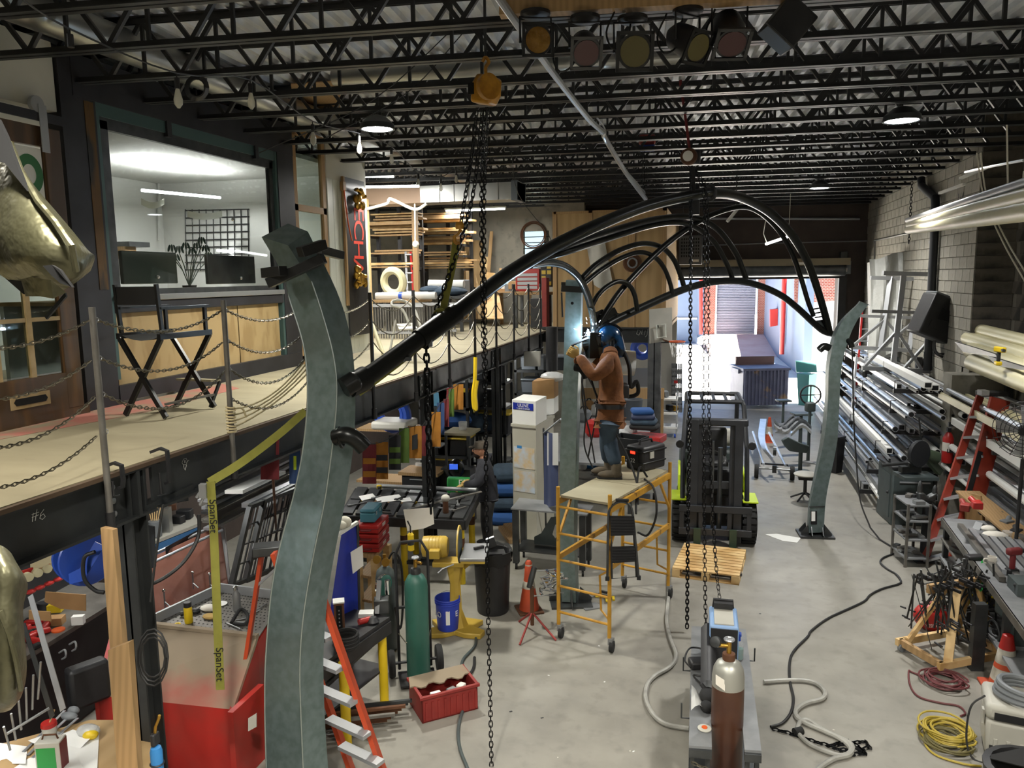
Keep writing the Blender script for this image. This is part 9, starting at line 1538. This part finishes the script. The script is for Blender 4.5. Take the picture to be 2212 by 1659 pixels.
d2=9.0;hp=PD(1490,340,d2);x=XF(hp,.2)
h2=T('chain_hoist','dark chain hoist with a round red badge above the canopy peak','hoist',[('drum',MB(x).lathe([(.03,-.05),(.09,-.05),(.1,0),(.09,.05),(.03,.05)],(-.02,-.06,.0),(-.3,-.9,0),22),'rust'),('badge',MB(x).lathe([(.01,0),(.06,0),(.06,.006)],(-.04,-.115,0),(-.3,-.9,0),20),'paper'),('body',MB(x).box((.05,0,.0),(.14,.1,.16)),'black_satin',dict(bevel=.02)),('top_strap',MB().tube(px([(1490,325,d2),(1480,250,d2),(1470,180,d2-.1)],3)+[V(PD(1470,180,d2-.1)[0],PD(1470,180,d2-.1)[1],6.2)],.018,6),'dark_red'),('load_bar',MB().beam(PD(1496,360,d2),PD(1496,415,d2),.06,.05),'black_satin')])
for pts,pit,r in (([(1493,365,d2),(1492,600,d2-.1),(1490,900,d2-.2),(1486,1150,d2-.35),(1484,1357,d2-.4)],.045,.0075),([(1500,365,d2),(1520,420,d2),(1522,600,d2-.1),(1520,860,d2-.3),(1522,1200,d2-.5),(1527,1440,d2-.6)],.05,.0045),([(1502,365,d2),(1526,420,d2),(1530,620,d2-.1),(1532,900,d2-.3),(1545,1200,d2-.5),(1565,1368,d2-.6)],.05,.0045)):chain(px(pts,4),pit,r,'chain_black',h2)
d3=11.5;hp=PD(1398,308,d3);T('electric_hoist','small red and blue hoist far up by the joists','hoist',[('motor',MB().lathe([(.06,-.12),(.08,-.1),(.08,.1),(.06,.12)],hp+V(0,0,.04),(1,.2,0),16),'red_dull'),('gear_box',MB().box(hp-V(0,0,.08),(.22,.14,.08)),'blue',dict(bevel=.01)),('hanger',MB().cyl(hp+V(0,0,.1),V(hp[0],hp[1],6.3),.01),'steel_dark'),('chain_drop',chain_mb([hp-V(.05,0,.12),hp-V(.05,0,1.0)],.05,.005),'chain_black')])
for i,(x0,y0,dd) in enumerate(((1600,325,12.0),(1590,455,14.0))):p=PD(x0,y0,dd);T('ceiling_box',['dark hanging junction box under the joists','white track fixture hanging at a slant'][i],'fixture',[('box',MB(XF(p,.2,0,.0 if i==0 else -.9)).box((0,0,0),(.24,.16,.16) if i==0 else (.5,.1,.05)),'pipe_dark' if i==0 else 'paper_white',dict(bevel=.01)),('rod',MB().cyl(p,V(p[0],p[1],6.3),.01),'black_satin')])
T('bent_conduit','long silver pipe hung diagonally under the joists','pipe',[('pipe',MB().tube(px([(1060,-30,4.2),(1130,70,4.8),(1200,165,5.6),(1270,255,6.6),(1302,285,7.0),(1308,300,7.1),(1350,370,8.0),(1395,430,8.8)],4),[.024]*29,10),'alu'),('loose_wire',MB().tube(px([(1290,255,6.7),(1306,278,7.0),(1308,305,7.1),(1345,360,7.9),(1380,400,8.5),(1388,420,8.7)],4),.008,5),'alu'),('end_hook',MB().tube(px([(1380,405,8.6),(1392,415,8.7),(1390,425,8.7)],4),.012,6),'alu')])
T('light_bar','timber rail carrying the stage lights at the top of the view','rail',[('timber',MB().beam(PD(1080,10,4.6),PD(1700,-25,4.4),.09,.14),'lumber'),('hanger',MB().cyl(PD(1150,0,4.6),PD(1150,-60,4.6),.012),'black_satin'),('hanger',MB().cyl(PD(1600,-10,4.5),PD(1600,-70,4.5),.012),'black_satin')])
def par(x0,y0,gel,lab,tilt,gm,sz=1.0,dd=4.5):
 c=PD(x0,y0,dd);ax=nrm(tilt);s=.1*sz;up=nrm(np.cross(np.cross(ax,EZ),ax));rt=np.cross(ax,up)
 ps=[('can',MB().lathe([(s*.45,-.26*sz),(s*.9,-.2*sz),(s,-.1*sz),(s,.02)],c,ax,22),'black_satin'),('lens_gel',MB().lathe([(.005,.022),(s*.85,.022),(s*.85,.026),(.005,.026)],c,ax,22),gm)]
 fr=MB()
 for a,b,w,h in ((0,1,2.2,.2),(0,-1,2.2,.2),(1,0,.2,2.2),(-1,0,.2,2.2)):fr.box(c+ax*.028+(rt*a+up*b)*s,(w*s,h*s,.012),np.array([rt,up,ax]).T)
 ps.append(('gel_frame',fr,'black_paint'));ps.append(('yoke',MB().tube([c-ax*.08+rt*s*1.08,c-ax*.08+rt*s*1.1+V(0,0,.17*sz),c-ax*.08-rt*s*1.1+V(0,0,.17*sz),c-ax*.08-rt*s*1.08],.008,6),'black_satin'));ps.append(('clamp',MB().lathe([(.07,0),(.09,.01),(.09,.03),(.02,.04)],c-ax*.08+V(0,0,.17*sz),(0,0,1),18),'black_satin'))
 return T('stage_light',lab,'stage light',ps,'stage lights')
bk=-CM[2]
par(1161,88,1,'stage light with a crinkled amber gel, first from the left',bk-V(0,0,.25)+CM[0]*.1,'gel_amber',.85);par(1266,112,1,'stage light with a dark red gel, second from the left',bk*.8-V(0,0,.6),'gel_red',.85);par(1370,112,1,'stage light with a yellow gel, third from the left',bk-V(0,0,.35),'gel_yellow',1.0);par(1503,100,1,'stage light turned to the right, fourth from the left',bk*.7-V(0,0,.6)+CM[0]*.45,'gel_yellow',.9);par(1580,90,1,'stage light with a red gel, fifth from the left',bk*.6-V(0,0,.8),'gel_red',.95)
p=PD(1700,55,4.4);T('flood_light','tilted black flood light at the right end of the stage lights','stage light',[('housing',MB(XF(p,.3,.0,.7)).box((0,0,0),(.2,.18,.22)),'black_satin',dict(bevel=.01)),('bracket',MB().cyl(p,p+V(0,0,.2),.012),'black_satin'),('barn_door',MB(XF(p,.3,0,.7)).slab([(-.1,-.1,-.11),(.1,-.1,-.11),(.12,-.2,-.16),(-.12,-.2,-.16)],.006),'black_satin')],'stage lights')
for i,(x0,y0) in enumerate(((1215,110),(1330,60),(1440,70),(1545,60))):one('stage_cable',MB().tube(px([(x0,y0-40,4.55),(x0-20,y0+10,4.55),(x0-5,y0+45,4.5),(x0+25,y0+25,4.55),(x0+35,y0-35,4.6)],5),.006,5),'cable_black',ordn[i]+' looping black cable among the stage lights','cable')
bl=[(150,62,4.3,0),(381,158,5.1,1),(540,172,6.0,1),(675,262,7.4,1),(775,288,8.8,1),(845,316,10.0,1),(903,372,11.8,1),(952,382,12.2,1),(985,365,12.6,1),(1012,380,12.8,1)]
wr_=[PD(20,-20,3.6)]
for i,(x0,y0,dd,on) in enumerate(bl):
 a=PD(x0,y0,dd);wr_+=[a]
one('string_light_wire',MB().tube(spl(wr_,4),.006,5),'cable_black','black wire of the string lights under the joists','wire')
for i,(x0,y0,dd,on) in enumerate(bl):
 a=PD(x0,y0,dd);ps=[('socket',MB().cyl(a-V(0,0,.03),a-V(0,0,.1),.018,n=10),'black_satin'),('lead',MB().cyl(a,a-V(0,0,.04),.005,n=6),'cable_black')]
 if on:ps.append(('glass_bulb',MB().lathe([(.012,0),(.018,-.02),(.03,-.07),(.027,-.1),(.008,-.125)],a-V(0,0,.1),(0,0,1),14),'bulb'))
 T('string_bulb',('bare bulb of the string lights, ' if on else 'empty socket of the string lights, ')+ordn[i]+' from the left','bulb',ps,'string light bulbs')
one('round_duct',MB().tube([V(-5.3,2.0,6.12),V(-5.3,16.5,6.12)],.15,20),'duct','long round spiral duct running along over the mezzanine','duct');one('round_duct',MB().tube([PZ(720,168,6.06),PZ(1500,118,6.06)],.08,16),'duct','round duct crossing under the joists','duct')
one('osb_board',MB().slab([PZ(x,y,6.3) for x,y in ((628,182),(735,175),(735,285),(640,285))],.012),'lumber','square of bare board fixed up against the joists','board',smooth=0)
cm_=MB()
for k in range(8):cm_.tube([PD(425+math.cos(a)*(18+k),190+math.sin(a)*(20+k),5.4+.01*k) for a in np.linspace(0,2*pi,16)],.007,5)
one('cable_bundle',cm_,'cable_black','black cable bundle tied up by the window header','cable')
for i,pts in enumerate(([(560,330,7),(800,220,7),(980,60,7),(1060,-20,7)],[(700,300,7.5),(880,200,7.5),(1010,60,7.4)],[(1105,330,11),(1120,420,11.5),(1180,500,12),(1200,540,12.2)])):one('guy_wire',MB().tube(px(pts,4),.005,4),'cable_black',['first thin cable slanting up to the hoist','second thin cable slanting up beside it','thin cable drooping past the duct end'][i],'cable')
one('mesh_drape',MB().grid([[PY(1265+40*s+18*t,520+95*t+8*math.sin(4*s),gy-.12+.05*math.sin(6*s+3*t)) for s in np.linspace(0,1,9)] for t in np.linspace(0,1,9)]),'grey_light','grey cloth draped on the plywood gallery wall','cloth')
T('wall_chain_block','cluster of dark red wheels and chain on the gallery wall','pulley',[('wheel',MB().lathe([(.03,-.05),(.2,-.05),(.2,.05),(.03,.05)],PY(1366,568,gy-.2),(.4,-.9,0),18),'rust'),('hub',MB().torus(PY(1366,568,gy-.28),.1,.02,(.4,-.9,0),16,6),'steel')])
